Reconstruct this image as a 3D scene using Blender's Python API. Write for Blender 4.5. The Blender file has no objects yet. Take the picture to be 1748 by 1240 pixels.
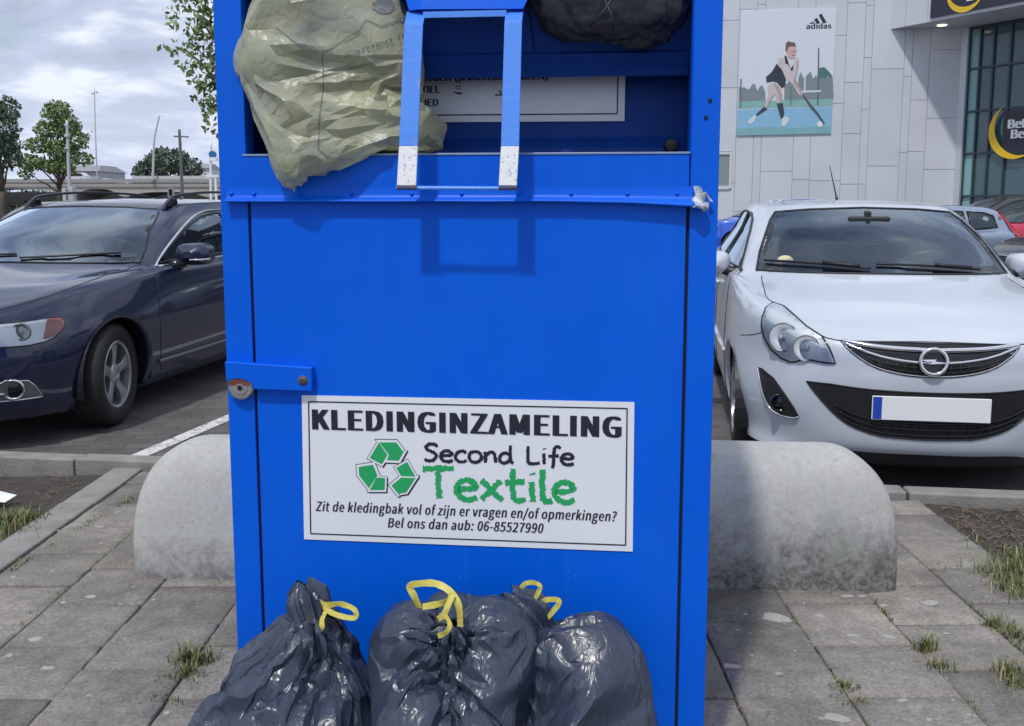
# A blue clothing-collection bin on a Dutch car park, built as real geometry in metres.
import bpy, bmesh, math, random
from mathutils import Vector, Matrix, noise, geometry
from mathutils.bvhtree import BVHTree
PI = math.pi; R = math.radians
SC = bpy.context.scene; COL = SC.collection
random.seed(11)

# ---------- camera model: turns a pixel of the 1748 x 1240 photograph into a point on a given plane ----------
FOC, TH, CXP, CYP, EYE = 1620., R(7.24), 874., 556., 1.30
_c, _s = math.cos(TH), math.sin(TH)
def ray(px, py):
    a, b = (px-CXP)/FOC, (CYP-py)/FOC
    return Vector((a, _c+b*_s, -_s+b*_c))
CAM = Vector((0, 0, EYE))
def on_z(px, py, z=0.):
    d = ray(px, py); return CAM+d*((z-EYE)/d.z)
def on_y(px, py, y):
    d = ray(px, py); return CAM+d*(y/d.y)
def on_plane(px, py, P, n):
    d = ray(px, py); return CAM+d*((Vector(P)-CAM).dot(n)/d.dot(n))

# ---------- object helpers ----------
def tag(o, label=None, cat=None, group=None, kind=None):
    if label: o['label'] = label
    if cat: o['category'] = cat
    if group: o['group'] = group
    if kind: o['kind'] = kind
    return o
def thing(name, label, cat, loc=(0, 0, 0), rz=0., group=None):
    o = bpy.data.objects.new(name, None); COL.objects.link(o)
    o.location = loc; o.rotation_euler = (0, 0, rz); o.empty_display_size = .2
    return tag(o, label, cat, group)
def link(name, me, mats, parent=None, smooth=False):
    o = bpy.data.objects.new(name, me); COL.objects.link(o)
    for m in (mats if isinstance(mats, (list, tuple)) else [mats]): me.materials.append(m)
    if smooth:
        for p in me.polygons: p.use_smooth = True
    if parent: o.parent = parent
    return o
def copy_tree(o, parent=None):
    c = o.copy(); COL.objects.link(c)
    if parent: c.parent = parent
    for ch in o.children: copy_tree(ch, c)
    return c
class MB:
    """collects shapes, then links them as one mesh object"""
    def __init__(s): s.v, s.f, s.mi, s.cur = [], [], [], 0
    def add(s, vs, fs):
        b = len(s.v); s.v += [tuple(v) for v in vs]; s.f += [tuple(i+b for i in f) for f in fs]; s.mi += [s.cur]*len(fs); return s
    def box(s, x0, x1, y0, y1, z0, z1):
        return s.add([(x0, y0, z0), (x1, y0, z0), (x1, y1, z0), (x0, y1, z0), (x0, y0, z1), (x1, y0, z1), (x1, y1, z1), (x0, y1, z1)],
                     [(0, 3, 2, 1), (4, 5, 6, 7), (0, 1, 5, 4), (1, 2, 6, 5), (2, 3, 7, 6), (3, 0, 4, 7)])
    def hexa(s, p):  # 8 corners ordered like box
        return s.add(p, [(0, 3, 2, 1), (4, 5, 6, 7), (0, 1, 5, 4), (1, 2, 6, 5), (2, 3, 7, 6), (3, 0, 4, 7)])
    def tube(s, pts, r, n=8, cap=True):
        pts = [Vector(p) for p in pts]; rs = r if isinstance(r, (list, tuple)) else [r]*len(pts)
        vs, fs = [], []; up = Vector((.13, .07, 1)).normalized()
        t0 = (pts[1]-pts[0]).normalized()
        e = t0.cross(up); e = e.normalized() if e.length > .05 else t0.orthogonal().normalized()
        for i, p in enumerate(pts):
            t = (pts[min(i+1, len(pts)-1)]-pts[max(i-1, 0)]).normalized()
            e = (e-t*e.dot(t)).normalized(); g = t.cross(e)
            for k in range(n):
                a = 2*PI*k/n; vs.append(p+(e*math.cos(a)+g*math.sin(a))*rs[i])
        for i in range(len(pts)-1):
            for k in range(n): fs.append((i*n+k, i*n+(k+1) % n, (i+1)*n+(k+1) % n, (i+1)*n+k))
        if cap: fs.append(tuple(range(n-1, -1, -1))); fs.append(tuple((len(pts)-1)*n+k for k in range(n)))
        return s.add(vs, fs)
    def ribbon(s, pts, w, th, nrm):
        """flat band of width w and thickness th along pts, nrm = direction of its thickness (one vector or one per point)"""
        pts = [Vector(p) for p in pts]; vs, fs = [], []
        for i, p in enumerate(pts):
            t = (pts[min(i+1, len(pts)-1)]-pts[max(i-1, 0)]).normalized()
            nn = Vector(nrm[i] if isinstance(nrm, list) else nrm); nn = (nn-t*nn.dot(t)).normalized(); e = t.cross(nn)
            ww = w[i] if isinstance(w, (list, tuple)) else w
            vs += [p-e*ww/2, p+e*ww/2, p+e*ww/2+nn*th, p-e*ww/2+nn*th]
        n = len(pts)
        for i in range(n-1):
            for k in range(4): fs.append((i*4+k, i*4+(k+1) % 4, i*4+4+(k+1) % 4, i*4+4+k))
        fs += [(3, 2, 1, 0), tuple((n-1)*4+k for k in range(4))]
        return s.add(vs, fs)
    def lathe(s, prof, c=(0, 0, 0), n=32, axis='z'):
        vs, fs = [], []
        for (r, h) in prof:
            for k in range(n):
                a = 2*PI*k/n; x, y = r*math.cos(a), r*math.sin(a)
                v = (x, y, h) if axis == 'z' else ((x, h, y) if axis == 'y' else (h, x, y))
                vs.append((v[0]+c[0], v[1]+c[1], v[2]+c[2]))
        for i in range(len(prof)-1):
            for k in range(n): fs.append((i*n+k, i*n+(k+1) % n, (i+1)*n+(k+1) % n, (i+1)*n+k))
        return s.add(vs, fs)
    def lathe_n(s, prof, c, nrm, n=28):
        """turned round the direction nrm; heights run outwards"""
        q = Vector(nrm).to_track_quat('Z', 'Y'); c = Vector(c); vs, fs = [], []
        for (r, h) in prof:
            for k in range(n): vs.append(c+q @ Vector((r*math.cos(2*PI*k/n), r*math.sin(2*PI*k/n), h)))
        for i in range(len(prof)-1):
            for k in range(n): fs.append((i*n+k, i*n+(k+1) % n, (i+1)*n+(k+1) % n, (i+1)*n+k))
        return s.add(vs, fs)
    def prism(s, poly, f, d):
        """poly = 2-D outline; f(u,w) -> point; extruded by vector d"""
        a = [Vector(f(*p)) for p in poly]; d = Vector(d); n = len(a)
        return s.add(a+[p+d for p in a], [tuple(range(n))[::-1], tuple(range(n, 2*n))]+[(k, (k+1) % n, n+(k+1) % n, n+k) for k in range(n)])
    def grid(s, rows, closed=False):
        n = len(rows[0]); vs = [p for r in rows for p in r]; fs = []
        for i in range(len(rows)-1):
            for k in range(n if closed else n-1): fs.append((i*n+k, i*n+(k+1) % n, (i+1)*n+(k+1) % n, (i+1)*n+k))
        return s.add(vs, fs)
    def build(s, name, mats, parent=None, smooth=False, bevel=0., fix=True, seg=2):
        me = bpy.data.meshes.new(name); me.from_pydata(s.v, [], s.f)
        me.polygons.foreach_set('material_index', s.mi)
        if fix:
            bm = bmesh.new(); bm.from_mesh(me); bmesh.ops.recalc_face_normals(bm, faces=bm.faces); bm.to_mesh(me); bm.free()
        o = link(name, me, mats, parent, smooth)
        if bevel:
            md = o.modifiers.new('bevel', 'BEVEL'); md.width = bevel; md.segments = seg; md.limit_method = 'ANGLE'; md.angle_limit = R(40)
            for p in me.polygons: p.use_smooth = True
            md.harden_normals = True
        return o
import os
FONT = None
try:      # the sans that ships with Blender; its built-in face otherwise
    FONT = bpy.data.fonts.load(os.path.join(bpy.utils.resource_path('LOCAL'), 'datafiles', 'fonts', 'Noto Sans CJK Regular.woff2'))
except Exception: FONT = None
def text_flat(body, size, bold=0., shear=0., align='LEFT', spacing=1., xscale=1.):
    cu = bpy.data.curves.new('t', 'FONT'); cu.body = body
    if FONT: cu.font = FONT
    cu.size = size; cu.offset = bold; cu.shear = shear; cu.align_x = align; cu.space_character = spacing
    cu.resolution_u = 3; cu.fill_mode = 'FRONT'
    o = bpy.data.objects.new('t', cu); COL.objects.link(o)
    me = bpy.data.meshes.new_from_object(o.evaluated_get(bpy.context.evaluated_depsgraph_get()))
    bpy.data.objects.remove(o); bpy.data.curves.remove(cu)
    vs = [(v.co.x*xscale, v.co.y) for v in me.vertices]; fs = [tuple(p.vertices) for p in me.polygons]
    bpy.data.meshes.remove(me)
    return vs, fs

def text_mesh(body, size, bold=0., shear=0., align='LEFT', spacing=1., xscale=1.):
    """lettering as flat faces (x, y, lift); a bold face is the same outline laid five times, a hair apart"""
    vs, fs = text_flat(body, size, 0., shear, align, spacing, xscale)
    if not bold: return [(x, y) for x, y in vs], fs
    n = len(vs); out, of = [], []
    for k, d in enumerate((-1, -.5, 0, .5, 1)):
        out += [(x+d*bold, y) for x, y in vs]; of += [tuple(i+n*k for i in f) for f in fs]
    return out, of

def smoothpath(pts, n=8, closed=False):
    pts = [Vector(p) for p in pts]; out = []; m = len(pts)
    for i in range(m if closed else m-1):
        g = (lambda k: pts[k % m]) if closed else (lambda k: pts[min(max(k, 0), m-1)])
        p0, p1, p2, p3 = g(i-1), g(i), g(i+1), g(i+2)
        for k in range(n):
            t = k/n
            out.append(.5*((2*p1)+(p2-p0)*t+(2*p0-5*p1+4*p2-p3)*t*t+(3*p1-p0-3*p2+p3)*t**3))
    if not closed: out.append(pts[-1])
    return out

# ---------- materials ----------
class NT:
    def __init__(s, name):
        s.m = bpy.data.materials.new(name); s.m.use_nodes = True; s.t = s.m.node_tree; s.b = s.t.nodes['Principled BSDF']; s._tc = None
    def n(s, typ, **kw):
        q = s.t.nodes.new(typ)
        for k, v in kw.items():
            if k in q.inputs.keys(): q.inputs[k].default_value = v
            else: setattr(q, k, v)
        return q
    def l(s, a, b): s.t.links.new(a, b)
    def tc(s, obj=True):
        if not s._tc: s._tc = s.n('ShaderNodeTexCoord')
        return s._tc.outputs['Object']
    def noise(s, scale, detail=4, rough=.55, vec=None, dist=0.):
        q = s.n('ShaderNodeTexNoise', Scale=scale, Detail=detail, Roughness=rough, Distortion=dist); s.l(vec or s.tc(), q.inputs['Vector']); return q.outputs['Fac']
    def voro(s, scale, feature='F1', vec=None, out='Distance', rnd=1.):
        q = s.n('ShaderNodeTexVoronoi', Scale=scale, feature=feature, Randomness=rnd); s.l(vec or s.tc(), q.inputs['Vector']); return q.outputs[out]
    def ramp(s, fac, stops):
        q = s.n('ShaderNodeValToRGB'); e = q.color_ramp.elements
        while len(e) < len(stops): e.new(.5)
        for i, (p, c) in enumerate(stops):
            e[i].position = p; e[i].color = c if isinstance(c, tuple) and len(c) == 4 else ((*c, 1) if isinstance(c, tuple) else (c, c, c, 1))
        s.l(fac, q.inputs[0]); return q.outputs[0]
    def mix(s, fac, a, b, mode='MIX'):
        q = s.n('ShaderNodeMix', data_type='RGBA', blend_type=mode)
        for sock, v in ((q.inputs[0], fac), (q.inputs[6], a), (q.inputs[7], b)):
            if hasattr(v, 'links'): s.l(v, sock)
            else: sock.default_value = v if not isinstance(v, tuple) else ((*v, 1) if len(v) == 3 else v)
        return q.outputs[2]
    def math(s, op, a, b=0.):
        q = s.n('ShaderNodeMath', operation=op)
        for sock, v in ((q.inputs[0], a), (q.inputs[1], b)):
            if hasattr(v, 'links'): s.l(v, sock)
            else: sock.default_value = v
        return q.outputs[0]
    def mapping(s, scale=(1, 1, 1), rot=(0, 0, 0), loc=(0, 0, 0)):
        q = s.n('ShaderNodeMapping'); q.inputs['Scale'].default_value = scale; q.inputs['Rotation'].default_value = rot; q.inputs['Location'].default_value = loc
        s.l(s.tc(), q.inputs['Vector']); return q.outputs[0]
    def bump(s, h, strength=.3, dist=.01, base=None):
        q = s.n('ShaderNodeBump', Strength=strength, Distance=dist); s.l(h, q.inputs['Height'])
        if base: s.l(base, q.inputs['Normal'])
        s.l(q.outputs[0], s.b.inputs['Normal']); return q.outputs[0]
    def set(s, **kw):
        for k, v in kw.items():
            k = k.replace('_', ' ')
            if hasattr(v, 'links'): s.l(v, s.b.inputs[k])
            else: s.b.inputs[k].default_value = (*v, 1) if isinstance(v, tuple) and len(v) == 3 else v
        return s
def mat(name, col, rough=.5, metal=0., var=.0, scale=8., bump=0., bscale=60., **kw):
    m = NT(name); m.set(Roughness=rough, Metallic=metal, **kw)
    if var:
        f = m.noise(scale, 5)
        m.set(Base_Color=m.mix(f, tuple(c*(1-var) for c in col), tuple(min(1, c*(1+var)) for c in col)))
    else: m.set(Base_Color=col)
    if bump: m.bump(m.noise(bscale, 5, .6), bump, .01)
    return m.m
# ---------- camera, sky, sun ----------
cd = bpy.data.cameras.new('camera'); cam = bpy.data.objects.new('camera', cd); COL.objects.link(cam)
cam.location = CAM; cam.rotation_euler = (PI/2-TH, 0, 0); cd.sensor_width = 36; cd.lens = 36*FOC/1748; cd.shift_y = -(620-CYP)/1748
cd.clip_start = .05; cd.clip_end = 3000; SC.camera = cam
SC.view_settings.view_transform = 'Standard'; SC.view_settings.look = 'None'; SC.view_settings.exposure = 0.0
SUN_AZ, SUN_EL = R(22), R(59)     # from behind the camera, to its left
to_sun = Vector((-math.sin(SUN_AZ)*math.cos(SUN_EL), -math.cos(SUN_AZ)*math.cos(SUN_EL), math.sin(SUN_EL)))
sl = bpy.data.lights.new('sun', 'SUN'); sl.energy = 2.35; sl.angle = R(2.4); sl.color = (1, .965, .92)
so = bpy.data.objects.new('sun', sl); COL.objects.link(so); so.rotation_euler = to_sun.to_track_quat('Z', 'Y').to_euler(); so.location = (0, 0, 30)
W = bpy.data.worlds.new('World'); SC.world = W; W.use_nodes = True
wt = W.node_tree; bg = wt.nodes['Background']
def wn(t, **kw):
    q = wt.nodes.new(t)
    for k, v in kw.items():
        if k in q.inputs.keys(): q.inputs[k].default_value = v
        else: setattr(q, k, v)
    return q
sky = wn('ShaderNodeTexSky', sky_type='NISHITA', sun_disc=False, sun_elevation=SUN_EL, sun_rotation=math.atan2(to_sun.x, to_sun.y), air_density=1.3, dust_density=1.2)
tcw = wn('ShaderNodeTexCoord'); sep = wn('ShaderNodeSeparateXYZ'); wt.links.new(tcw.outputs['Generated'], sep.inputs[0])
def wm(op, a, b):
    q = wn('ShaderNodeMath', operation=op)
    for sck, v in ((q.inputs[0], a), (q.inputs[1], b)):
        if hasattr(v, 'links'): wt.links.new(v, sck)
        else: sck.default_value = v
    return q.outputs[0]
zc = wm('ADD', wm('MAXIMUM', sep.outputs[2], 0.0), .20)        # a flat cloud deck seen in perspective
cmb = wn('ShaderNodeCombineXYZ'); wt.links.new(wm('DIVIDE', sep.outputs[0], zc), cmb.inputs[0]); wt.links.new(wm('DIVIDE', sep.outputs[1], zc), cmb.inputs[1])
mp = wn('ShaderNodeMapping'); mp.inputs['Location'].default_value = (3.5, 1.2, 0); wt.links.new(cmb.outputs[0], mp.inputs['Vector'])
def wnoise(scale, detail, rough=.55, dist=0.):
    q = wn('ShaderNodeTexNoise', Scale=scale, Detail=detail, Roughness=rough, Distortion=dist); wt.links.new(mp.outputs[0], q.inputs['Vector']); return q.outputs['Fac']
def wramp(f, st):
    q = wn('ShaderNodeValToRGB'); e = q.color_ramp.elements
    while len(e) < len(st): e.new(.5)
    for i, (p, c) in enumerate(st): e[i].position = p; e[i].color = (*c, 1) if isinstance(c, tuple) else (c, c, c, 1)
    wt.links.new(f, q.inputs[0]); return q.outputs[0]
n1 = wnoise(1.5, 9, .55, .25); n2 = wnoise(3.0, 9, .58, .35)
cover = wramp(n1, [(.30, 0.), (.47, 1.)])
shade = wramp(wm('ADD', wm('MULTIPLY', n1, .45), wm('MULTIPLY', n2, .55)), [(.38, (4.3, 4.85, 6.3)), (.50, (5.4, 6.1, 7.8)), (.59, (8.8, 9.3, 10.3))])
mx = wn('ShaderNodeMix', data_type='RGBA'); wt.links.new(cover, mx.inputs[0]); wt.links.new(shade, mx.inputs[7])
skm = wn('ShaderNodeMix', data_type='RGBA', blend_type='MULTIPLY'); skm.inputs[0].default_value = 1.; skm.inputs[7].default_value = (1.1, 1.1, 1.15, 1)
wt.links.new(sky.outputs[0], skm.inputs[6]); wt.links.new(skm.outputs[2], mx.inputs[6])
hz = wn('ShaderNodeMix', data_type='RGBA'); wt.links.new(wramp(sep.outputs[2], [(.0, .75), (.16, 0.)]), hz.inputs[0]); wt.links.new(mx.outputs[2], hz.inputs[6]); hz.inputs[7].default_value = (6.0, 6.7, 8.4, 1)
wt.links.new(hz.outputs[2], bg.inputs[0]); bg.inputs[1].default_value = .108
# ---------- ground, pavement, kerb, soil ----------
def ground_h(x, y): return 0.
KA, KB = Vector((-2.2, 4.64)), Vector((2.1, 4.04))           # near edge of the kerb
kd = (KB-KA).normalized(); kn = Vector((-kd.y, kd.x))
def kerb_y(x): return KA.y+(x-KA.x)*kd.y/kd.x
a = NT('brick_paving')
v = a.mapping(rot=(0, 0, R(-8)))
br = a.n('ShaderNodeTexBrick', Scale=1., **{'Mortar Size': .004, 'Brick Width': .21, 'Row Height': .105, 'Mortar Smooth': .4, 'Bias': .0})
a.l(v, br.inputs['Vector'])
br.inputs['Color1'].default_value = (.085, .080, .078, 1); br.inputs['Color2'].default_value = (.125, .115, .11, 1); br.inputs['Mortar'].default_value = (.06, .056, .05, 1)
f = a.noise(3., 6); f2 = a.noise(140, 3)
c = a.mix(1., br.outputs[0], a.ramp(f, [(.3, .75), (.7, 1.2)]), 'MULTIPLY')
c = a.mix(1., c, a.ramp(f2, [(.3, .75), (.7, 1.25)]), 'MULTIPLY')
a.set(Base_Color=c, Roughness=.85); a.bump(a.math('ADD', a.math('MULTIPLY', br.outputs['Fac'], -.6), a.math('MULTIPLY', f2, .5)), .5, .006)
M_asph = a.m
g = MB(); gs = []
xs = [-1500, -400, -120, -40, -12, -5, 0, 5, 12, 40, 120, 400, 1500]
ys = [-60, -12, -3, 0, 3, 6, 12, 24, 60, 200, 700, 2500]
g.grid([[(x, y, -.085) for x in xs] for y in ys])
tag(g.build('ground', M_asph), kind='structure')
# concrete paving slabs, 30 cm, columns laid half-bond; each slab a little out of level
t = NT('paving_slab')
geo = t.n('ShaderNodeNewGeometry')
isl = geo.outputs['Random Per Island']
f1 = t.noise(2.2, 6); f2 = t.noise(90, 4, .7); f3 = t.noise(14, 6, .65)
base = t.ramp(isl, [(0, (.165, .157, .148)), (.5, (.222, .212, .20)), (1, (.285, .27, .252))])
base = t.mix(1., base, t.ramp(f1, [(.3, .72), (.7, 1.18)]), 'MULTIPLY')
base = t.mix(1., base, t.ramp(f3, [(.32, .78), (.68, 1.15)]), 'MULTIPLY')
base = t.mix(1., base, t.ramp(f2, [(.3, .62), (.7, 1.3)]), 'MULTIPLY')
agg = t.voro(260)
base = t.mix(t.ramp(agg, [(.12, .35), (.3, 0.)]), base, (.36, .34, .31))
# pale lichen spots, gum and droppings
lv = t.voro(9.); ln = t.noise(35, 4)
spot = t.ramp(t.math('ADD', lv, t.math('MULTIPLY', ln, .16)), [(.125, 1.), (.16, 0.)])
lv2 = t.voro(31.); spot2 = t.ramp(t.math('ADD', lv2, t.math('MULTIPLY', ln, .2)), [(.145, .8), (.19, 0.)])
base = t.mix(t.math('MULTIPLY', spot, .75), base, (.46, .45, .41)); base = t.mix(t.math('MULTIPLY', spot2, .6), base, (.42, .41, .37))
crk = t.noise(5., 7, .6, dist=1.2)
base = t.mix(t.ramp(crk, [(.493, 0.), (.5, .35), (.507, 0.)]), base, (.09, .085, .08))
stn = t.noise(1.1, 7, .65)
base = t.mix(1., base, t.ramp(stn, [(.34, (.66, .63, .57)), (.5, (.95, .92, .86)), (.68, (1.09, 1.05, .98))]), 'MULTIPLY')
t.set(Base_Color=base, Roughness=.9); t.bump(t.math('ADD', t.math('MULTIPLY', f2, .7), t.math('MULTIPLY', f3, .5)), .45, .006)
M_slab = t.m
rg = random.Random(4)
SL = .302; X0 = .595
p = MB()
for i in range(-8, 4):
    x0 = X0+i*SL; x1 = x0+SL
    off = (2.53 if i % 2 == 0 else 2.68)
    for j in range(-16, 9):
        y0 = off+j*SL; y1 = y0+SL
        if y0 > kerb_y(x0)-.04: continue
        y1 = min(y1, kerb_y(x1)-.01)
        if y1-y0 < .05: continue
        gp = rg.uniform(.0006, .0028)
        zz = [rg.uniform(-.0038, .0038) for _ in range(4)]; zb = rg.uniform(-.003, .003)
        nseg = 6
        b = .005
        def zq(u, w): return zb+zz[0]*(1-u)*(1-w)+zz[1]*u*(1-w)+zz[2]*u*w+zz[3]*(1-u)*w
        top = []
        for jj in range(nseg+1):
            row = []
            for ii in range(nseg+1):
                u, w = ii/nseg, jj/nseg
                xx = x0+gp+b+(x1-x0-2*gp-2*b)*u; yy = y0+gp+b+(y1-y0-2*gp-2*b)*w
                e = .0035 if (ii in (0, nseg) or jj in (0, nseg)) else 0
                ch = noise.noise(Vector((xx*23, yy*23, 1.)))*.004 if e else 0
                row.append((xx+ch, yy+ch*.8, zq(u, w)-(max(0, ch)*.5)))
            top.append(row)
        # skirt
        bnd = [top[0][k] for k in range(nseg+1)]+[top[k][nseg] for k in range(1, nseg+1)]+[top[nseg][k] for k in range(nseg-1, -1, -1)]+[top[k][0] for k in range(nseg-1, 0, -1)]
        cx, cy = (x0+x1)/2, (y0+y1)/2
        def outw(q, d, dz): return (q[0]+(d if q[0] > cx+.1 else -d if q[0] < cx-.1 else 0), q[1]+(d if q[1] > cy+(y1-y0)*.34 else -d if q[1] < cy-(y1-y0)*.34 else 0), q[2]-dz)
        vs = [q for r_ in top for q in r_]; n0 = len(vs); nb = len(bnd)
        fs = [(r_*(nseg+1)+k, r_*(nseg+1)+k+1, (r_+1)*(nseg+1)+k+1, (r_+1)*(nseg+1)+k) for r_ in range(nseg) for k in range(nseg)]
        idx = [k for k in range(nseg+1)]+[k*(nseg+1)+nseg for k in range(1, nseg+1)]+[nseg*(nseg+1)+k for k in range(nseg-1, -1, -1)]+[k*(nseg+1) for k in range(nseg-1, 0, -1)]
        vs += [outw(q, b*.8, .004) for q in bnd]; vs += [outw(q, b, .045) for q in bnd]
        for k in range(nb):
            k2 = (k+1) % nb
            fs.append((idx[k], n0+k, n0+k2, idx[k2])); fs.append((n0+k, n0+nb+k, n0+nb+k2, n0+k2))
        p.add(vs, fs)
po = p.build('pavement', M_slab, smooth=True, fix=False); tag(po, kind='structure')
po.data.polygons.foreach_set('use_smooth', [True]*len(po.data.polygons))
# edging band on the left of the slabs
e = MB()
for j in range(-4, 5):
    y0 = 1.05+j*1.0-1.0; y1 = min(y0+.99, 4.6)
    if y1-y0 < .1: continue
    e.box(-1.985, -1.835, y0, y1, -.1, .003+rg.uniform(-.004, .004))
M_conc = mat('edging_concrete', (.24, .23, .215), .9, var=.45, scale=9, bump=.5, bscale=90)
tag(e.build('edging', M_conc, bevel=.008), kind='structure')
# bedding sand and soil in the joints and planting strips
s = NT('soil')
f = s.noise(9, 8, .7); f2 = s.noise(60, 5, .7)
s.set(Base_Color=s.mix(f2, s.ramp(f, [(.3, (.07, .06, .05)), (.55, (.125, .108, .09)), (.75, (.19, .165, .14))]), (.05, .042, .035)), Roughness=1.)
s.bump(s.math('ADD', f2, f), .9, .03); M_soil = s.m
q = MB(); rows = []
for j in range(0, 62):
    y = -2.2+j*.11; row = []
    for i in range(0, 130):
        x = -6.5+i*.1
        yy = min(y, kerb_y(x)-.02)
        bed = 1. if (x < -2.0 or x > 1.83) else 0.
        ed = min(1, max(0, (abs(x+.08)-1.9)*4))
        z = -.0085+bed*(.012*noise.noise(Vector((x*3, yy*3, 0)))+.012*noise.noise(Vector((x*11, yy*11, 3)))-.012*ed)
        row.append((x, yy, z))
    rows.append(row)
q.grid(rows); tag(q.build('soil', M_soil, smooth=True), kind='structure')
# kerb between the strip and the parking bays
k = MB()
def kp(s_, w, z): pp = KA+kd*s_+kn*w; return (pp.x, pp.y, z)
s_ = -9.
while s_ < 16:
    L_ = 1.0; dz = rg.uniform(-.006, .006); dw = rg.uniform(-.006, .006)
    k.hexa([kp(s_+.004, dw, -.2), kp(s_+L_-.004, dw, -.2), kp(s_+L_-.004, .14+dw, -.2), kp(s_+.004, .14+dw, -.2), kp(s_+.004, dw, .035+dz), kp(s_+L_-.004, dw, .035+dz), kp(s_+L_-.004, .125+dw, .03+dz), kp(s_+.004, .125+dw, .03+dz)])
    s_ += L_
tag(k.build('kerb', M_conc, bevel=.012), kind='structure')
# painted bay lines
pd = Vector((math.sin(R(12.6)), math.cos(R(12.6))))
wp = NT('road_paint'); f = wp.noise(30, 6, .7); wp.set(Base_Color=wp.mix(wp.ramp(f, [(.36, 0.), (.5, 1.)]), (.16, .15, .145), (.62, .62, .60)), Roughness=.8); M_paint = wp.m
ln = MB()
for st in (Vector((-2.12, 4.92)), Vector((-2.12, 4.92))+Vector((2.5, -.35)), Vector((-2.12, 4.92))+Vector((5.2, -.73)), Vector((-2.12, 4.92))+Vector((-2.6, .36))):
    w = Vector((pd.y, -pd.x))*.05; L_ = 5.
    ln.add([(*(st-w), -.081), (*(st+w), -.081), (*(st+pd*L_+w), -.081), (*(st+pd*L_-w), -.081)], [(0, 1, 2, 3)])
tag(ln.build('bay_markings', M_paint), kind='structure')
# ---------- concrete barrier blocks ----------
def weathered(name, st, moss):
    c = NT(name)
    f1 = c.noise(3.5, 7, .6); f2 = c.noise(45, 5, .7); f3 = c.noise(11, 7, .65, dist=.4)
    sx = c.n('ShaderNodeSeparateXYZ'); c.l(c.tc(), sx.inputs[0])
    col = c.ramp(f1, [(.3, (.39, .385, .365)), (.55, (.46, .46, .44)), (.75, (.54, .54, .52))])
    col = c.mix(1., col, c.ramp(f2, [(.3, .88), (.7, 1.08)]), 'MULTIPLY')
    # damp dirt that climbs the foot of the block
    hgt = c.math('ADD', sx.outputs[2], c.math('MULTIPLY', c.math('SUBTRACT', f3, .5), .34))
    dirt = c.ramp(hgt, st)
    col = c.mix(dirt, col, c.mix(c.ramp(f2, [(.42, 0.), (.6, 1.)]), (.075, .073, .070), (.22, .21, .195)))
    mossf = c.noise(7, 6, .7)
    col = c.mix(c.math('MULTIPLY', c.ramp(mossf, [(.50, 0.), (.66, moss)]), 1.), col, (.30, .33, .27))
    pv = c.voro(70.); pit = c.ramp(pv, [(.08, 1.), (.17, 0.)]); pn = c.ramp(c.noise(6, 3), [(.46, 0.), (.56, 1.)])
    col = c.mix(c.math('MULTIPLY', c.math('MULTIPLY', pit, pn), .7), col, (.10, .095, .09))
    c.set(Base_Color=col, Roughness=.88); c.bump(c.math('ADD', c.math('MULTIPLY', f2, .5), c.math('MULTIPLY', pit, -.6)), .4, .006)
    return c.m
M_block_clean = weathered('pale_concrete', [(.02, .7), (.07, .35), (.16, .0)], .3)
M_block_dirty = weathered('dirty_concrete', [(.05, .95), (.15, .6), (.28, .0)], .75)

def block(label, x0, x1, yc0, yc1, hgt, dep, round_left, seed):
    """half-round topped block, rounded off at its free end"""
    L_ = x1-x0; yaw = math.atan2(yc1-yc0, x1-x0)
    b = MB(); n = 44; m = 26; rows = []
    er = hgt*.46
    for i in range(n+1):
        # denser at the rounded end
        u = i/n
        d = (u if round_left else 1-u)
        dd = er*(1-math.cos(min(1, d/.4)*PI/2)) if d < .4 else er+(L_-er-.02)*(d-.4)/.6
        xx = dd if round_left else L_-dd
        k = 1. if dd >= er else math.sqrt(max(0, 1-((er-dd)/er)**2))
        row = []
        for j in range(m+1):
            a = PI*j/m
            # cross-section: straight sides, round top
            cx, cz = math.cos(a), max(0., math.sin(a))
            px_ = math.copysign(abs(cx)**.62, cx)*dep/2
            pz = hgt*(cz**.62)
            kz = (.55+.45*k) if dd < er else 1.
            sq = (.80+.20*k) if dd < er else 1.
            top = (hgt-er*1.0)+er*k if dd < er else hgt
            pz = pz/hgt*top
            q = 1+.006*noise.noise(Vector((xx*5+seed, px_*5, pz*5)))
            row.append((xx, -px_*sq*q, pz*q))
        rows.append(row)
    b.grid(rows)
    b.add(rows[0], [tuple(range(m+1))]); b.add(rows[-1], [tuple(range(m+1))[::-1]])
    o = b.build('concrete_block', M_block_clean if round_left else M_block_dirty, smooth=True)
    o.location = (x0, yc0, -.005); o.rotation_euler = (0, 0, yaw)
    md = o.modifiers.new('e', 'EDGE_SPLIT'); md.split_angle = R(60)
    return tag(o, label, 'concrete block', 'half-round concrete blocks beside the bin')
block('pale half-round concrete block left of the blue bin, clean and evenly sunlit', -1.335, -.16, 3.42, 3.36, .455, .44, True, 1)
block('mottled concrete block right of the blue bin, dirty at its foot, bin shadow across it', .16, 1.325, 3.345, 3.285, .455, .44, False, 9)
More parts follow.
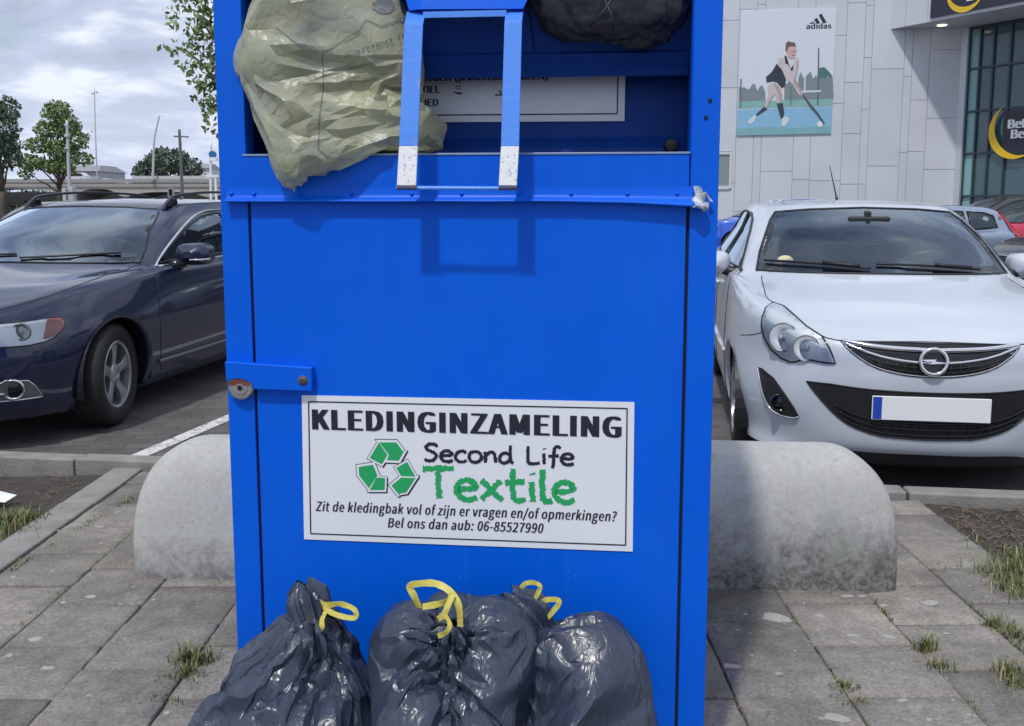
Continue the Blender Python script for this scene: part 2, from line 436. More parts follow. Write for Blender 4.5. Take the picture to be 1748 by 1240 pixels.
# ---------- the blue collection bin ----------
BYAW = R(5.9); BT = Vector((math.cos(BYAW), -math.sin(BYAW), 0)); BN = Vector((math.sin(BYAW), math.cos(BYAW), 0)); BO = Vector((0, 1.996, 0))
def B(px, py, v=0.):
    """pixel -> (u, z) on the bin's front plane moved back by v"""
    q = on_plane(px, py, BO+BN*v, BN)-BO
    return q.dot(BT), q.z
def bw(u, v, z): return BO+BT*u+BN*v+Vector((0, 0, z))
b = NT('blue_paint')
f = b.noise(5, 5); f2 = b.noise(26, 5, .65)
col = b.mix(f, (.000, .096, .64), (.000, .116, .74))
scr = b.noise(1., 6, .6, vec=b.mapping((2., 2., 40.), (0, .5, 0)))
col = b.mix(b.ramp(scr, [(.70, 0.), (.73, .10)]), col, (.25, .36, .72))
chv = b.voro(38.); chg = b.ramp(b.noise(4.5, 5, .6), [(.60, 0.), (.66, 1.)])
col = b.mix(b.math('MULTIPLY', b.ramp(chv, [(.05, .8), (.08, 0.)]), chg), col, (.42, .52, .70))
run_ = b.noise(1., 5, .6, vec=b.mapping((26., 26., .9)))
col = b.mix(b.ramp(run_, [(.58, 0.), (.78, .16)]), col, (.05, .15, .50))
dst = b.ramp(b.noise(2.2, 6), [(.42, 0.), (.75, .14)])
col = b.mix(dst, col, (.02, .19, .78))
b.set(Base_Color=col, Roughness=b.ramp(f2, [(.3, .30), (.7, .42)])); b.b.inputs['Specular IOR Level'].default_value = .18
b.bump(b.noise(3.2, 3), .10, .02); M_blue = b.m
M_blue_shaded = mat('shaded_chute_blue', (.002, .045, .26), .55, var=.25, scale=7); M_blue_shaded.node_tree.nodes['Principled BSDF'].inputs['Specular IOR Level'].default_value = .25  # the bin's blue darkened: shade inside the chute put into the colour
b = NT('handle_paint')     # the same paint, chalky and chipped to primer at the lower ends
sx = b.n('ShaderNodeSeparateXYZ'); b.l(b.tc(), sx.inputs[0])
f = b.noise(60, 5, .7); f2 = b.noise(130, 4, .7)
col = b.mix(b.ramp(b.noise(6, 5), [(.4, 0.), (.7, .35)]), (.08, .27, .86), (.17, .38, .90))
rust = b.ramp(b.noise(14, 5, .6), [(.60, 0.), (.68, .55)])
mid = b.ramp(sx.outputs[2], [(.44, 0.), (.49, 1.), (.56, 1.), (.60, 0.)])
sxn = b.math('ADD', sx.outputs[2], b.math('MULTIPLY', b.math('SUBTRACT', f, .5), .006))
col = b.mix(b.math('MULTIPLY', rust, 1.), col, (.30, .30, .30))
b.set(Base_Color=col, Roughness=.38); b.bump(f, .35, .004); M_handle = b.m
b = NT('bare_worn_metal')
f = b.noise(95, 5, .75); 
b.set(Base_Color=b.mix(b.ramp(f, [(.36, 1.), (.44, 0.)]), (.80, .82, .84), (.35, .38, .44)), Roughness=.45, Metallic=.15); b.bump(f, .4, .004); M_worn = b.m
b = NT('rusty_edge'); f = b.noise(70, 5, .7)
b.set(Base_Color=b.mix(b.ramp(f, [(.4, 0.), (.55, 1.)]), (.05, .09, .25), (.13, .07, .045)), Roughness=.8); M_rust = b.m
M_dark = mat('shadow_gap_rubber', (.006, .007, .012), .8)
M_steel = mat('brushed_steel', (.50, .49, .47), .38, .9, var=.2, scale=30, bump=.15, bscale=120)
M_sticker = NT('sign_vinyl'); f = M_sticker.noise(4, 5)
M_sticker.set(Base_Color=M_sticker.mix(f, (.70, .74, .80), (.78, .80, .84)), Roughness=.35); M_sticker = M_sticker.m
M_ink = mat('sign_ink', (.012, .016, .03), .45)
M_green = mat('sign_green', (.015, .36, .115), .45)
uL, uR = B(376, 345)[0], B(1226, 345)[0]; gl, gr = B(425, 350)[0], B(1175, 350)[0]
oz = B(800, 262)[1]; lz0, lz1 = B(800, 342)[1], B(800, 322)[1]
TOPZ, DEP = 2.02, 1.02
bin_ = thing('clothes_bin', 'tall blue metal clothing collection bin with a white sign and bags stuffed in its hatch', 'clothes bin', BO, -BYAW)
m = MB()
# shell: sides, back, roof, floor
m.box(uL, uL+.004, .02, DEP, .03, TOPZ); m.box(uR-.004, uR, .02, DEP, .03, TOPZ); m.box(uL+.004, uR-.004, DEP-.004, DEP, .03, TOPZ)
m.box(uL-.004, uR+.004, -.004, DEP+.004, TOPZ, TOPZ+.02); m.box(uL, uR, .02, DEP, .02, .03)
for (a_, b_) in ((uL, uL+.09), (uR-.09, uR)): m.box(a_, b_, .08, .17, .0, .02); m.box(a_, b_, DEP-.15, DEP-.06, 0., .02)
# front stiles (folded sheet: 4 cm deep)
m.box(uL, gl-.003, 0, .02, .03, TOPZ); m.box(gr+.003, uR, 0, .02, .03, TOPZ)
# head of the opening, far above
m.box(gl-.003, gr+.003, 0, .02, 1.745, TOPZ)
m.build('body', M_blue, bin_, bevel=.0025)
# opening flanges
oL, oR = B(415, 262)[0], B(1178, 262)[0]
for a_, b_ in ((gl-.0029, oL), (oR, gr+.0029)):
    m = MB(); m.box(a_, b_, .004, .05, lz1, 1.745); m.build('opening_frame', M_blue, bin_, bevel=.002)
# chute interior
VB = .20
m = MB()
zt = B(900, 130, .10)[1]
nz = [(oz-.10, .12), (oz-.02, .165), (oz+.02, VB-.02), (oz+.045, VB), (oz+.30, VB+.01), (1.9, VB+.02)]
for i in range(len(nz)-1):
    (z0, v0), (z1, v1) = nz[i], nz[i+1]
    m.add([(oL-.03, v0, z0), (oR+.03, v0, z0), (oR+.03, v1, z1), (oL-.03, v1, z1)], [(0, 1, 2, 3)])
m.add([(oL-.004, .05, oz-.1), (oL-.004, .30, oz-.1), (oL-.004, .30, 1.9), (oL-.004, .05, 1.9)], [(0, 1, 2, 3)])
m.add([(oR+.004, .05, oz-.1), (oR+.004, .30, oz-.1), (oR+.004, .30, 1.9), (oR+.004, .05, 1.9)], [(0, 1, 2, 3)])
m.add([(oL-.03, .02, 1.88), (oR+.03, .02, 1.88), (oR+.03, .32, 1.88), (oL-.03, .32, 1.88)], [(0, 1, 2, 3)])
m.build('chute', M_blue_shaded, bin_, fix=False)
# folded drum sheet hanging in front of the upper part of the chute's back
m = MB()
for (z0, v0, z1, v1) in ((zt, .125, zt+.004, .155), (zt, .125, zt+.012, .120), (zt+.012, .120, zt+.045, .100), (zt+.045, .100, zt+.050, .106), (zt+.050, .106, 1.76, .035)):
    m.add([(oL-.003, v0, z0), (oR+.003, v0, z0), (oR+.003, v1, z1), (oL-.003, v1, z1)], [(0, 1, 2, 3)])
m.build('drum_sheet', M_blue_shaded, bin_, fix=False)
m = MB()
dsv = lambda z: .106+(z-zt-.05)*(.035-.106)/(1.76-zt-.05)-.001
def on_sheet(px, py):
    u, z = B(px, py, .09); v = dsv(z); u, z = B(px, py, v); v = dsv(z); u, z = B(px, py, v); return (u, v, z)
q = [on_sheet(903, 20), on_sheet(915, 104), on_sheet(1090, 98)]
m.tube(q, .0022, 6); m.build('sheet_seam', M_dark, bin_); m = MB()
q = B(1146, 248, .13); m.lathe([(0, .13), (.012, .132), (.014, .14), (.014, .2)], (q[0], 0, q[1]), 16, 'y')
m.build('drum_stop', M_dark, bin_)
# hopper lip below the opening and the seams at its ends
m = MB(); m.box(oL+.0015, oR-.0015, -.004, .002, lz1-.002, oz-.004)
m.build('hopper_lip', M_blue, bin_, bevel=.001)
m = MB(); m.box(oL, oR, -.006, .018, oz-.004, oz+.0005)
m.build('lip_edge', mat('worn_edge', (.22, .30, .46), .4, .3, var=.3, scale=25), bin_, bevel=.001)
# rolled ledge with rivets, its right end torn open
m = MB()
eL = B(379, 335, -.03)[0]; eR = B(1185, 345, -.03)[0]
prof = [(-.0045, lz1+.004), (-.0055, lz1-.012), (-.008, lz1-.019), (-.020, lz1-.024), (-.0215, lz1-.0275), (-.019, lz1-.0285), (-.002, lz1-.026)]
rows = []
for i in range(41):
    u = eL+(eR-eL)*i/40
    sag = -.012*max(0, (i-28)/12.)**2+.0012*noise.noise(Vector((u*9, 0, 0)))
    bulge = .008*max(0, (i-31)/9.)**2
    rows.append([(u, v-bulge*(k/6.), z+sag*(k/6.)**.7) for k, (v, z) in enumerate(prof)])
m.grid(rows); m.build('ledge', M_blue, bin_, smooth=True)
m = MB()
last = rows[-1]
tear = []
for i in range(7):
    t_ = i/6.
    tear.append([(u+.030*t_*(1-.35*abs(k-3.4)/3)+.004*math.sin(k*2.3+i), v-.012*math.sin(t_*2.8)+.006*t_, z-.004*t_+.006*math.sin(k*1.7+t_*3)*t_) for k, (u, v, z) in enumerate(last)])
m.grid(tear)
u0, _, z0 = last[2]
m.add([(u0+.004, -.011, z0+.012), (u0+.026, -.016, z0+.016), (u0+.030, -.007, z0+.006), (u0+.022, -.013, z0+.004), (u0+.006, -.012, z0+.003)], [(0, 1, 2, 3, 4)])
m.add([(u0+.022, -.014, z0+.018), (u0+.034, -.010, z0+.004), (u0+.040, -.013, z0-.004), (u0+.032, -.018, z0-.002), (u0+.026, -.020, z0+.008)], [(0, 1, 2, 3, 4)])
m.build('torn_ledge_end', mat('torn_bare_metal', (.52, .55, .60), .4, .55, var=.35, scale=90), bin_, fix=False)
for px in (395, 434, 512, 600, 703, 788, 884, 975, 1071, 1156):
    u, z = B(px, 331, -.006)
    r_ = MB(); r_.lathe([(.0045, -.0055), (.0045, -.0075), (.003, -.0095), (0, -.0105)], (u, 0, z), 12, 'y')
    r_.build('rivet', M_blue, bin_, smooth=True)
# door
m = MB(); m.box(gl+.0035, gr-.0035, -.001, .018, .035, lz0+.004)
m.build('door', M_blue, bin_, bevel=.002)
for a_ in (gl, gr):
    m = MB(); m.box(a_-.003, a_+.003, .008, .019, .035, lz0+.004); m.build('door_gap', M_dark, bin_)
# lock bar, bolt and lock cylinder
VL = -.022
P_ = lambda x, y, v=VL: B(x, y, v)
m = MB()
q = [P_(383, 618), P_(532, 628), P_(532, 669), P_(432, 665), P_(430, 656), P_(420, 650), P_(404, 647), P_(386, 651)]
m.prism(q, lambda u, z: (u, VL, z), (0, .020, 0))
lb = m.build('lock_bar', M_blue, bin_, bevel=.0022)
m = MB(); u, z = P_(517, 650); m.lathe([(0, VL-.001), (.011, VL-.001), (.0125, VL+.004)], (u, 0, z), 20, 'y'); m.build('bolt_hole', M_rust, lb, smooth=True)
m = MB(); m.lathe([(0, VL-.0035), (.006, VL-.0035), (.0085, VL-.002), (.0085, VL)], (u+.002, 0, z-.001), 6, 'y'); m.build('bolt', mat('corroded_bolt', (.10, .085, .07), .6, .5, var=.5, scale=90), lb)
m = MB(); u, z = P_(409, 662)
prof = [(.0, -.0215), (.0085, -.0215), (.0085, -.0200), (.016, -.0200), (.0168, -.0185), (.0255, -.018), (.0285, -.015), (.0285, -.002)]
m.lathe(prof, (u, 0, z), 36, 'y'); lc = m.build('lock_cylinder', M_steel, bin_, smooth=True, bevel=0)
md = lc.modifiers.new('e', 'EDGE_SPLIT'); md.split_angle = R(35)
m = MB(); m.lathe([(0, -.0235), (.005, -.0235), (.006, -.0215)], (u, 0, z-.001), 16, 'y'); m.box(u-.001, u+.001, -.0242, -.0236, z-.005, z+.003); m.build('key_slot', M_dark, lc)
m = MB()
top = [(u-.003+.0255*math.cos(a), z+.004+.016*math.sin(a)) for a in [PI*(i/14.) for i in range(15)]]
m.prism(top, lambda a_, b_: (a_, -.0208, b_), (0, .018, 0)); m.build('lock_cap', mat('red_rust', (.16, .055, .035), .75, .2, var=.6, scale=60), lc)
# pull handle
m = MB(); VT, VM, VBt = -.042, -.060, -.102
def bar(xs_top, xs_mid, xs_white, xs_bot):
    (a0, a1, ya), (b0, b1, yb), (w0, w1, yw), (c0, c1, yc) = xs_top, xs_mid, xs_white, xs_bot
    pts = []
    for (x0_, x1_, y_, v_) in ((a0, a1, ya, VT+.03), (b0, b1, yb, VM), (w0, w1, yw, VBt+.010), (c0, c1, yc, VBt)):
        p0, p1 = B(x0_, y_, v_), B(x1_, y_, v_); pts.append(((p0[0], v_, p0[1]), (p1[0], v_, p1[1])))
    return pts
hd = tag(bpy.data.objects.new('handle', None)); COL.objects.link(hd); hd.parent = bin_
for (pa) in (((694, 726, 20), (690, 722, 41), (681, 713, 250), (677, 710, 318)), ((863, 893, 20), (861, 891, 38), (855, 886, 250), (851, 882, 318))):
    pts = bar(*pa); handle = MB()
    for i in range(3):
        (l0, r0), (l1, r1) = pts[i], pts[i+1]
        o_ = lambda p: (p[0], p[1]+.006, p[2])
        if i == 2: worn = MB()
        (worn if i == 2 else handle).hexa([l1, r1, o_(r1), o_(l1), l0, r0, o_(r0), o_(l0)])
    handle.build('handle_bar', M_handle, hd, bevel=.0012); worn.build('worn_bar_end', M_worn, hd, bevel=.0012)
m = MB(); a_, b_ = B(725, 26, VT+.015), B(862, 26, VT+.015)
m.box(a_[0]-.003, b_[0]+.003, VT+.012, VT+.018, a_[1]-.006, a_[1]+.006); m.build('crossbar', M_handle, hd)
m = MB(); a_, b_ = B(676, 321, VBt), B(882, 322, VBt)
m.tube([(a_[0], VBt+.004, a_[1]), (b_[0], VBt+.004, b_[1])], .0042, 10); m.build('crossbar', M_handle, hd)
for (x0_, x1_) in ((677, 711), (851, 882)):
    m = MB(); a_, b_ = B(x0_, 319, VBt-.004), B(x1_, 319, VBt-.004)
    m.tube([(a_[0], VBt+.002, a_[1]-.0015), (b_[0], VBt+.002, b_[1]-.0015)], .0052, 10); m.build('rusty_weld', M_rust, hd)
# folded feed plate the handle hangs from
m = MB()
vt = -.02
q0, q1, q2, q3 = B(698, 18, vt), B(893, 15, vt), B(935, -90, vt-.02), B(660, -90, vt-.02)
q4, q5 = B(718, 18, vt), B(738, -90, vt)
P3 = lambda q, v: (q[0], v, q[1])
m.add([P3(q4, vt-.012), P3(q1, vt), P3(q2, vt+.03), P3(q5, vt+.02)], [(0, 1, 2, 3)])
m.add([P3(q0, vt), P3(q4, vt-.012), P3(q5, vt+.02), P3(q3, vt+.05)], [(0, 1, 2), (0, 2, 3)])
m.add([P3(q0, vt), P3(q4, vt-.012), P3(q1, vt), (q1[0], .11, q1[1]+.004), (q0[0], .11, q0[1]+.004)], [(0, 1, 2, 3, 4)])
m.build('feed_plate', M_blue, bin_, fix=False)
CAP = max(v_[1] for v_ in text_mesh('H', 1.)[0])
# inner instruction sign
SV = VB-.004
def plate(px, v, th, name, mt, parent):
    q = [B(x, y, v) for x, y in px]; m_ = MB(); m_.prism(q, lambda u, z: (u, v, z), (0, th, 0)); return m_.build(name, mt, parent), q
def lerp2(q, s_, t_):
    a0 = (q[0][0]+(q[1][0]-q[0][0])*s_, q[0][1]+(q[1][1]-q[0][1])*s_); b0 = (q[3][0]+(q[2][0]-q[3][0])*s_, q[3][1]+(q[2][1]-q[3][1])*s_)
    return (a0[0]+(b0[0]-a0[0])*t_, a0[1]+(b0[1]-a0[1])*t_)
isg, q = plate([(560, 92), (1068, 86), (1066, 207), (560, 210)], SV, .003, 'instruction_sign', M_sticker, bin_)
m = MB()
def strip(mb, q, a, b, w, v, dv=.0008):
    p0, p1 = lerp2(q, *a), lerp2(q, *b); d = Vector((p1[0]-p0[0], p1[1]-p0[1])).normalized(); n_ = Vector((-d.y, d.x))*w/2
    mb.add([(p0[0]-n_.x, v-dv, p0[1]-n_.y), (p1[0]-n_.x, v-dv, p1[1]-n_.y), (p1[0]+n_.x, v-dv, p1[1]+n_.y), (p0[0]+n_.x, v-dv, p0[1]+n_.y)], [(0, 1, 2, 3)])
def words(mb, body, px, py, hpx, v, bold=0., align='LEFT', shear=0., slope=0., xs_=1., dv=.0009, spacing=1.):
    u0, z0 = B(px, py, v); u1, z1 = B(px, py-hpx, v); size = abs(z1-z0)/CAP
    vs, fs = text_mesh(body, size, bold*size, shear, align, spacing, xs_)
    n_ = len(vs)//5 if bold else len(vs); mb.add([(u0+x, v-dv-.00012*(i_//n_), z0+y+x*slope) for i_, (x, y) in enumerate(vs)], fs)
    return vs
strip(m, q, (.02, .90), (.976, .895), .003, SV); strip(m, q, (.976, .05), (.976, .895), .003, SV)
words(m, 'VOLLE ZAKKEN BRENGEN (SAMENGEBONDEN)', 936, 136, 13, SV, .02, 'RIGHT')
words(m, 'GEEN TEXTIEL', 751, 159, 12, SV, .02, 'RIGHT'); words(m, 'BEDDENGOED', 749, 181, 12, SV, .02, 'RIGHT')
for (cx_, cy_, a0, a1, rr) in ((783, 150, 0, 6.28, .006), (784, 158, 3.3, 6.1, .007)):
    u, z = B(cx_, cy_, SV); m.ribbon([(u+rr*math.cos(a_), SV-.0012, z+.6*rr*math.sin(a_)) for a_ in [a0+(a1-a0)*i/9 for i in range(10)]], .0016, .0004, (0, -1, 0))
for (ax_, ay_, bx_, by_) in ((785, 128, 784, 142), (775, 158, 790, 160), (845, 163, 858, 162), (852, 155, 858, 163)):
    a_, b_ = B(ax_, ay_, SV), B(bx_, by_, SV); m.ribbon([(a_[0], SV-.0012, a_[1]), (b_[0], SV-.0012, b_[1])], .003, .0004, (0, -1, 0))
m.build('lettering', M_ink, isg, fix=False)
# big sign
sg, q = plate([(515, 675), (1083, 687), (1080, 942), (519, 921)], -.0032, .0018, 'sign', M_sticker, bin_)
SVs = -.0032
m = MB(); w_ = .0028
cs = [(.0215, .042), (.979, .042), (.979, .957), (.0215, .957)]
for i in range(4): strip(m, q, cs[i], cs[(i+1) % 4], w_, SVs)
m.build('border', M_ink, sg, fix=False)
sl0 = (q[1][1]-q[0][1])/(q[1][0]-q[0][0]); sl1 = (q[2][1]-q[3][1])/(q[2][0]-q[3][0])
def fit_words(mb, body, x0_, x1_, y0_, hpx, bold, shear=0., spacing=1.):
    """lettering stretched between two pixels of the sign"""
    u0, z0 = B(x0_, y0_[0], SVs); u1, z1 = B(x1_, y0_[1], SVs); _, zt_ = B(x0_, y0_[0]-hpx, SVs)
    size = (zt_-z0)/CAP; vs, fs = text_mesh(body, size, bold*size, shear, spacing=spacing)
    w0, w1 = min(v[0] for v in vs), max(v[0] for v in vs); k_ = (u1-u0)/(w1-w0); sl_ = (z1-z0)/(u1-u0)
    n_ = len(vs)//5 if bold else len(vs); mb.add([(u0+(x-w0)*k_, SVs-.0008-.00012*(i_//n_), z0+y+(x-w0)*k_*sl_) for i_, (x, y) in enumerate(vs)], fs)
m = MB()
fit_words(m, 'KLEDINGINZAMELING', 533, 1061, (733, 747), 34, .027, 0., 1.07)
fit_words(m, 'Zit de kledingbak vol of zijn er vragen en/of opmerkingen?', 539, 1053, (872, 890), 16, .011, .22, 1.04)
fit_words(m, 'Bel ons dan aub: 06-85527990', 662, 928, (900, 910), 16, .011, .22, 1.04)
# chalk lettering drawn as strokes: unit cell x 0..w, y 0..1 (x height .62)
ST = {
 'S': (.62, [[(.55, .82), (.42, .96), (.2, .95), (.08, .80), (.18, .62), (.42, .48), (.50, .28), (.36, .06), (.14, .02), (.02, .12)]]),
 'e': (.60, [[(.08, .32), (.48, .38), (.46, .54), (.30, .62), (.12, .52), (.05, .28), (.16, .06), (.36, .0), (.54, .08)]]),
 'c': (.54, [[(.48, .52), (.34, .62), (.14, .52), (.05, .28), (.14, .06), (.32, .0), (.50, .10)]]),
 'o': (.62, [[(.30, .62), (.12, .54), (.05, .30), (.14, .05), (.34, .0), (.52, .16), (.53, .42), (.42, .58), (.28, .62)]]),
 'n': (.60, [[(.08, .62), (.09, .0)], [(.09, .34), (.22, .56), (.40, .58), (.46, .40), (.50, .02)]]),
 'd': (.66, [[(.46, .46), (.30, .58), (.12, .48), (.05, .24), (.14, .03), (.32, .03), (.46, .22)], [(.48, 1.0), (.47, .5), (.50, .12), (.60, .0)]]),
 'L': (.60, [[(.10, .98), (.09, .5), (.10, .03)], [(.10, .03), (.32, .01), (.56, .06)]]),
 'i': (.26, [[(.12, .60), (.13, .28), (.15, .0)], [(.13, .88), (.14, .84)]]),
 'f': (.50, [[(.52, .90), (.42, 1.0), (.29, .92), (.25, .60), (.25, .1), (.20, -.22)], [(.04, .44), (.46, .50)]]),
 'T': (.78, [[(.0, .94), (.35, .95), (.76, .98)], [(.39, .93), (.38, .5), (.40, .02)]]),
 'x': (.60, [[(.05, .62), (.30, .30), (.56, .0)], [(.52, .62), (.30, .34), (.04, .02)]]),
 't': (.54, [[(.22, 1.0), (.20, .5), (.22, .10), (.34, .0), (.52, .06)], [(.02, .56), (.22, .58), (.48, .62)]]),
 'l': (.34, [[(.12, 1.0), (.11, .5), (.13, .10), (.24, .0), (.34, .06)]]), ' ': (.42, [])}
def chalk(mb, body, x0_, x1_, yb, hpx, wpx, rough, seed):
    rn = random.Random(seed)
    tot = sum(ST[c_][0] for c_ in body); u0, z0 = B(x0_, yb[0], SVs); u1, z1 = B(x1_, yb[1], SVs); _, zt_ = B(x0_, yb[0]-hpx, SVs)
    hh = zt_-z0; k_ = (u1-u0)/tot; sl_ = (z1-z0)/(u1-u0); wd = wpx/hpx*hh; x = 0.
    for ch in body:
        for strokes in ST[ch][1]:
            pth = smoothpath([(p_[0], p_[1], 0) for p_ in strokes], 9)
            L_, R_ = [], []
            for i, pp in enumerate(pth):
                t_ = (pth[min(i+1, len(pth)-1)]-pth[max(i-1, 0)])
                P2 = Vector((u0+(x+pp.x)*k_, z0+pp.y*hh+(x+pp.x)*k_*sl_)); T2 = Vector((t_.x*k_, t_.y*hh)).normalized(); N2 = Vector((-T2.y, T2.x))
                L_.append(P2+N2*wd*(.5+rn.uniform(-rough, rough))+T2*wd*rn.uniform(-.1, .1)); R_.append(P2-N2*wd*(.5+rn.uniform(-rough, rough)))
            n_ = len(pth); pts = L_+R_
            dz_ = rn.uniform(0, .0003)
            mb.add([(a_.x, SVs-.0008-dz_, a_.y) for a_ in pts], [(i, i+1, n_+i+1, n_+i) for i in range(n_-1)])
        x += ST[ch][0]
chalk(m, 'Second Life', 724, 982, (787, 794), 30, 5.6, .14, 3)
m.build('lettering', M_ink, sg, fix=False)
m = MB()
chalk(m, 'Textile', 722, 985, (851, 858), 54, 9.5, .17, 5)
m.build('green_lettering', M_green, sg, fix=False)
# recycling mark: three folded green arrows with white rim and dark drop edge
ARW = [[[(632, 780), (656, 754), (665, 781), (654, 791)][0:0] or [(631, 782), (647, 755), (662, 777), (652, 793)], [(647, 755), (677, 755), (688, 770), (691, 769), (681, 787), (660, 786), (664, 777)]],
       [[(612, 797), (637, 793), (645, 812), (630, 834), (613, 812)], [(647, 815), (658, 816), (657, 837), (631, 837), (642, 816)]],
       [[(676, 799), (695, 788), (710, 814), (685, 813)], [(685, 815), (710, 816), (694, 841), (683, 843), (682, 846), (668, 829)]]]
mg, mk, mw = MB(), MB(), MB()
def poly(mb, pts, dv, off=(0, 0), grow=1.):
    cx_ = sum(p_[0] for p_ in pts)/len(pts); cy_ = sum(p_[1] for p_ in pts)/len(pts)
    q_ = [B(cx_+(p_[0]-cx_)*grow+off[0], cy_+(p_[1]-cy_)*grow+off[1], SVs) for p_ in pts]
    mb.add([(u_, SVs-dv, z_) for u_, z_ in q_], [tuple(range(len(q_)))])
for i, ar in enumerate(ARW):
    for j, pl in enumerate(ar):
        poly(mk, pl, .0005+.0001*j, (2.2, 2.2), 1.24); poly(mw, pl, .0007+.0001*j, (0, 0), 1.24); poly(mg, pl, .0010, (0, 0), .98)
        # thin outline round the white rim
        poly(mk, pl, .0006+.00004*j, (0, 0), 1.32)
rm = mg.build('recycling_mark', M_green, sg, fix=False); mw.build('mark_rim', M_sticker, sg, fix=False); mk.build('mark_shadow', M_ink, sg, fix=False)
# small scuffs: bolt heads on the right stile
for (x_, y_) in ((1212, 172), (1205, 201)):
    u, z = B(x_, y_); m = MB(); m.lathe([(0, -.003), (.003, -.003), (.0045, -.0005)], (u, 0, z), 10, 'y'); m.build('screw', M_dark, bin_)
# ---------- plastic bags: a film tube with a closed bottom, drawn together at the neck and settled over its contents ----------
def contents_ball(c, r, seed, bi, amp=.10):
    bm = bmesh.new(); bmesh.ops.create_icosphere(bm, subdivisions=3, radius=1)
    for v in bm.verts:
        d = v.co.normalized()
        q = 1+amp*noise.noise(d*1.7+Vector((seed*3.1, bi*5.7, 0)))+amp*.5*noise.noise(d*4+Vector((bi, seed, 3)))
        v.co = Vector((c[0]+d.x*r[0]*q, c[1]+d.y*r[1]*q, c[2]+d.z*r[2]*q))
    m2 = bpy.data.meshes.new('contents'); bm.to_mesh(m2); bm.free(); return m2
def facets(me, ratio, seed, amp=.006, ang=30, relax=0):
    """stiff film does not bend smoothly: it breaks into flat facets with sharp creases between them"""
    if relax:
        bm = bmesh.new(); bm.from_mesh(me)
        for _ in range(relax): bmesh.ops.smooth_vert(bm, verts=[v for v in bm.verts if not v.is_boundary], factor=.5, use_axis_x=True, use_axis_y=True, use_axis_z=True)
        bm.to_mesh(me); bm.free()
    me.update(); nr_ = [v.normal.copy() for v in me.vertices]
    for v, n_ in zip(me.vertices, nr_):
        p = v.co; w_ = .35*noise.noise(p*9); q = abs(noise.noise(Vector((p.x*13+seed+w_, p.y*13, p.z*6+w_))))+.6*abs(noise.noise(Vector((p.x*27+w_, p.y*27+seed, p.z*13))))
        v.co = p+n_*(amp*(.45-q))
    o = bpy.data.objects.new('film', me); COL.objects.link(o)
    md = o.modifiers.new('d', 'DECIMATE'); md.ratio = ratio; md.use_collapse_triangulate = True
    out = bpy.data.meshes.new_from_object(o.evaluated_get(bpy.context.evaluated_depsgraph_get()))
    bpy.data.objects.remove(o); bpy.data.meshes.remove(me)
    bm = bmesh.new(); bm.from_mesh(out)
    for f in bm.faces: f.smooth = True
    for e in bm.edges: e.smooth = e.calc_face_angle(0) < R(ang)
    bm.to_mesh(out); bm.free(); return out
def settle(vs, fs, pins, blobs, walls, seed, frames, press, stiff=15, bend=.008, amp=.10, gather=.62, thick=.004, facet=(.26, .006, 30)):
    me = bpy.data.meshes.new('film'); me.from_pydata(vs, [], fs); me.update()
    ob = bpy.data.objects.new('film', me); COL.objects.link(ob)
    vg = ob.vertex_groups.new(name='pin'); vg.add(list(pins), 1.0, 'ADD')
    ob.shape_key_add(name='Basis'); k1 = ob.shape_key_add(name='tied')
    for i, co in pins.items(): k1.data[i].co = co
    k1.value = 0; k1.keyframe_insert('value', frame=1); k1.value = 1; k1.keyframe_insert('value', frame=int(frames*gather))
    helpers = [bpy.data.objects.new('contents', contents_ball(c, r, seed, bi, amp)) for bi, (c, r) in enumerate(blobs)]
    for q in walls:
        m2 = bpy.data.meshes.new('wall'); m2.from_pydata([tuple(p_) for p_ in q], [], [(0, 1, 2, 3)]); helpers.append(bpy.data.objects.new('wall', m2))
    for h in helpers:
        COL.objects.link(h); h.modifiers.new('c', 'COLLISION'); h.collision.thickness_outer = thick; h.collision.cloth_friction = 4
    md = ob.modifiers.new('cloth', 'CLOTH'); s = md.settings
    s.quality = 5; s.mass = .04; s.tension_stiffness = s.compression_stiffness = stiff; s.shear_stiffness = stiff*.5; s.bending_stiffness = bend
    s.tension_damping = s.compression_damping = 5; s.bending_damping = .4; s.air_damping = 2
    s.vertex_group_mass = 'pin'; s.use_pressure = True; s.uniform_pressure_force = press
    md.collision_settings.distance_min = .004; md.collision_settings.use_self_collision = False
    md.point_cache.frame_end = frames
    for f in range(1, frames+1): SC.frame_set(f)
    out = bpy.data.meshes.new_from_object(ob.evaluated_get(bpy.context.evaluated_depsgraph_get()))
    for h in helpers+[ob]:
        d = h.data; bpy.data.objects.remove(h); bpy.data.meshes.remove(d)
    SC.frame_set(1)
    return facets(out, facet[0], seed, *facet[1:])
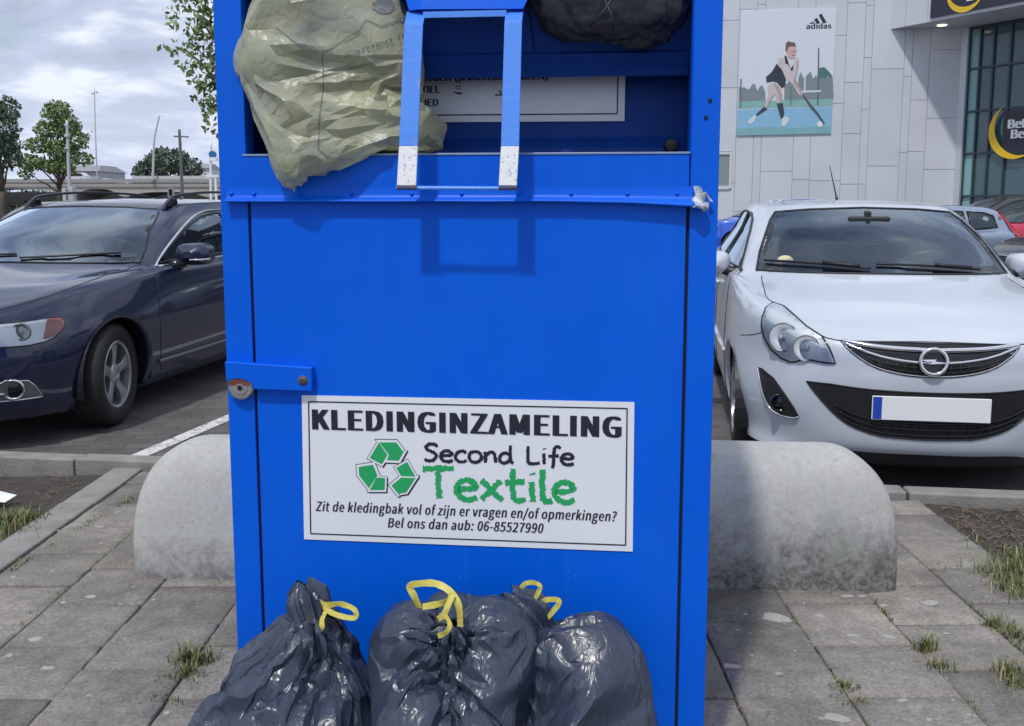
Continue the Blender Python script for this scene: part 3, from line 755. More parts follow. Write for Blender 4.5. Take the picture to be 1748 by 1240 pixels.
def sack(R_, height, base, neck, axis, blobs, seed=1, NT=124, NH=80, nr=.022, frames=34, press=.8, tail=.05, squash=.85, flare=.7, crumple=.004, walls=(), npin=7, lobes=(7, 13, 23)):
    """round bottomed refuse sack standing at base"""
    rnd = random.Random(seed); vs, fs, rings = [], [], []; nb = 11
    for i in range(1, nb+1): rings.append((R_*i/nb, 0.0))
    for j in range(1, NH+1): rings.append((R_, height*j/NH))
    vs.append((base[0], base[1], .02))
    for (r, z) in rings:
        for k in range(NT):
            a = 2*PI*k/NT
            q = noise.noise(Vector((math.cos(a)*2.2+seed*7, math.sin(a)*2.2, z*7)))*crumple*2.2+noise.noise(Vector((math.cos(a)*6+seed*3, math.sin(a)*6, z*20)))*crumple
            vs.append((base[0]+(r+q)*math.cos(a), base[1]+(r+q)*squash*math.sin(a), z+.02+abs(q)))
    n = len(rings)
    for k in range(NT): fs.append((0, 1+k, 1+(k+1) % NT))
    for i in range(n-1):
        for k in range(NT):
            a, b_ = 1+i*NT+k, 1+i*NT+(k+1) % NT
            fs.append((a, b_, b_+NT, a+NT))
    ax = Vector(axis).normalized(); e1 = ax.cross(Vector((0, 1, .2))).normalized(); e2 = ax.cross(e1)
    e1, e2 = -e1, -e2
    if e1.x < 0: e1, e2 = -e1, -e2
    ph = [rnd.uniform(0, 6.28) for _ in range(4)]; pins = {}
    for i in range(1+(n-npin)*NT, len(vs)):
        ri, k = (i-1)//NT, (i-1) % NT; a = 2*PI*k/NT; t = (ri-(n-npin))/(npin-1.)
        w = 1+.35*math.sin(a*lobes[0]+ph[0])+.3*math.sin(a*lobes[1]+ph[1])+.15*math.sin(a*lobes[2]+ph[2])
        rr = nr*(1+(w-1)*(1-.5*t))*(1+flare*math.sin(min(1, t*1.15)*PI*.8)**1.3)*(1-.62*max(0, (t-.5)/.5)**2)
        pins[i] = Vector(neck)+e1*(rr*math.cos(a))+e2*(rr*math.sin(a))+ax*(tail*t*(1+.09*math.sin(a*3+ph[3])))
    return settle(vs, fs, pins, blobs, list(walls)+[[(-3, -1, 0), (3, -1, 0), (3, 4, 0), (-3, 4, 0)]], seed, frames, press, facet=(.24, .0085, 24, 2))
def pillow(w, h, M, neck, axis, blobs, seed, walls, NT=104, NH=60, frames=34, press=.5, nr=.03, tail=.04, fat=.10, npin=6, amp=.1):
    """flat seamed bag: bottom seam with two corners; M places its flat shape (x along the seam, z up the bag)"""
    rnd = random.Random(seed); vs, fs = [], []
    for j in range(NH+1):
        t = j/NH; b_ = .004+fat*math.sin(min(1, t*3)*PI/2)
        for k in range(NT):
            a = 2*PI*k/NT; ca, sa = math.cos(a), math.sin(a)
            x = math.copysign(abs(ca)**.75, ca)*w/2
            q = noise.noise(Vector((x*14+seed, t*8, math.copysign(1, sa))))*.006
            vs.append(M @ Vector((x, sa*b_+q, h*t)))
    for k in range(NT//2): fs.append((k, k+1, (NT-k-1) % NT, (NT-k) % NT)) if k > 0 and k < NT//2-1 else None
    for j in range(NH):
        for k in range(NT): fs.append((j*NT+k, j*NT+(k+1) % NT, (j+1)*NT+(k+1) % NT, (j+1)*NT+k))
    ax = Vector(axis).normalized(); e1 = Vector((1, 0, 0)); e1 = (e1-ax*e1.dot(ax)).normalized(); e2 = ax.cross(e1)
    pins = {}
    for j in range(NH+1-npin, NH+1):
        t = (j-(NH+1-npin))/(npin-1)
        for k in range(NT):
            a = 2*PI*k/NT; rr = nr*(1+.3*math.sin(a*8)+.2*math.sin(a*15+1)+.5*t)
            pins[j*NT+k] = Vector(neck)+e1*rr*math.cos(a)+e2*rr*math.sin(a)+ax*tail*t
    return settle(vs, fs, pins, blobs, walls, seed, frames, press, amp=amp)
# film material: thin glossy polythene, finely creased
f_ = NT('black_film')
def crease(f_, s1, s2, str_, sq=.42):
    d = f_.noise(s1*.5, 3, .5); mv = f_.mapping((1, 1, sq), (0, R(8), 0))
    r1 = f_.math('ABSOLUTE', f_.math('SUBTRACT', f_.noise(s1, 2, .5, vec=mv, dist=.9), .5))
    r2 = f_.math('ABSOLUTE', f_.math('SUBTRACT', f_.noise(s2, 2, .5, vec=mv, dist=.7), .5))
    v1 = f_.voro(s1*1.3, 'F1', vec=mv)
    h = f_.math('ADD', f_.math('ADD', f_.math('MULTIPLY', r1, 1.5), f_.math('MULTIPLY', r2, .8)), f_.math('MULTIPLY', v1, .45))
    f_.bump(h, str_, .012); return d
d_ = crease(f_, 12, 40, .55, .35)
f_.set(Base_Color=f_.mix(d_, (.024, .034, .060), (.038, .050, .082)), Roughness=f_.ramp(f_.noise(7, 4), [(.3, .24), (.7, .40)])); f_.b.inputs['Specular IOR Level'].default_value = .62
M_film = f_.m
M_tape = mat('drawstring_yellow', (.62, .52, .10), .45, var=.25, scale=40, bump=.25, bscale=60, Subsurface_Weight=.15)
back = lambda u0, u1, v, z0, z1: [bw(u0, v, z0), bw(u1, v, z0), bw(u1, v, z1), bw(u0, v, z1)]
front_wall = back(-.8, .7, -.004, -.1, 1.2)
def finish(name, me, mt, label, cat, group, loc):
    for v in me.vertices: v.co -= Vector(loc)
    o = link(name, me, mt); o.location = loc
    return tag(o, label, cat, group)
def tape(parent, pts, w=.011, nrm=(0, -1, .25), n=8):
    off = parent.location; mb = MB(); pth = smoothpath([Vector(p)-off for p in pts], n)
    ws = [w*(1+.25*noise.noise(p_*60)) for p_ in pth]
    nn = [Vector(nrm)+Vector((math.sin(i*.22+w*900)*.6, 0, math.cos(i*.18)*.3)) for i in range(len(pth))]
    mb.ribbon(pth, ws, .0009, nn); return mb.build('drawstring', M_tape, parent, smooth=False)
GB = 'black refuse bags against the front of the bin'
me = sack(.232, .65, (-.495, 1.79), (-.405, 1.83, .475), (-.30, .15, 1), [((-.535, 1.81, .15), (.15, .13, .16)), ((-.475, 1.83, .30), (.10, .10, .11)), ((-.43, 1.84, .40), (.05, .06, .06)), ((-.355, 1.81, .29), (.05, .075, .085))], seed=2, tail=.07, nr=.032, flare=.12, npin=9, lobes=(3, 8, 17), walls=[front_wall], press=.3)
bagL = finish('refuse_bag', me, M_film, 'black refuse bag leaning left, its tall twisted neck folded over a yellow drawstring', 'refuse bag', GB, (-.49, 1.82, 0))
me = sack(.222, .62, (-.122, 1.79), (-.118, 1.755, .470), (.05, -.30, 1), [((-.122, 1.80, .18), (.148, .13, .19)), ((-.205, 1.81, .41), (.072, .08, .095)), ((-.035, 1.82, .41), (.085, .08, .10)), ((-.12, 1.88, .41), (.08, .055, .09))], seed=7, tail=.03, nr=.026, flare=.2, walls=[front_wall], press=.3)
bagM = finish('refuse_bag', me, M_film, 'plump middle black refuse bag, sunken neck with a tall yellow drawstring loop', 'refuse bag', GB, (-.122, 1.80, 0))
me = sack(.228, .68, (.155, 1.78), (.060, 1.85, .425), (-.62, .22, .70), [((.165, 1.79, .17), (.135, .12, .17)), ((.165, 1.82, .345), (.105, .10, .115)), ((.10, 1.84, .30), (.075, .08, .1))], seed=5, tail=.105, nr=.034, flare=.55, npin=14, lobes=(3, 7, 17), walls=[front_wall], press=.3)
bagR = finish('refuse_bag', me, M_film, 'rightmost black refuse bag, its neck flopped left behind the middle bag, two small yellow loops', 'refuse bag', GB, (.145, 1.79, 0))
O = lambda px, py, y: on_y(px, py, y)
tape(bagL, [O(540, 1025, 1.835), O(556, 1033, 1.82), O(580, 1031, 1.80), O(604, 1040, 1.79), O(607, 1054, 1.79), O(590, 1054, 1.80), O(566, 1046, 1.81), O(552, 1034, 1.82)], .011)
tape(bagL, [O(556, 1044, 1.815), O(550, 1058, 1.80), O(549, 1072, 1.79), O(541, 1081, 1.79), O(532, 1080, 1.80)], .011)
tape(bagM, [O(716, 1038, 1.74), O(707, 1018, 1.73), O(699, 1001, 1.73), O(720, 996, 1.73), O(745, 997, 1.72), O(768, 1010, 1.71), O(783, 1035, 1.70), O(786, 1070, 1.70)], .013)
tape(bagM, [O(722, 1036, 1.73), O(745, 1032, 1.715), O(764, 1026, 1.705), O(772, 1016, 1.70), O(764, 1036, 1.69), O(757, 1054, 1.69)], .012)
tape(bagM, [O(748, 1057, 1.69), O(760, 1052, 1.675), O(768, 1066, 1.665), O(762, 1079, 1.66), O(748, 1086, 1.67)], .010)
tape(bagR, [O(890, 1004, 1.85), O(898, 996, 1.84), O(912, 995, 1.83), O(922, 1001, 1.82), O(918, 1013, 1.82), O(914, 1022, 1.825)], .010)
tape(bagR, [O(922, 1030, 1.83), O(934, 1024, 1.815), O(950, 1024, 1.805), O(954, 1030, 1.80), O(944, 1044, 1.80), O(936, 1055, 1.81)], .010)
# donation bag of thin yellowish film stuffed in the opening, half out over the hopper lip
f_ = NT('yellow_film')
d_ = crease(f_, 9, 30, .55, .9)
tl = f_.noise(7, 5, .6)
f_.set(Base_Color=f_.mix(f_.ramp(tl, [(.36, 0.), (.62, 1.)]), (.50, .53, .45), (.71, .71, .46)), Roughness=.33, Subsurface_Weight=.0); f_.b.inputs['Specular IOR Level'].default_value = .5
out_ = f_.t.nodes['Material Output']; tr_ = f_.n('ShaderNodeBsdfTransparent'); tr_.inputs[0].default_value = (.93, .95, .84, 1)
tl_ = f_.n('ShaderNodeBsdfTranslucent'); tl_.inputs[0].default_value = (.62, .64, .48, 1)
m1_ = f_.n('ShaderNodeMixShader'); m1_.inputs[0].default_value = .25; f_.l(f_.b.outputs[0], m1_.inputs[1]); f_.l(tl_.outputs[0], m1_.inputs[2])
m2_ = f_.n('ShaderNodeMixShader'); f_.l(f_.ramp(f_.noise(9, 4), [(.35, .30), (.65, .46)]), m2_.inputs[0]); f_.l(m1_.outputs[0], m2_.inputs[1]); f_.l(tr_.outputs[0], m2_.inputs[2]); f_.l(m2_.outputs[0], out_.inputs[0])
M_yfilm = f_.m
def bp(px, py, v):   # pixel -> world point on a plane v behind the bin front
    u, z = B(px, py, v); return bw(u, v, z)
tip, rgt = bp(455, 360, -.085), bp(775, 262, .045)
ex = (rgt-tip).normalized(); mid = (tip+rgt)/2
ez = Vector((-.32, .1, 1)); ez = (ez-ex*ez.dot(ex)).normalized(); ey = ez.cross(ex)
Mx = Matrix(((ex.x, ey.x, ez.x, mid.x), (ex.y, ey.y, ez.y, mid.y), (ex.z, ey.z, ez.z, mid.z), (0, 0, 0, 1)))
lipz = oz
sl_ = lambda u0, u1, v, z0, z1: back(u0, u1, v, z0, z1)
walls = [sl_(-.9, .7, -.006, 1.0, oz), [bw(-.9, -.006, oz), bw(.7, -.006, oz), bw(.7, .3, oz), bw(-.9, .3, oz)], sl_(-.9, .7, VB, 1.2, 2.2)]
def ball(px, py, v, rx, ry, rz): return (tuple(bp(px, py, v)), (rx, ry, rz))
blobs = [ball(600, 200, .045, .155, .07, .062), ball(530, 225, .02, .075, .05, .055), ball(497, 268, -.045, .036, .026, .045), ball(550, 262, -.038, .05, .024, .028), ball(700, 225, .07, .07, .05, .04), ball(462, 102, .01, .070, .06, .062), ball(620, 80, .05, .11, .07, .09), ball(560, -20, .06, .12, .07, .10)]
me = pillow(.46, .74, Mx, bp(560, -150, .06), (-.1, .1, 1), blobs, 4, walls, fat=.085, press=.15)
ybag = finish('donation_bag', me, M_yfilm, 'translucent yellow-green plastic donation bag bulging out of the hatch of the bin', 'donation bag', None, tuple(bp(600, 200, .05)))
# clothes showing dimly through the film
M_cl = [mat('grey_cloth', (.20, .22, .22), .9, var=.3, scale=12), mat('dark_cloth', (.07, .085, .09), .9, var=.3, scale=12), mat('sage_cloth', (.26, .30, .26), .9, var=.3, scale=12)]
for bi, (c, r) in enumerate(blobs):
    cm = contents_ball((c[0]-ybag.location.x, c[1]-ybag.location.y, c[2]-ybag.location.z), tuple(q*.90 for q in r), 4, bi); link('contents', cm, M_cl[bi % 3], ybag, True)
# print on the film: faint words and outlines pressed on to the crumpled surface
ybv = BVHTree.FromPolygons([ybag.location+v.co for v in ybag.data.vertices], [tuple(p.vertices) for p in ybag.data.polygons])
def on_film(px, py, lift=.0022):
    d = ray(px, py).normalized(); h = ybv.ray_cast(CAM, d)
    return (h[0]-d*lift-ybag.location) if h[0] is not None else None
M_print = mat('faded_print', (.10, .12, .13), .5)
vs, fs = text_mesh('Samen in', 1.); w1_ = max(v[0] for v in vs)
bm = bmesh.new(); bv = [bm.verts.new((x, y, 0)) for x, y in vs]
for f in fs:
    try: bm.faces.new([bv[i] for i in f])
    except ValueError: pass
bmesh.ops.triangulate(bm, faces=bm.faces)
for _ in range(4):
    le = [e for e in bm.edges if e.calc_length() > .07]
    if le: bmesh.ops.subdivide_edges(bm, edges=le, cuts=1, use_grid_fill=False); bmesh.ops.triangulate(bm, faces=bm.faces)
bm.verts.index_update(); pts = [on_film(584+(v.co.x/w1_)*114+v.co.y*9, 100-(v.co.x/w1_)*38-v.co.y*35, .0042) for v in bm.verts]; tf = [tuple(v.index for v in f.verts) for f in bm.faces]; bm.free()
m = MB(); m.add([p if p is not None else Vector((0, 0, 0)) for p in pts], [f for f in tf if all(pts[i] is not None for i in f)]); m.build('print', M_print, ybag, fix=False)
def film_line(pxs, w, mt=M_print, nm='print_line'):
    dense = []
    for (a0, b0), (a1, b1) in zip(pxs, pxs[1:]):
        k = max(2, int(math.hypot(a1-a0, b1-b0)/4)); dense += [(a0+(a1-a0)*i/k, b0+(b1-b0)*i/k) for i in range(k)]
    q = [on_film(*p) for p in dense+[pxs[-1]]]; q = [p for p in q if p is not None]
    mb = MB(); mb.ribbon(q, w, .0004, (0, -1, .2)); mb.build(nm, mt, ybag, fix=False)
film_line([(692, 30), (650, 45), (625, 34), (612, 52), (570, 80), (550, 90), (552, 150), (545, 200), (543, 255), (560, 268), (600, 272)], .0016)
film_line([(470, 45), (500, 70), (540, 90)], .0012)
for y_ in (105, 108): film_line([(595, y_+12), (640, y_-1)], .0011)
for (cx_, cy_, rx_, ry_) in ((655, 10, 18, 14),):
    m = MB(); ring = [on_film(cx_+rx_*math.cos(2*PI*i/20)*(1+.2*math.sin(3*i)), cy_+ry_*math.sin(2*PI*i/20)) for i in range(20)]; c0_ = on_film(cx_, cy_)
    if c0_ is not None and all(p is not None for p in ring): m.add(ring+[c0_], [(i, (i+1) % 20, 20) for i in range(20)]); m.build('print', M_print, ybag, fix=False)
# dark padded coat hanging in the top of the opening
f_ = NT('dark_nylon'); d_ = crease(f_, 10, 26, .5)
f_.set(Base_Color=f_.mix(d_, (.012, .014, .024), (.024, .026, .038)), Roughness=.5); M_nylon = f_.m
ctr = bp(1040, -14, .05); m = MB(); rows = []; NU, NV = 90, 60
for j in range(NV+1):
    th = PI*j/NV; row = []
    for i in range(NU):
        a = 2*PI*i/NU; d = Vector((math.sin(th)*math.cos(a), math.sin(th)*math.sin(a), -math.cos(th)))
        q = 1+.16*noise.noise(d*1.6+Vector((4, 2, 1)))-.10*abs(noise.noise(Vector((d.x*5+d.z*2, d.y*3, d.z*1.6))))-.06*abs(noise.noise(Vector((d.x*11, d.y*6, d.z*4+3))))+.02*noise.noise(d*17)
        sx_ = .185 if d.z < 0 else .17
        row.append((d.x*sx_*q, d.y*.062*q, d.z*.112*q-.012*math.cos(a*2)*math.sin(th)))
    rows.append(row)
m.grid(rows, closed=True); coat = m.build('dark_coat', M_nylon, smooth=True); coat.location = ctr; coat.rotation_euler = (0, R(7), -BYAW)
tag(coat, 'dark padded garment hanging down inside the top right of the open hatch', 'coat')
m = MB()
for (x0, z0, x1, z1) in ((-.03, -.085, .012, -.02), (.02, -.09, -.005, -.03)):
    m.tube([(x0, -.060, z0), ((x0+x1)/2+.006, -.066, (z0+z1)/2), (x1, -.064, z1)], .0022, 6)
m.build('seam', M_nylon, coat, smooth=True)
# ---------- cars: one surface skinned over hand-set waterlines, with panels, glass and lamps laid on it ----------
def cr(p0, p1, p2, p3, t): return .5*((2*p1)+(p2-p0)*t+(2*p0-5*p1+4*p2-p3)*t*t+(3*p1-p0-3*p2+p3)*t**3)
def skin_rows(rows, nc=12, nr=9):
    rows = [[Vector(p) for p in r] for r in rows]; mir = lambda v: Vector((-v.x, v.y, v.z))
    fine = []
    for r in rows:
        ext = [mir(r[1])]+r+[mir(r[-2])]; out = []
        for i in range(len(r)-1):
            for k in range(nc): out.append(cr(ext[i], ext[i+1], ext[i+2], ext[i+3], k/nc))
        out.append(r[-1].copy()); fine.append(out)
    n = len(fine); cols = len(fine[0]); res = []
    for i in range(n-1):
        for k in range(nr):
            t = k/nr; row = []
            for j in range(cols):
                p1, p2 = fine[i][j], fine[i+1][j]
                p0 = fine[i-1][j] if i > 0 else p1*2-p2
                p3 = fine[i+2][j] if i+2 < n else mir(fine[i][j])+Vector((0, 0, 0)) if i+2 == n else p2*2-p1
                row.append(cr(p0, p1, p2, p3, t))
            res.append(row)
    res.append(fine[-1]); return res
class Car:
    def __init__(s, root, rows, paint, nc=12, nr=9, wheels=(), wr=.34, z_off=0.):
        s.root = root; s.paint = paint; s.holes = []
        res = skin_rows(rows, nc, nr); cols = len(res[0]); nrow = len(res)
        s.v = []; s.f = []
        for sgn in (1, -1):
            b_ = len(s.v)
            for r in res:
                for p in r: s.v.append(Vector((p.x*sgn, p.y, p.z)))
            for i in range(nrow-1):
                for j in range(cols-1):
                    q = (b_+i*cols+j, b_+i*cols+j+1, b_+(i+1)*cols+j+1, b_+(i+1)*cols+j)
                    s.f.append(q if sgn > 0 else q[::-1])
        s.bvh = BVHTree.FromPolygons(s.v, s.f)
        s.wheels, s.wr = wheels, wr
        s.inv = root_matrix(root).inverted()
    # outline helpers -------------------------------------------------------------------------------------
    def cam_pts(s, pxs):
        """where the camera's rays through these pixels meet the body, in car space"""
        o = s.inv @ CAM; out = []
        for px, py in pxs:
            d = (s.inv.to_3x3() @ ray(px, py)).normalized(); h = s.bvh.ray_cast(o, d)
            if h[0]: out.append(h[0])
        return out
    def hit(s, axis, a, b_, side=1):
        if axis == 'front': o, d = Vector((a, -2, b_)), Vector((0, 1, 0))
        elif axis == 'side': o, d = Vector((3*side, a, b_)), Vector((-side, 0, 0))
        elif axis == 'top': o, d = Vector((a, b_, 4)), Vector((0, 0, -1))
        else: o, d = Vector((a, 9, b_)), Vector((0, -1, 0))
        h = s.bvh.ray_cast(o, d)
        if h[0] is None:
            h = s.bvh.find_nearest(o+d*2.)
            return h[0], h[1]
        n = h[1]
        if n.dot(d) > 0: n = -n
        return h[0], n
    def patch(s, name, outline, axis, mt, parent=None, off=.0015, side=1, res=.035, seal=None, seal_r=.004, hole=False, seal_name='seal'):
        """a panel with this outline (seen along axis) lying on the body"""
        ol = [Vector(p) for p in outline]; pts = []
        n = len(ol)
        for i in range(n):
            a_, b_ = ol[i], ol[(i+1) % n]; m_ = max(1, int((b_-a_).length/res))
            for k in range(m_): pts.append(a_+(b_-a_)*k/m_)
        nb = len(pts); xs_ = [p.x for p in pts]; ys_ = [p.y for p in pts]
        def inside(p, marg=0):
            c_ = False
            for i in range(nb):
                a_, b_ = pts[i], pts[(i+1) % nb]
                if (a_.y > p.y) != (b_.y > p.y) and p.x < (b_.x-a_.x)*(p.y-a_.y)/(b_.y-a_.y)+a_.x: c_ = not c_
            return c_
        x = min(xs_)+res/2
        extra = []
        while x < max(xs_):
            y = min(ys_)+res/2
            while y < max(ys_):
                p = Vector((x+.001*((len(extra)*7) % 5), y))
                if inside(p) and min((p-q).length for q in pts) > res*.45: extra.append(p)
                y += res
            x += res
        V, E_, F, _, _, _ = geometry.delaunay_2d_cdt(pts+extra, [], [list(range(nb))], 1, 1e-6)
        vs = []
        for p in V:
            h, nrm = s.hit(axis, p.x, p.y, side); vs.append(h+nrm*off)
        mb = MB(); mb.add(vs, [tuple(f_) for f_ in F])
        me_o = mb.build(name, mt, parent or s.root, smooth=True, fix=False)
        # face outward
        me_ = me_o.data; me_.update()
        dirv = {'front': Vector((0, -1, 0)), 'side': Vector((side, 0, 0)), 'top': Vector((0, 0, 1)), 'rear': Vector((0, 1, 0))}[axis]
        if sum(p.normal.dot(dirv)*p.area for p in me_.polygons) < 0: me_.flip_normals()
        if seal:
            ring = []
            for p in pts:
                h, nrm = s.hit(axis, p.x, p.y, side); ring.append(h+nrm*(off+.0005))
            ring.append(ring[0]); ring.append(ring[1])
            mb = MB(); mb.tube(ring, seal_r, 6, cap=False); mb.build(seal_name, seal, me_o, smooth=True, fix=True)
        if hole: s.holes.append((axis, [Vector(p) for p in pts], side))
        return me_o
    def line(s, pts, axis, r, mt, parent=None, name='panel_gap', side=1, off=0., n=6, closed=False):
        """a gap, trim strip or bar following the body along pts"""
        out = []
        pth = smoothpath([(p[0], p[1], 0) for p in pts], n)
        for p in pth:
            h, nrm = s.hit(axis, p.x, p.y, side); out.append(h+nrm*off)
        mb = MB(); mb.tube(out, r, 6); return mb.build(name, mt, parent or s.root, smooth=True)
    def body(s, lining=None, margin=.012):
        gone = set()
        for axis, pts, side in s.holes:
            nb = len(pts); ix = {'front': (0, 2), 'side': (1, 2), 'rear': (0, 2), 'top': (0, 1)}[axis]
            x0, x1 = min(p.x for p in pts), max(p.x for p in pts); y0, y1 = min(p.y for p in pts), max(p.y for p in pts)
            for i, v in enumerate(s.v):
                a_, b_ = v[ix[0]], v[ix[1]]
                if not (x0 < a_ < x1 and y0 < b_ < y1): continue
                if axis == 'side' and v.x*side < .3: continue
                if axis == 'front' and v.y > s.mid: continue
                if axis == 'rear' and v.y < s.mid: continue
                c_ = False; dm = 9.
                for k in range(nb):
                    p, q = pts[k], pts[(k+1) % nb]
                    if (p.y > b_) != (q.y > b_) and a_ < (q.x-p.x)*(b_-p.y)/(q.y-p.y)+p.x: c_ = not c_
                    e_ = q-p; t_ = max(0, min(1, ((a_-p.x)*e_.x+(b_-p.y)*e_.y)/max(1e-9, e_.length_squared))); dm = min(dm, math.hypot(a_-p.x-e_.x*t_, b_-p.y-e_.y*t_))
                if c_ and dm > .004: gone.add(i)
        fs = [f_ for f_ in s.f if not all(i in gone for i in f_)]
        nv = [v.copy() for v in s.v]
        for (wx, wy, wz) in s.wheels:
            arch = set()
            for i, v in enumerate(s.v):
                if v.x*wx > 0 and abs(v.x) > .45 and (v.y-wy)**2+(v.z-wz)**2 < (s.wr+.004)**2: arch.add(i)
            fs = [f_ for f_ in fs if not all(i in arch for i in f_)]
            for i in arch:      # draw the cut edge out to the true circle
                d = Vector((nv[i].y-wy, nv[i].z-wz)); d = d.normalized()*(s.wr+.004) if d.length > 1e-6 else Vector((0, s.wr))
                h = s.bvh.ray_cast(Vector((3*math.copysign(1, wx), wy+d.x, wz+d.y)), Vector((-math.copysign(1, wx), 0, 0)))
                nv[i] = h[0] if h[0] is not None and abs(h[0].x) > .45 else Vector((nv[i].x, wy+d.x, wz+d.y))
        mb = MB(); mb.v = [tuple(v) for v in nv]; mb.f = fs; mb.mi = [0]*len(fs)
        me = bpy.data.meshes.new('body'); me.from_pydata(mb.v, [], fs)
        bm = bmesh.new(); bm.from_mesh(me); bmesh.ops.remove_doubles(bm, verts=bm.verts, dist=.0004)
        loose = [v for v in bm.verts if not v.link_faces]; bmesh.ops.delete(bm, geom=loose, context='VERTS')
        bm.to_mesh(me); bm.free()
        o = link('body', me, s.paint, s.root, True)
        if lining:
            me2 = me.copy(); me2.name = 'lining'; me.update()
            for v, w in zip(me2.vertices, me.vertices): v.co = w.co-w.normal*.022
            me2.materials.clear(); l_ = link('interior_lining', me2, lining, s.root, True)
        return o
def root_matrix(o): return Matrix.Translation(o.location) @ o.rotation_euler.to_matrix().to_4x4()
def car_paint(name, col, metal=0., rough=.25, coat=1., flake=0.):
    m = NT(name); f = m.noise(3, 3)
    m.set(Base_Color=m.mix(f, tuple(c*.96 for c in col), tuple(min(1, c*1.04) for c in col)), Metallic=metal, Roughness=rough)
    m.b.inputs['Coat Weight'].default_value = coat; m.b.inputs['Coat Roughness'].default_value = .03
    return m.m
def glass_mat(name, tint, refl=1.):
    m = NT(name); t = m.t; t.nodes.remove(m.b); out = t.nodes['Material Output']
    tr = m.n('ShaderNodeBsdfTransparent'); tr.inputs[0].default_value = (*tint, 1)
    gl_ = m.n('ShaderNodeBsdfGlossy'); gl_.inputs['Roughness'].default_value = .015; gl_.inputs[0].default_value = (.76, .88, 1, 1)
    fr = m.n('ShaderNodeFresnel', IOR=1.55)
    mx = m.n('ShaderNodeMixShader'); m.l(m.math('MINIMUM', m.math('MULTIPLY', fr.outputs[0], refl), 1.), mx.inputs[0]); m.l(tr.outputs[0], mx.inputs[1]); m.l(gl_.outputs[0], mx.inputs[2]); m.l(mx.outputs[0], out.inputs[0])
    return m.m
M_black = mat('black_plastic', (.012, .013, .016), .45, bump=.05)
M_gloss = mat('gloss_black', (.008, .009, .012), .12)
M_chrome = mat('chrome', (.78, .79, .80), .09, 1.)
M_alloy = mat('alloy_silver', (.42, .43, .45), .32, .85)
M_tyre = mat('tyre_rubber', (.012, .012, .013), .72, var=.3, scale=20, bump=.2, bscale=80)
M_lining = mat('cabin_trim', (.014, .022, .038), .8)
M_seat = mat('seat_cloth', (.012, .013, .018), .85, bump=.2, bscale=150)
M_glass = glass_mat('car_glass', (.84, .92, .97), 1.7)
M_side_glass = glass_mat('side_glass', (.50, .58, .58), 1.5)
M_lens = glass_mat('lamp_lens', (.93, .95, .96), 1.0)
M_reflect = mat('lamp_reflector', (.80, .81, .82), .34, .45, bump=.3, bscale=35)
M_amber = mat('amber_lens', (.50, .13, .10), .18)
M_redlens = mat('red_lens', (.42, .012, .03), .16)
M_plate = mat('plate_white', (.78, .79, .80), .4)
M_eu = mat('plate_blue', (.01, .06, .40), .4)
def wheel(root, x, y, z, r, side, style='five', w=.205, small=False):
    """tyre and alloy rim; side = +1 when its face looks to +x"""
    e = bpy.data.objects.new('wheel', None); COL.objects.link(e); e.parent = root; e.location = (x, y, z)
    rr = r*.66
    m = MB(); prof = [(rr, -.09), (rr+.012, -.098), (r-.045, -w/2), (r-.018, -w/2+.012), (r-.003, -w/2+.032), (r, -.05), (r, .05), (r-.003, w/2-.032), (r-.018, w/2-.012), (r-.045, w/2), (rr+.012, .098), (rr, .09)]
    m.lathe([(a_, b_*side) for a_, b_ in prof], (0, 0, 0), 48, 'x'); m.build('tyre', M_tyre, e, smooth=True)
    m = MB(); m.lathe([(a_, b_*side) for a_, b_ in ((rr, .09), (rr-.008, .094), (rr-.022, .088), (rr-.028, .03), (rr-.04, -.08))], (0, 0, 0), 48, 'x')
    ns = {'five': 5, 'multi': 9}.get(style, 5)
    for k in range(ns):
        a0 = 2*PI*k/ns+.3
        def rp(rad, ang, h): return (h*side, rad*math.cos(ang), rad*math.sin(ang))
        n_ = 6; rows = []
        for i in range(n_+1):
            t = i/n_; rad = .055+(rr-.024-.055)*t
            hw = ((.036-.012*math.sin(t*PI)+.014*t) if ns == 5 else .016+.006*t)/rad
            h = .072+.012*math.sin(t*PI*.6)
            rows.append([rp(rad, a0-hw, h-.035), rp(rad, a0-hw, h-.008), rp(rad, a0-hw*.55, h), rp(rad, a0+hw*.55, h), rp(rad, a0+hw, h-.008), rp(rad, a0+hw, h-.035)])
        m.grid(rows)
    m.lathe([(a_, b_*side) for a_, b_ in ((.07, .05), (.07, .07), (.055, .08), (.03, .084), (.028, .076), (0, .078))], (0, 0, 0), 24, 'x')
    m.build('rim', M_alloy, e, smooth=True).modifiers.new('e', 'EDGE_SPLIT').split_angle = R(38)
    m = MB(); m.lathe([(.0, -.02*side), (rr*.72, -.02*side), (rr*.72, .01*side), (0, .01*side)], (0, 0, 0), 32, 'x'); m.build('brake_disc', mat('brake_disc', (.10, .095, .09), .5, .6), e)
    return e
def well(root, x, y, z, r, side):
    m = MB(); rows = []
    for i in range(25):
        a = -.25+(PI+.5)*i/24; rows.append([(x0, y+r*math.cos(a), z+r*math.sin(a)) for x0 in (x+.012*side, x-.06*side, x-.26*side)])
    m.grid(rows); m.add([rows[k][2] for k in range(25)], [tuple(range(25))]); m.build('wheel_arch', M_black, root, fix=False)
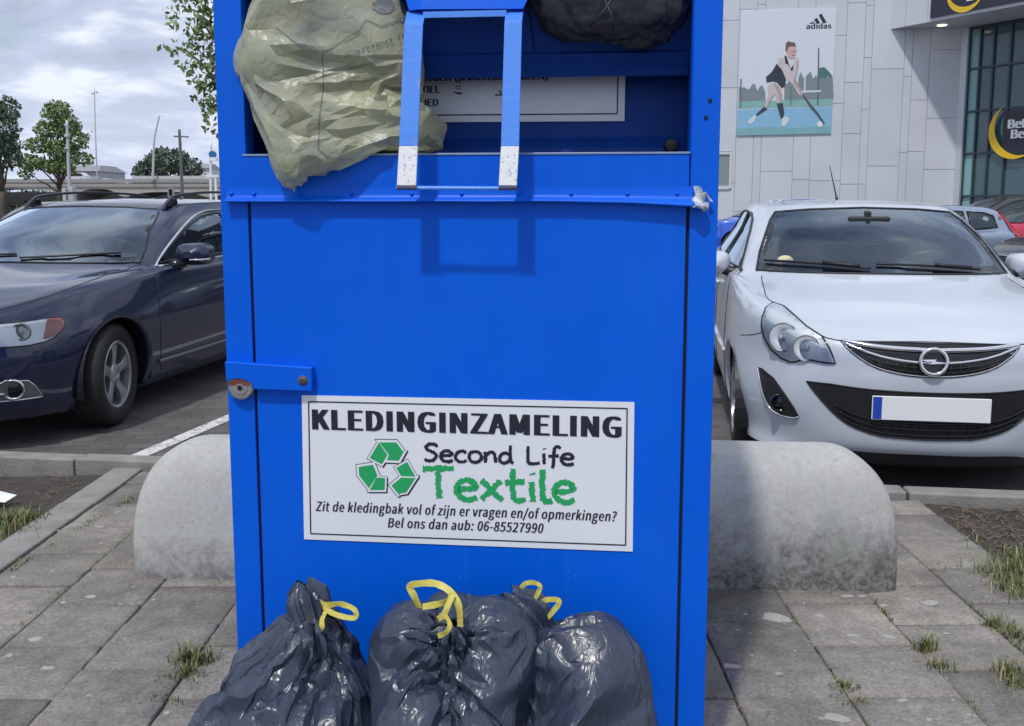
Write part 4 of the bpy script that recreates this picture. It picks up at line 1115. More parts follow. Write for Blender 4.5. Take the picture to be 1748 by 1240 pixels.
# ---------- the white hatchback, nose towards us ----------
HATCH = [
 [(0,.12,.17),(.30,.13,.17),(.58,.20,.17),(.76,.44,.17),(.79,.85,.17),(.80,1.35,.17),(.80,2.1,.17),(.80,2.9,.17),(.76,3.65,.20),(.60,3.88,.22),(0,3.95,.22)],
 [(0,.035,.235),(.32,.055,.24),(.62,.15,.25),(.805,.42,.25),(.83,.85,.25),(.835,1.35,.23),(.835,2.1,.23),(.835,2.9,.24),(.80,3.62,.27),(.63,3.92,.28),(0,3.98,.28)],
 [(0,.01,.42),(.33,.032,.42),(.655,.13,.43),(.845,.42,.44),(.862,.85,.45),(.862,1.35,.42),(.865,2.1,.42),(.865,2.9,.44),(.85,3.6,.45),(.68,3.90,.45),(0,3.99,.45)],
 [(0,.0,.60),(.33,.024,.60),(.645,.14,.62),(.838,.45,.63),(.868,.88,.66),(.867,1.38,.62),(.868,2.1,.62),(.868,2.9,.64),(.855,3.62,.62),(.69,3.92,.62),(0,4.0,.62)],
 [(0,.045,.745),(.33,.08,.755),(.605,.22,.795),(.772,.50,.86),(.82,.90,.895),(.845,1.40,.915),(.855,2.1,.93),(.855,2.9,.95),(.83,3.58,.93),(.66,3.88,.90),(0,3.96,.88)],
 [(0,.36,.875),(.30,.39,.875),(.54,.47,.88),(.68,.67,.91),(.755,.97,.935),(.81,1.40,.965),(.83,2.1,.985),(.83,2.9,1.02),(.80,3.52,1.03),(.62,3.80,1.0),(0,3.87,.98)],
 [(0,.92,1.0),(.28,.95,1.0),(.50,1.03,.995),(.63,1.13,.99),(.71,1.25,.985),(.775,1.48,.99),(.80,2.1,1.01),(.80,2.95,1.06),(.74,3.46,1.08),(.58,3.72,1.06),(0,3.80,1.05)],
 [(0,1.35,1.24),(.27,1.37,1.235),(.46,1.42,1.225),(.57,1.48,1.215),(.65,1.58,1.21),(.70,1.75,1.22),(.725,2.15,1.24),(.72,2.95,1.26),(.66,3.36,1.27),(.52,3.54,1.27),(0,3.62,1.27)],
 [(0,1.78,1.425),(.25,1.80,1.42),(.42,1.84,1.405),(.51,1.89,1.395),(.565,1.97,1.39),(.60,2.1,1.395),(.63,2.35,1.41),(.62,2.95,1.42),(.57,3.25,1.41),(.45,3.36,1.41),(0,3.42,1.41)],
 [(0,1.95,1.458),(.20,1.97,1.455),(.34,2.0,1.45),(.42,2.06,1.445),(.47,2.15,1.445),(.50,2.25,1.45),(.52,2.45,1.46),(.51,2.9,1.465),(.46,3.1,1.455),(.36,3.2,1.45),(0,3.25,1.45)],
 [(0,2.2,1.482),(0,2.26,1.483),(0,2.32,1.484),(0,2.38,1.485),(0,2.44,1.486),(0,2.52,1.487),(0,2.62,1.488),(0,2.8,1.487),(0,2.9,1.482),(0,2.98,1.479),(0,3.05,1.476)]]
HATCH = [[(x, y+(.045 if i in (1, 2, 3) and j == 2 else .06 if i in (1, 2, 3) and j == 3 else 0), z if z < 1 else 1+(z-1)*.87) if not (i in (1, 2, 3) and j in (2, 3)) else (x-(.045 if j == 2 else .035), y+(.03 if j == 2 else .05), z) for j, (x, y, z) in enumerate(r)] for i, r in enumerate(HATCH)]
HATCH = [[(x*({4: .965, 5: .94, 6: .915, 7: .915, 8: .93}.get(j, 1) if i in (7, 8, 9) else 1), y, z) for j, (x, y, z) in enumerate(r)] for i, r in enumerate(HATCH)]
HATCH = [[(x*{6: 1.02, 7: 1.06, 8: 1.11, 9: 1.11}.get(i, 1), y, z) for x, y, z in r] for i, r in enumerate(HATCH)]
A_ = R(9.3); q = on_y(1593, 612, 4.33); CZ = -.085
hroot = thing('parked_car', 'white hatchback parked nose towards the camera right of the blue bin, blank white number plate', 'car', (q.x, q.y, CZ), -A_)
M_white = car_paint('white_paint', (.50, .545, .61), rough=.3, coat=.8)
HW = [(.745, .83, .295), (-.745, .83, .295), (.745, 3.34, .295), (-.745, 3.34, .295)]
hc = Car(hroot, HATCH, M_white, wheels=HW, wr=.335); hc.mid = 2.2
mirx = lambda pts: [(-p[0], p[1]) for p in pts][::-1]
def fz(pxs): return [(p.x, p.z) for p in hc.cam_pts(pxs)]
def Z6(pts, ox=1210, oy=320, k=.371): return [(ox+k*x, oy+k*y) for x, y in pts]
# windscreen, with its black border, then the glass
ws = [(-.695, .998), (-.40, 1.002), (0, 1.004), (.40, 1.002), (.695, .998), (.665, 1.10), (.622, 1.20), (.575, 1.29), (.535, 1.338), (.32, 1.356), (0, 1.366), (-.32, 1.356), (-.535, 1.338), (-.575, 1.29), (-.622, 1.20), (-.665, 1.10)]
w_ = hc.patch('windscreen', ws, 'front', M_glass, off=.002, res=.06, seal=M_black, seal_r=.007, hole=True)
cx_ = sum(p[0] for p in ws)/len(ws)
def inset(poly, d):
    out = []; n = len(poly)
    for i in range(n):
        p, q_, r_ = Vector(poly[i-1]), Vector(poly[i]), Vector(poly[(i+1) % n]); t = (r_-p).normalized(); nn = Vector((-t.y, t.x)); out.append(q_+nn*d)
    return out
def frit(car, poly, axis, d, parent, side=1, name='glass_border', dbot=None):
    """black printed border just inside a glass edge"""
    ol = [Vector(p) for p in poly]; dense = []
    for i in range(len(ol)):
        for k in range(6): dense.append(ol[i]+(ol[(i+1) % len(ol)]-ol[i])*k/6)
    zmin = min(p.y for p in dense)
    c_ = sum(dense, Vector((0, 0)))/len(dense); area = sum(dense[i-1].x*dense[i].y-dense[i].x*dense[i-1].y for i in range(len(dense)))
    inn = []
    for i in range(len(dense)):
        t = (dense[(i+1) % len(dense)]-dense[i-1]).normalized(); nn = Vector((-t.y, t.x))*(1 if area > 0 else -1)
        dd = d if dbot is None or dense[i].y > zmin+.06 else dbot
        inn.append(dense[i]+nn*dd)
    rows = []
    for ring in (dense, inn):
        r_ = []
        for p in ring+[ring[0]]:
            h, nrm = car.hit(axis, p.x, p.y, side); r_.append(h+nrm*.0008)
        rows.append(r_)
    mb = MB(); mb.grid(rows); return mb.build(name, M_gloss, parent, smooth=True)
frit(hc, ws, 'front', .028, w_, dbot=.055)
# rear window and side glass
rw = [(-.60, 1.06), (0, 1.05), (.60, 1.06), (.50, 1.27), (.44, 1.325), (0, 1.335), (-.44, 1.325), (-.50, 1.27)]
hc.patch('rear_window', rw, 'rear', M_glass, res=.08, seal=M_black, seal_r=.006, hole=True)
FW = [(1.42, 1.0), (1.60, 1.11), (1.80, 1.21), (1.98, 1.285), (2.16, 1.325), (2.30, 1.335), (2.33, 1.02), (1.80, 1.005)]
RWN = [(2.38, 1.02), (2.36, 1.335), (2.65, 1.345), (2.95, 1.335), (3.12, 1.27), (3.18, 1.12), (3.10, 1.065), (2.8, 1.04)]
for sd in (1, -1):
    g_ = hc.patch('side_window', FW, 'side', M_side_glass, side=sd, res=.08, seal=M_black, seal_r=.009, hole=True)
    g_ = hc.patch('side_window', RWN, 'side', M_side_glass, side=sd, res=.08, seal=M_black, seal_r=.009, hole=True)
    hc.line([(2.345, 1.02), (2.34, 1.33)], 'side', .018, M_black, name='door_pillar', side=sd)
    hc.line([(1.36, .99), (1.33, .80), (1.30, .55), (1.34, .26)], 'side', .0035, M_black, side=sd); hc.line([(2.36, 1.0), (2.36, .30)], 'side', .0035, M_black, side=sd)
    hc.line([(3.12, 1.05), (3.22, .8), (3.0, .55), (2.9, .30)], 'side', .0035, M_black, side=sd)
    hc.line([(1.2, .52), (1.8, .50), (2.8, .52)], 'side', .012, M_white, name='rubbing_strip', side=sd, off=.004)
    for yy in (2.18, 3.0):
        h_, n_ = hc.hit('side', yy, .86, sd); m = MB(); m.tube([h_+Vector((0, -.09, 0)), h_+Vector((.03*sd, -.07, 0)), h_+Vector((.035*sd, 0, 0)), h_+Vector((.03*sd, .07, 0)), h_+Vector((0, .09, 0))], .013, 8); m.build('door_handle', M_white, hroot, smooth=True)
# bonnet gap, wing gap
bon = [(-.665, .985), (-.70, .93), (-.70, .875), (-.655, .82), (-.56, .765), (-.44, .722), (-.34, .712), (0, .716), (.34, .712), (.44, .722), (.56, .765), (.655, .82), (.70, .875), (.70, .93), (.665, .985)]
# grille, intake, lamps: outlines read off the body where the camera sees them
gr_ = fz(Z6([(605, 706), (760, 712), (900, 716), (1030, 719), (1040, 876), (960, 872), (900, 865), (840, 853), (780, 835), (730, 812), (690, 785), (640, 745)]))
def sym(half):
    """mirror a half outline that starts and ends at the centre line"""
    return half
xs_l = sorted(gr_, key=lambda p: p[0])
def mirror_outline(top, bot):
    """top and bottom edges from the car's right-hand end to the centre -> full outline"""
    t_ = [(x, z) for x, z in top]; b_ = [(x, z) for x, z in bot]
    return t_+[(-x, z) for x, z in t_[::-1]]+[(-x, z) for x, z in b_[:-1]][::-1][::-1][:0]+[(-x, z) for x, z in b_]+[(x, z) for x, z in b_[::-1]]
g_top = fz(Z6([(605, 706), (680, 709), (760, 712), (900, 716), (1010, 719)])); g_bot = fz(Z6([(625, 730), (655, 760), (690, 785), (730, 812), (780, 835), (840, 853), (900, 865), (960, 872), (1010, 875)]))
zc_t, zc_b = g_top[-1][1], g_bot[-1][1]
g_top = [p for p in g_top if p[0] < -.03]+[(0, zc_t)]; g_bot = [p for p in g_bot if p[0] < -.03]+[(0, zc_b)]
def full(top, bot):   # both run from the outer (-x) end to the centre
    return top+[(-x, z) for x, z in top[:-1]][::-1]+[(-x, z) for x, z in bot[:-1]]+[(0, bot[-1][1])]+[(x, z) for x, z in bot[:-1]][::-1]
GO = full(g_top, g_bot)
gp_ = hc.patch('grille', GO, 'front', M_gloss, off=.0015, res=.03, seal=M_black, seal_r=.003, hole=True)
def zmid(top, bot, x, f):
    def at(e):
        e = sorted(e)
        for (x0, z0), (x1, z1) in zip(e, e[1:]):
            if x0 <= x <= x1: return z0+(z1-z0)*(x-x0)/max(1e-6, x1-x0)
        return e[0][1] if x < e[0][0] else e[-1][1]
    zt_, zb_ = at(top), at(bot); return zt_+(zb_-zt_)*f
xl = g_top[0][0]
for (f0, f1, rad) in ((.16, .20, .013), (.40, .56, .0075)):
    pts = []
    for i in range(-12, 13):
        x = xl*.97*i/12; ax_ = -abs(x); c_ = 1-(x/xl)**2
        pts.append((x, zmid(g_top, g_bot, ax_, f0+(f1-f0)*c_)))
    hc.line(pts, 'front', rad, M_chrome, gp_, 'grille_bar', off=.006, n=3)
edge = [(x*.995, z) for x, z in g_bot]
hc.line([(x, z+.004) for x, z in GO[len(g_top)*2-1:]], 'front', .0035, M_chrome, gp_, 'grille_trim', off=.003, n=3)
for i in range(-8, 9):
    x = xl*.8*i/8; ax_ = -abs(x)
    hc.line([(x, zmid(g_top, g_bot, ax_, .62)), (x, zmid(g_top, g_bot, ax_, .96))], 'front', .003, M_black, gp_, 'grille_mesh', off=.003, n=2) if abs(i) < 8 else None
for f_2 in (.72, .86): hc.line([(xl*.75*i/10, zmid(g_top, g_bot, -abs(xl*.75*i/10), f_2)) for i in range(-10, 11)], 'front', .003, M_black, gp_, 'grille_mesh', off=.003, n=2)
# emblem: chrome ring with a lightning bolt across it
h_, n_ = hc.hit('front', 0., zmid(g_top, g_bot, 0, .5)); ez_ = Vector((0, -.25, 1)).normalized()
def em(u, w, d=.018): return (h_.x+u, h_.y-d+.12*w, h_.z+w)
m = MB(); m.tube([em(.058*math.cos(2*PI*i/40), .058*math.sin(2*PI*i/40)) for i in range(41)], .0095, 10, cap=False); emb = m.build('emblem', M_chrome, hroot, smooth=True)
m = MB(); m.add([em(0, 0, .006)]+[em(.055*math.cos(2*PI*i/28), .055*math.sin(2*PI*i/28), .006) for i in range(28)], [(0, 1+i, 1+(i+1) % 28) for i in range(28)]); m.build('emblem_back', M_gloss, emb)
m = MB(); bolt_ = [(-.068, .008), (.012, .011), (.004, .001), (.068, -.004), (-.018, -.011), (-.006, -.001), (-.030, .000)]
m.prism(bolt_, lambda u, w: em(u, w, .020), (0, .008, 0)); m.build('emblem_bolt', M_chrome, emb)
# lower intake with honeycomb and number plate
i_top = fz(Z6([(450, 893), (560, 905), (660, 920), (760, 932), (900, 942), (1010, 947)])); i_bot = fz(Z6([(470, 920), (490, 945), (515, 975), (540, 1003), (570, 1035), (600, 1062), (640, 1090), (680, 1110), (740, 1132), (800, 1147), (950, 1160), (1010, 1163)]))
i_top = [p for p in i_top if p[0] < -.03]+[(0, i_top[-1][1])]; i_bot = [p for p in i_bot if p[0] < -.03]+[(0, i_bot[-1][1])]
IO = full(i_top, i_bot); it_ = hc.patch('lower_intake', IO, 'front', M_black, off=.0015, res=.04, seal=M_black, seal_r=.004, hole=True)
xi = i_top[0][0]
for f_2 in (.66, .79, .91):
    pts = []
    for i in range(-14, 15):
        x = xi*.80*i/14*(1.1-.35*f_2)/.9; pts.append((x, zmid(i_top, i_bot, -abs(x), f_2)))
    hc.line(pts, 'front', .005, M_gloss, it_, 'intake_bar', off=.006, n=2)
for i in range(-9, 10):
    x = xi*.70*i/9
    hc.line([(x, zmid(i_top, i_bot, -abs(x), .64)), (x+.008, zmid(i_top, i_bot, -abs(x), .78)), (x, zmid(i_top, i_bot, -abs(x), .93))], 'front', .004, M_gloss, it_, 'intake_bar', off=.005, n=2)
zp = zmid(i_top, i_bot, 0, .33); h_, n_ = hc.hit('front', 0, zp)
m = MB(); m.box(-.262, .262, h_.y-.022, h_.y-.012, zp-.057, zp+.057); pl_ = m.build('number_plate', M_plate, hroot, bevel=.004)
m = MB(); m.box(-.258, -.218, h_.y-.0232, h_.y-.0221, zp-.053, zp+.053); m.build('plate_band', M_eu, pl_)
m = MB(); m.box(-.25, .25, h_.y-.012, h_.y+.03, zp-.05, zp+.05); m.build('plate_holder', M_black, hroot)
# headlamps
HL = fz(Z6([(245, 600), (262, 555), (295, 530), (340, 545), (400, 595), (450, 640), (520, 685), (555, 740), (583, 810), (540, 808), (465, 795), (440, 788), (400, 803), (375, 805), (330, 785), (285, 745), (255, 690), (243, 640)]))
FG = fz(Z6([(228, 830), (245, 835), (300, 880), (350, 950), (395, 1020), (412, 1055), (390, 1060), (330, 1045), (285, 1015), (255, 960), (240, 900)]))
hr_ = fz(Z6([(268, 600), (300, 570), (340, 575), (330, 620), (300, 640), (290, 700), (320, 760), (290, 720), (262, 680)]))
bowl1 = fz(Z6([(345, 690)]))[0]; bowl2 = fz(Z6([(450, 740)]))[0]; fogc = fz(Z6([(325, 990)]))[0]
MX = lambda pts, sd: pts if sd < 0 else mirx(pts)
for sd in (-1, 1):
    hb = hc.patch('headlight', MX(HL, sd), 'front', M_reflect, off=.001, res=.025, seal=M_gloss, seal_r=.0045, hole=True)
    inn = inset(HL, 0)
    c_ = sum((Vector(p) for p in HL), Vector((0, 0)))/len(HL)
    ins = [tuple(c_+(Vector(p)-c_)*.86) for p in HL]
    hc.patch('lens', MX([tuple(c_+(Vector(p)-c_)*.985) for p in HL], sd), 'front', M_lens, hb, off=.012, res=.03)
    for (bx, bz), rad in ((bowl1, .068), (bowl2, .060)):
        x_ = bx if sd < 0 else -bx; h_, n_ = hc.hit('front', x_, bz)
        ln_ = (n_+Vector((0, -1.2, 0))).normalized(); m = MB(); m.lathe_n([(rad, .006), (rad*.92, .008), (rad*.6, -.002), (rad*.3, -.006), (rad*.28, .004), (0, .006)], h_+n_*.002, ln_); m.build('lamp_bowl', M_reflect, hb, smooth=True)
        m = MB(); m.lathe_n([(rad*.97, .004), (rad*1.0, .010), (rad*1.06, .010), (rad*1.08, 0)], h_+n_*.002, ln_); m.build('lamp_ring', mat('lamp_grey', (.25, .26, .27), .35, .5), hb, smooth=True)
    fb = hc.patch('fog_lamp', MX(FG, sd), 'front', M_black, off=.0015, res=.03, seal=M_black, seal_r=.004, hole=True)
    tr_ = [FG[0]]+FG[:-6:-1][:0]+FG[::-1][:6]
    tr_ = [FG[0], FG[10], FG[9], FG[8], FG[7], FG[6], FG[5]]
    hc.line([(p[0] if sd < 0 else -p[0], p[1]) for p in tr_], 'front', .0055, M_chrome, fb, 'fog_lamp_trim', off=.005, n=5)
    x_ = fogc[0] if sd < 0 else -fogc[0]; h_, n_ = hc.hit('front', x_, fogc[1])
    m = MB(); m.lathe([(.046, .01), (.046, -.012), (.040, -.014), (.036, -.004), (.015, .004), (0, .003)], (h_.x, h_.y, h_.z), 24, 'y'); m.build('fog_lamp_bulb', M_gloss, fb, smooth=True)
    m = MB(); m.lathe([(.034, -.008), (.02, -.014), (0, -.016)], (h_.x, h_.y, h_.z), 20, 'y'); m.build('fog_lens', M_lens, fb, smooth=True)
    # door mirror
    mx_ = sd*.835; m = MB(); rows = []
    for i in range(9):
        t = i/8; y = 1.50+.16*t; s_ = math.sin(min(1, t*1.6+.15)*PI/2)
        row = []
        for k in range(20):
            a = 2*PI*k/20; cx2 = math.copysign(abs(math.cos(a))**.6, math.cos(a)); sx2 = math.copysign(abs(math.sin(a))**.7, math.sin(a))
            row.append((mx_+sd*.095+cx2*.105*s_, y, 1.02+sx2*.076*s_))
        rows.append(row)
    m.grid(rows, closed=True); m.add(rows[0], [tuple(range(20))]); mo_ = m.build('door_mirror', M_white, hroot, smooth=True)
    m = MB(); m.add([(p[0], p[1]-.004, p[2]) for p in rows[-1]], [tuple(range(20))]); m.build('mirror_glass', M_gloss, mo_)
    m = MB(); m.tube([(sd*.76, 1.56, .955), (sd*.82, 1.57, .965), (sd*.88, 1.57, .985)], [.045, .036, .03], 8); m.build('mirror_foot', M_black, mo_, smooth=True)
    # corner of the windscreen: black mirror triangle
    hc.line([(1.36, .985), (1.46, 1.01), (1.52, 1.05)], 'side', .012, M_black, name='mirror_triangle', side=sd)
bon_l = fz(Z6([(243, 408), (250, 450), (266, 505), (300, 531), (345, 545), (400, 592), (450, 637), (520, 683), (565, 698), (640, 707)]))
bon = bon_l+[(0, g_top[-1][1]+.006)]+mirx(bon_l)
hc.line(bon, 'front', .0032, M_black, name='bonnet_gap', n=5)
for sd in (-1, 1): hc.line([(HL[0][0]*-sd*1.0, HL[17][1]-.03), (HL[0][0]*-sd*1.045, HL[17][1]-.05), (HL[0][0]*-sd*1.12, HL[17][1]-.075)], 'front', .0025, M_black, name='wing_gap', n=4)
hc.body(lining=M_lining)
# lower lip and under tray
hc2 = [(0, .05, .225), (.33, .075, .225), (.56, .20, .225), (.71, .46, .225), (.78, .80, .22)]
pth = smoothpath([(-x, y, z) for x, y, z in hc2[::-1]]+[(x, y, z) for x, y, z in hc2[1:]], 8)
m = MB(); m.grid([[p+Vector((0, .0, .0)) for p in pth], [p+Vector((0, .01, -.05)) for p in pth], [p+Vector((0, .05, -.085)) for p in pth], [p+Vector((0, .25, -.085)) for p in pth]]); m.build('bumper_lip', M_black, hroot, smooth=True, fix=False)
m = MB(); m.box(-.74, .74, .5, 3.6, .17, .19); m.build('under_tray', M_black, hroot)
for (x, y, z) in HW:
    sd = 1 if x > 0 else -1; wheel(hroot, x, y, z, .295, sd, w=.185); well(hroot, sd*.84, y, z, .345, sd)
    rows = []
    for rad in (.333, .352):
        rows.append([]);
        for i in range(33):
            a = -.35+(PI+.7)*i/32; h_, n_ = hc.hit('side', y+rad*math.cos(a), z+rad*math.sin(a), sd); rows[-1].append(h_+n_*.003)
    rows.insert(0, [p-Vector((.03*sd, 0, 0)) for p in rows[0]])
    m = MB(); m.grid(rows); m.build('arch_lip', M_white, hroot, smooth=True, fix=False)
# wipers, cabin, aerial
def wiper(x0, x1, z0, z1, nm='wiper'):
    hc.line([(x0+(x1-x0)*i/8, z0+(z1-z0)*i/8+.006*math.sin(PI*i/8)) for i in range(9)], 'front', .008, M_black, name=nm, off=.018, n=3)
    hc.line([(x0+(x1-x0)*.1, z0+.0), (x0+(x1-x0)*.45, (z0+z1)/2+.002)], 'front', .011, M_black, name='wiper_arm', off=.03, n=3)
wiper(-.10, -.64, 1.018, 1.045); wiper(.50, -.06, 1.012, 1.040)
m = MB(); rows = []
for i in range(17):
    x = -.72+1.44*i/16; c_ = 1-(x/.72)**2*.5
    rows.append([(x, 1.06+.25*(x/.72)**2, .955), (x, 1.3+.1*(x/.72)**2, .985), (x, 1.52, .99+.012*math.exp(-((x-.36)/.2)**2)*2), (x, 1.62, .93), (x, 1.66, .6)])
m.grid(rows); m.build('dashboard', M_lining, hroot, smooth=True, fix=False)
def seat_(x, y, w, hgt, head=True):
    e = bpy.data.objects.new('seat', None); COL.objects.link(e); e.parent = hroot
    m = MB(); rows = []
    for i in range(11):
        t = i/10; z = .45+(hgt-.45)*t; wd = w*(.95+.08*math.sin(t*PI)-.30*max(0, t-.7)/.3)
        row = []
        for k in range(20):
            a = 2*PI*k/20; row.append((x+math.copysign(abs(math.cos(a))**.5, math.cos(a))*wd, y+.16*t+.07*math.copysign(abs(math.sin(a))**.6, math.sin(a))*(1-.5*max(0, t-.85)/.15), z))
        rows.append(row)
    m.grid(rows, closed=True); m.add(rows[-1], [tuple(range(20))]); m.build('seat_back', M_seat, e, smooth=True)
    if head:
        m = MB(); rows = []
        for i in range(11):
            t = i/10; s_ = math.sin(PI*(.06+.88*t))**.45
            rows.append([(x+math.copysign(abs(math.cos(2*PI*k/20))**.6, math.cos(2*PI*k/20))*.135*s_, y+.17+.05*s_*math.sin(2*PI*k/20), hgt+.0+.20*t) for k in range(20)])
        m.grid(rows, closed=True); m.add(rows[-1], [tuple(range(20))]); m.add(rows[0], [tuple(range(20))]); m.build('headrest', M_seat, e, smooth=True)
    m = MB(); m.box(x-w, x+w, y-.5, y+.05, .38, .52); m.build('seat_cushion', M_seat, e, bevel=.05)
seat_(-.36, 2.05, .25, 1.0); seat_(.36, 2.05, .25, 1.02)
seat_(-.35, 2.95, .30, .93, False); seat_(.35, 2.95, .30, .93, False)
m = MB(); cw = Vector((.36, 1.66, .93)); ax_ = Vector((0, .9, .45)).normalized(); e1 = Vector((1, 0, 0)); e2 = ax_.cross(e1)
m.tube([cw+e1*.185*math.cos(2*PI*i/40)+e2*.185*math.sin(2*PI*i/40) for i in range(41)], .016, 8, cap=False); m.box(cw.x-.06, cw.x+.06, cw.y-.02, cw.y+.02, cw.z-.05, cw.z+.05); m.build('steering_wheel', M_black, hroot, smooth=True)
m = MB(); m.box(-.125, .125, 1.56, 1.60, 1.245, 1.315); m.box(-.015, .015, 1.57, 1.70, 1.30, 1.35); m.build('rear_view_mirror', M_black, hroot, bevel=.015)
h_, n_ = hc.hit('front', -.535, 1.062); m = MB(); m.add([h_+Vector((.045*math.cos(2*PI*i/24), -.004+.02*0+.020*math.sin(2*PI*i/24), .028*math.sin(2*PI*i/24))) for i in range(24)], [tuple(range(24))]); m.build('windscreen_sticker', mat('sticker_yellow', (.55, .52, .30), .5), hroot)
h_, n_ = hc.hit('top', -.0, 2.75); m = MB(); m.tube([h_, h_+Vector((0, .04, .03)), h_+Vector((-.035, .16, .25))], [.012, .006, .003], 8); m.build('aerial', M_black, hroot, smooth=True)
# ---------- the navy estate car on the left ----------
ESTATE = [
 [(0,.12,.18),(.33,.14,.18),(.62,.22,.18),(.80,.50,.18),(.83,.95,.18),(.84,1.5,.18),(.84,2.5,.18),(.84,3.6,.18),(.82,4.3,.22),(.62,4.62,.26),(0,4.7,.28)],
 [(0,.04,.25),(.35,.065,.25),(.65,.18,.26),(.835,.50,.26),(.885,.95,.26),(.89,1.5,.25),(.89,2.5,.25),(.89,3.6,.26),(.87,4.35,.30),(.66,4.7,.33),(0,4.79,.34)],
 [(0,.0,.46),(.36,.03,.46),(.675,.15,.46),(.868,.52,.46),(.922,.98,.46),(.925,1.5,.44),(.928,2.5,.44),(.928,3.6,.46),(.90,4.35,.48),(.70,4.72,.50),(0,4.82,.50)],
 [(0,.0,.64),(.35,.03,.64),(.66,.16,.65),(.86,.55,.66),(.928,1.0,.68),(.93,1.5,.66),(.93,2.5,.66),(.93,3.6,.68),(.905,4.38,.68),(.71,4.73,.68),(0,4.8,.68)],
 [(0,.05,.765),(.33,.085,.775),(.61,.24,.80),(.79,.60,.855),(.865,1.05,.885),(.90,1.5,.90),(.912,2.5,.915),(.908,3.6,.935),(.87,4.4,.94),(.70,4.70,.93),(0,4.77,.92)],
 [(0,.45,.89),(.30,.48,.885),(.55,.60,.895),(.71,.82,.92),(.80,1.12,.94),(.848,1.52,.955),(.86,2.5,.975),(.855,3.6,.99),(.82,4.36,1.0),(.66,4.65,.98),(0,4.72,.98)],
 [(0,1.18,1.01),(.30,1.21,1.005),(.53,1.29,1.0),(.67,1.38,.992),(.76,1.48,.985),(.81,1.68,.985),(.825,2.5,1.005),(.82,3.7,1.03),(.77,4.38,1.05),(.62,4.6,1.05),(0,4.68,1.05)],
 [(0,1.62,1.25),(.28,1.65,1.245),(.49,1.70,1.24),(.61,1.77,1.23),(.69,1.86,1.23),(.73,2.0,1.235),(.755,2.55,1.25),(.745,3.7,1.26),(.69,4.28,1.27),(.55,4.45,1.27),(0,4.52,1.27)],
 [(0,2.08,1.44),(.27,2.10,1.437),(.46,2.14,1.425),(.55,2.19,1.415),(.61,2.27,1.41),(.64,2.4,1.415),(.67,2.8,1.43),(.66,3.6,1.425),(.60,4.15,1.41),(.47,4.28,1.40),(0,4.34,1.40)],
 [(0,2.3,1.475),(.22,2.32,1.473),(.38,2.36,1.468),(.46,2.42,1.463),(.51,2.5,1.462),(.54,2.62,1.465),(.56,3.0,1.475),(.55,3.5,1.475),(.50,3.9,1.46),(.38,4.05,1.45),(0,4.12,1.445)],
 [(0,2.5,1.493),(0,2.6,1.495),(0,2.7,1.496),(0,2.8,1.497),(0,2.9,1.498),(0,3.0,1.50),(0,3.1,1.50),(0,3.3,1.50),(0,3.5,1.495),(0,3.7,1.488),(0,3.85,1.48)]]
ESTATE = [[(x*(1.03 if i > 6 else 1), y, z if z < 1 else 1+(z-1)*.88) for x, y, z in r] for i, r in enumerate(ESTATE)]
A2 = R(9.5); WY = .93
wq = on_z(203, 640, CZ+.325); e_ = Matrix.Rotation(-A2, 3, 'Z') @ Vector((.905, WY, 0))
eroot = thing('parked_car', 'dark navy estate car with roof rails parked left of the blue bin', 'car', (wq.x-e_.x, wq.y-e_.y, CZ), -A2)
M_navy = car_paint('navy_paint', (.0035, .0085, .042), metal=.2, rough=.32, coat=1.)
EW = [(.80, WY, .325), (-.80, WY, .325), (.80, 3.745, .325), (-.80, 3.745, .325)]
ec = Car(eroot, ESTATE, M_navy, wheels=EW, wr=.365); ec.mid = 2.6
def fe(pxs): return [(p.x, p.z) for p in ec.cam_pts(pxs)]
def se(pxs): return [(p.y, p.z) for p in ec.cam_pts(pxs)]
ws = [(-.735, .995), (-.40, 1.005), (0, 1.01), (.40, 1.005), (.735, .995), (.70, 1.10), (.655, 1.20), (.61, 1.30), (.565, 1.372), (.53, 1.40), (.30, 1.418), (0, 1.424), (-.30, 1.418), (-.53, 1.40), (-.565, 1.372), (-.61, 1.30), (-.655, 1.20), (-.70, 1.10)]
low = lambda o_: [(a_, b_ if b_ < 1 else 1+(b_-1)*.88) for a_, b_ in o_]
ws = low([(x*1.02, z) for x, z in ws])
M_wind2 = glass_mat('windscreen_glass', (.62, .70, .72), 2.6)
w_ = ec.patch('windscreen', ws, 'front', M_wind2, off=.002, res=.06, seal=M_black, seal_r=.006, hole=True); frit(ec, ws, 'front', .022, w_, dbot=.045)
ec.patch('rear_window', low([(-.62, 1.07), (0, 1.06), (.62, 1.07), (.50, 1.34), (0, 1.37), (-.50, 1.34)]), 'rear', M_side_glass, res=.1, seal=M_black, hole=True)
F1 = [(1.62, .985), (1.80, 1.09), (2.0, 1.19), (2.2, 1.275), (2.40, 1.335), (2.60, 1.362), (2.70, 1.365), (2.78, 1.015), (2.2, 1.0)]
F2 = [(2.86, 1.018), (2.78, 1.368), (3.2, 1.372), (3.62, 1.36), (3.66, 1.04)]
F3 = [(3.74, 1.045), (3.70, 1.358), (4.0, 1.335), (4.16, 1.28), (4.22, 1.08)]
M_sideg2 = glass_mat('side_glass_reflecting', (.42, .50, .50), 3.2)
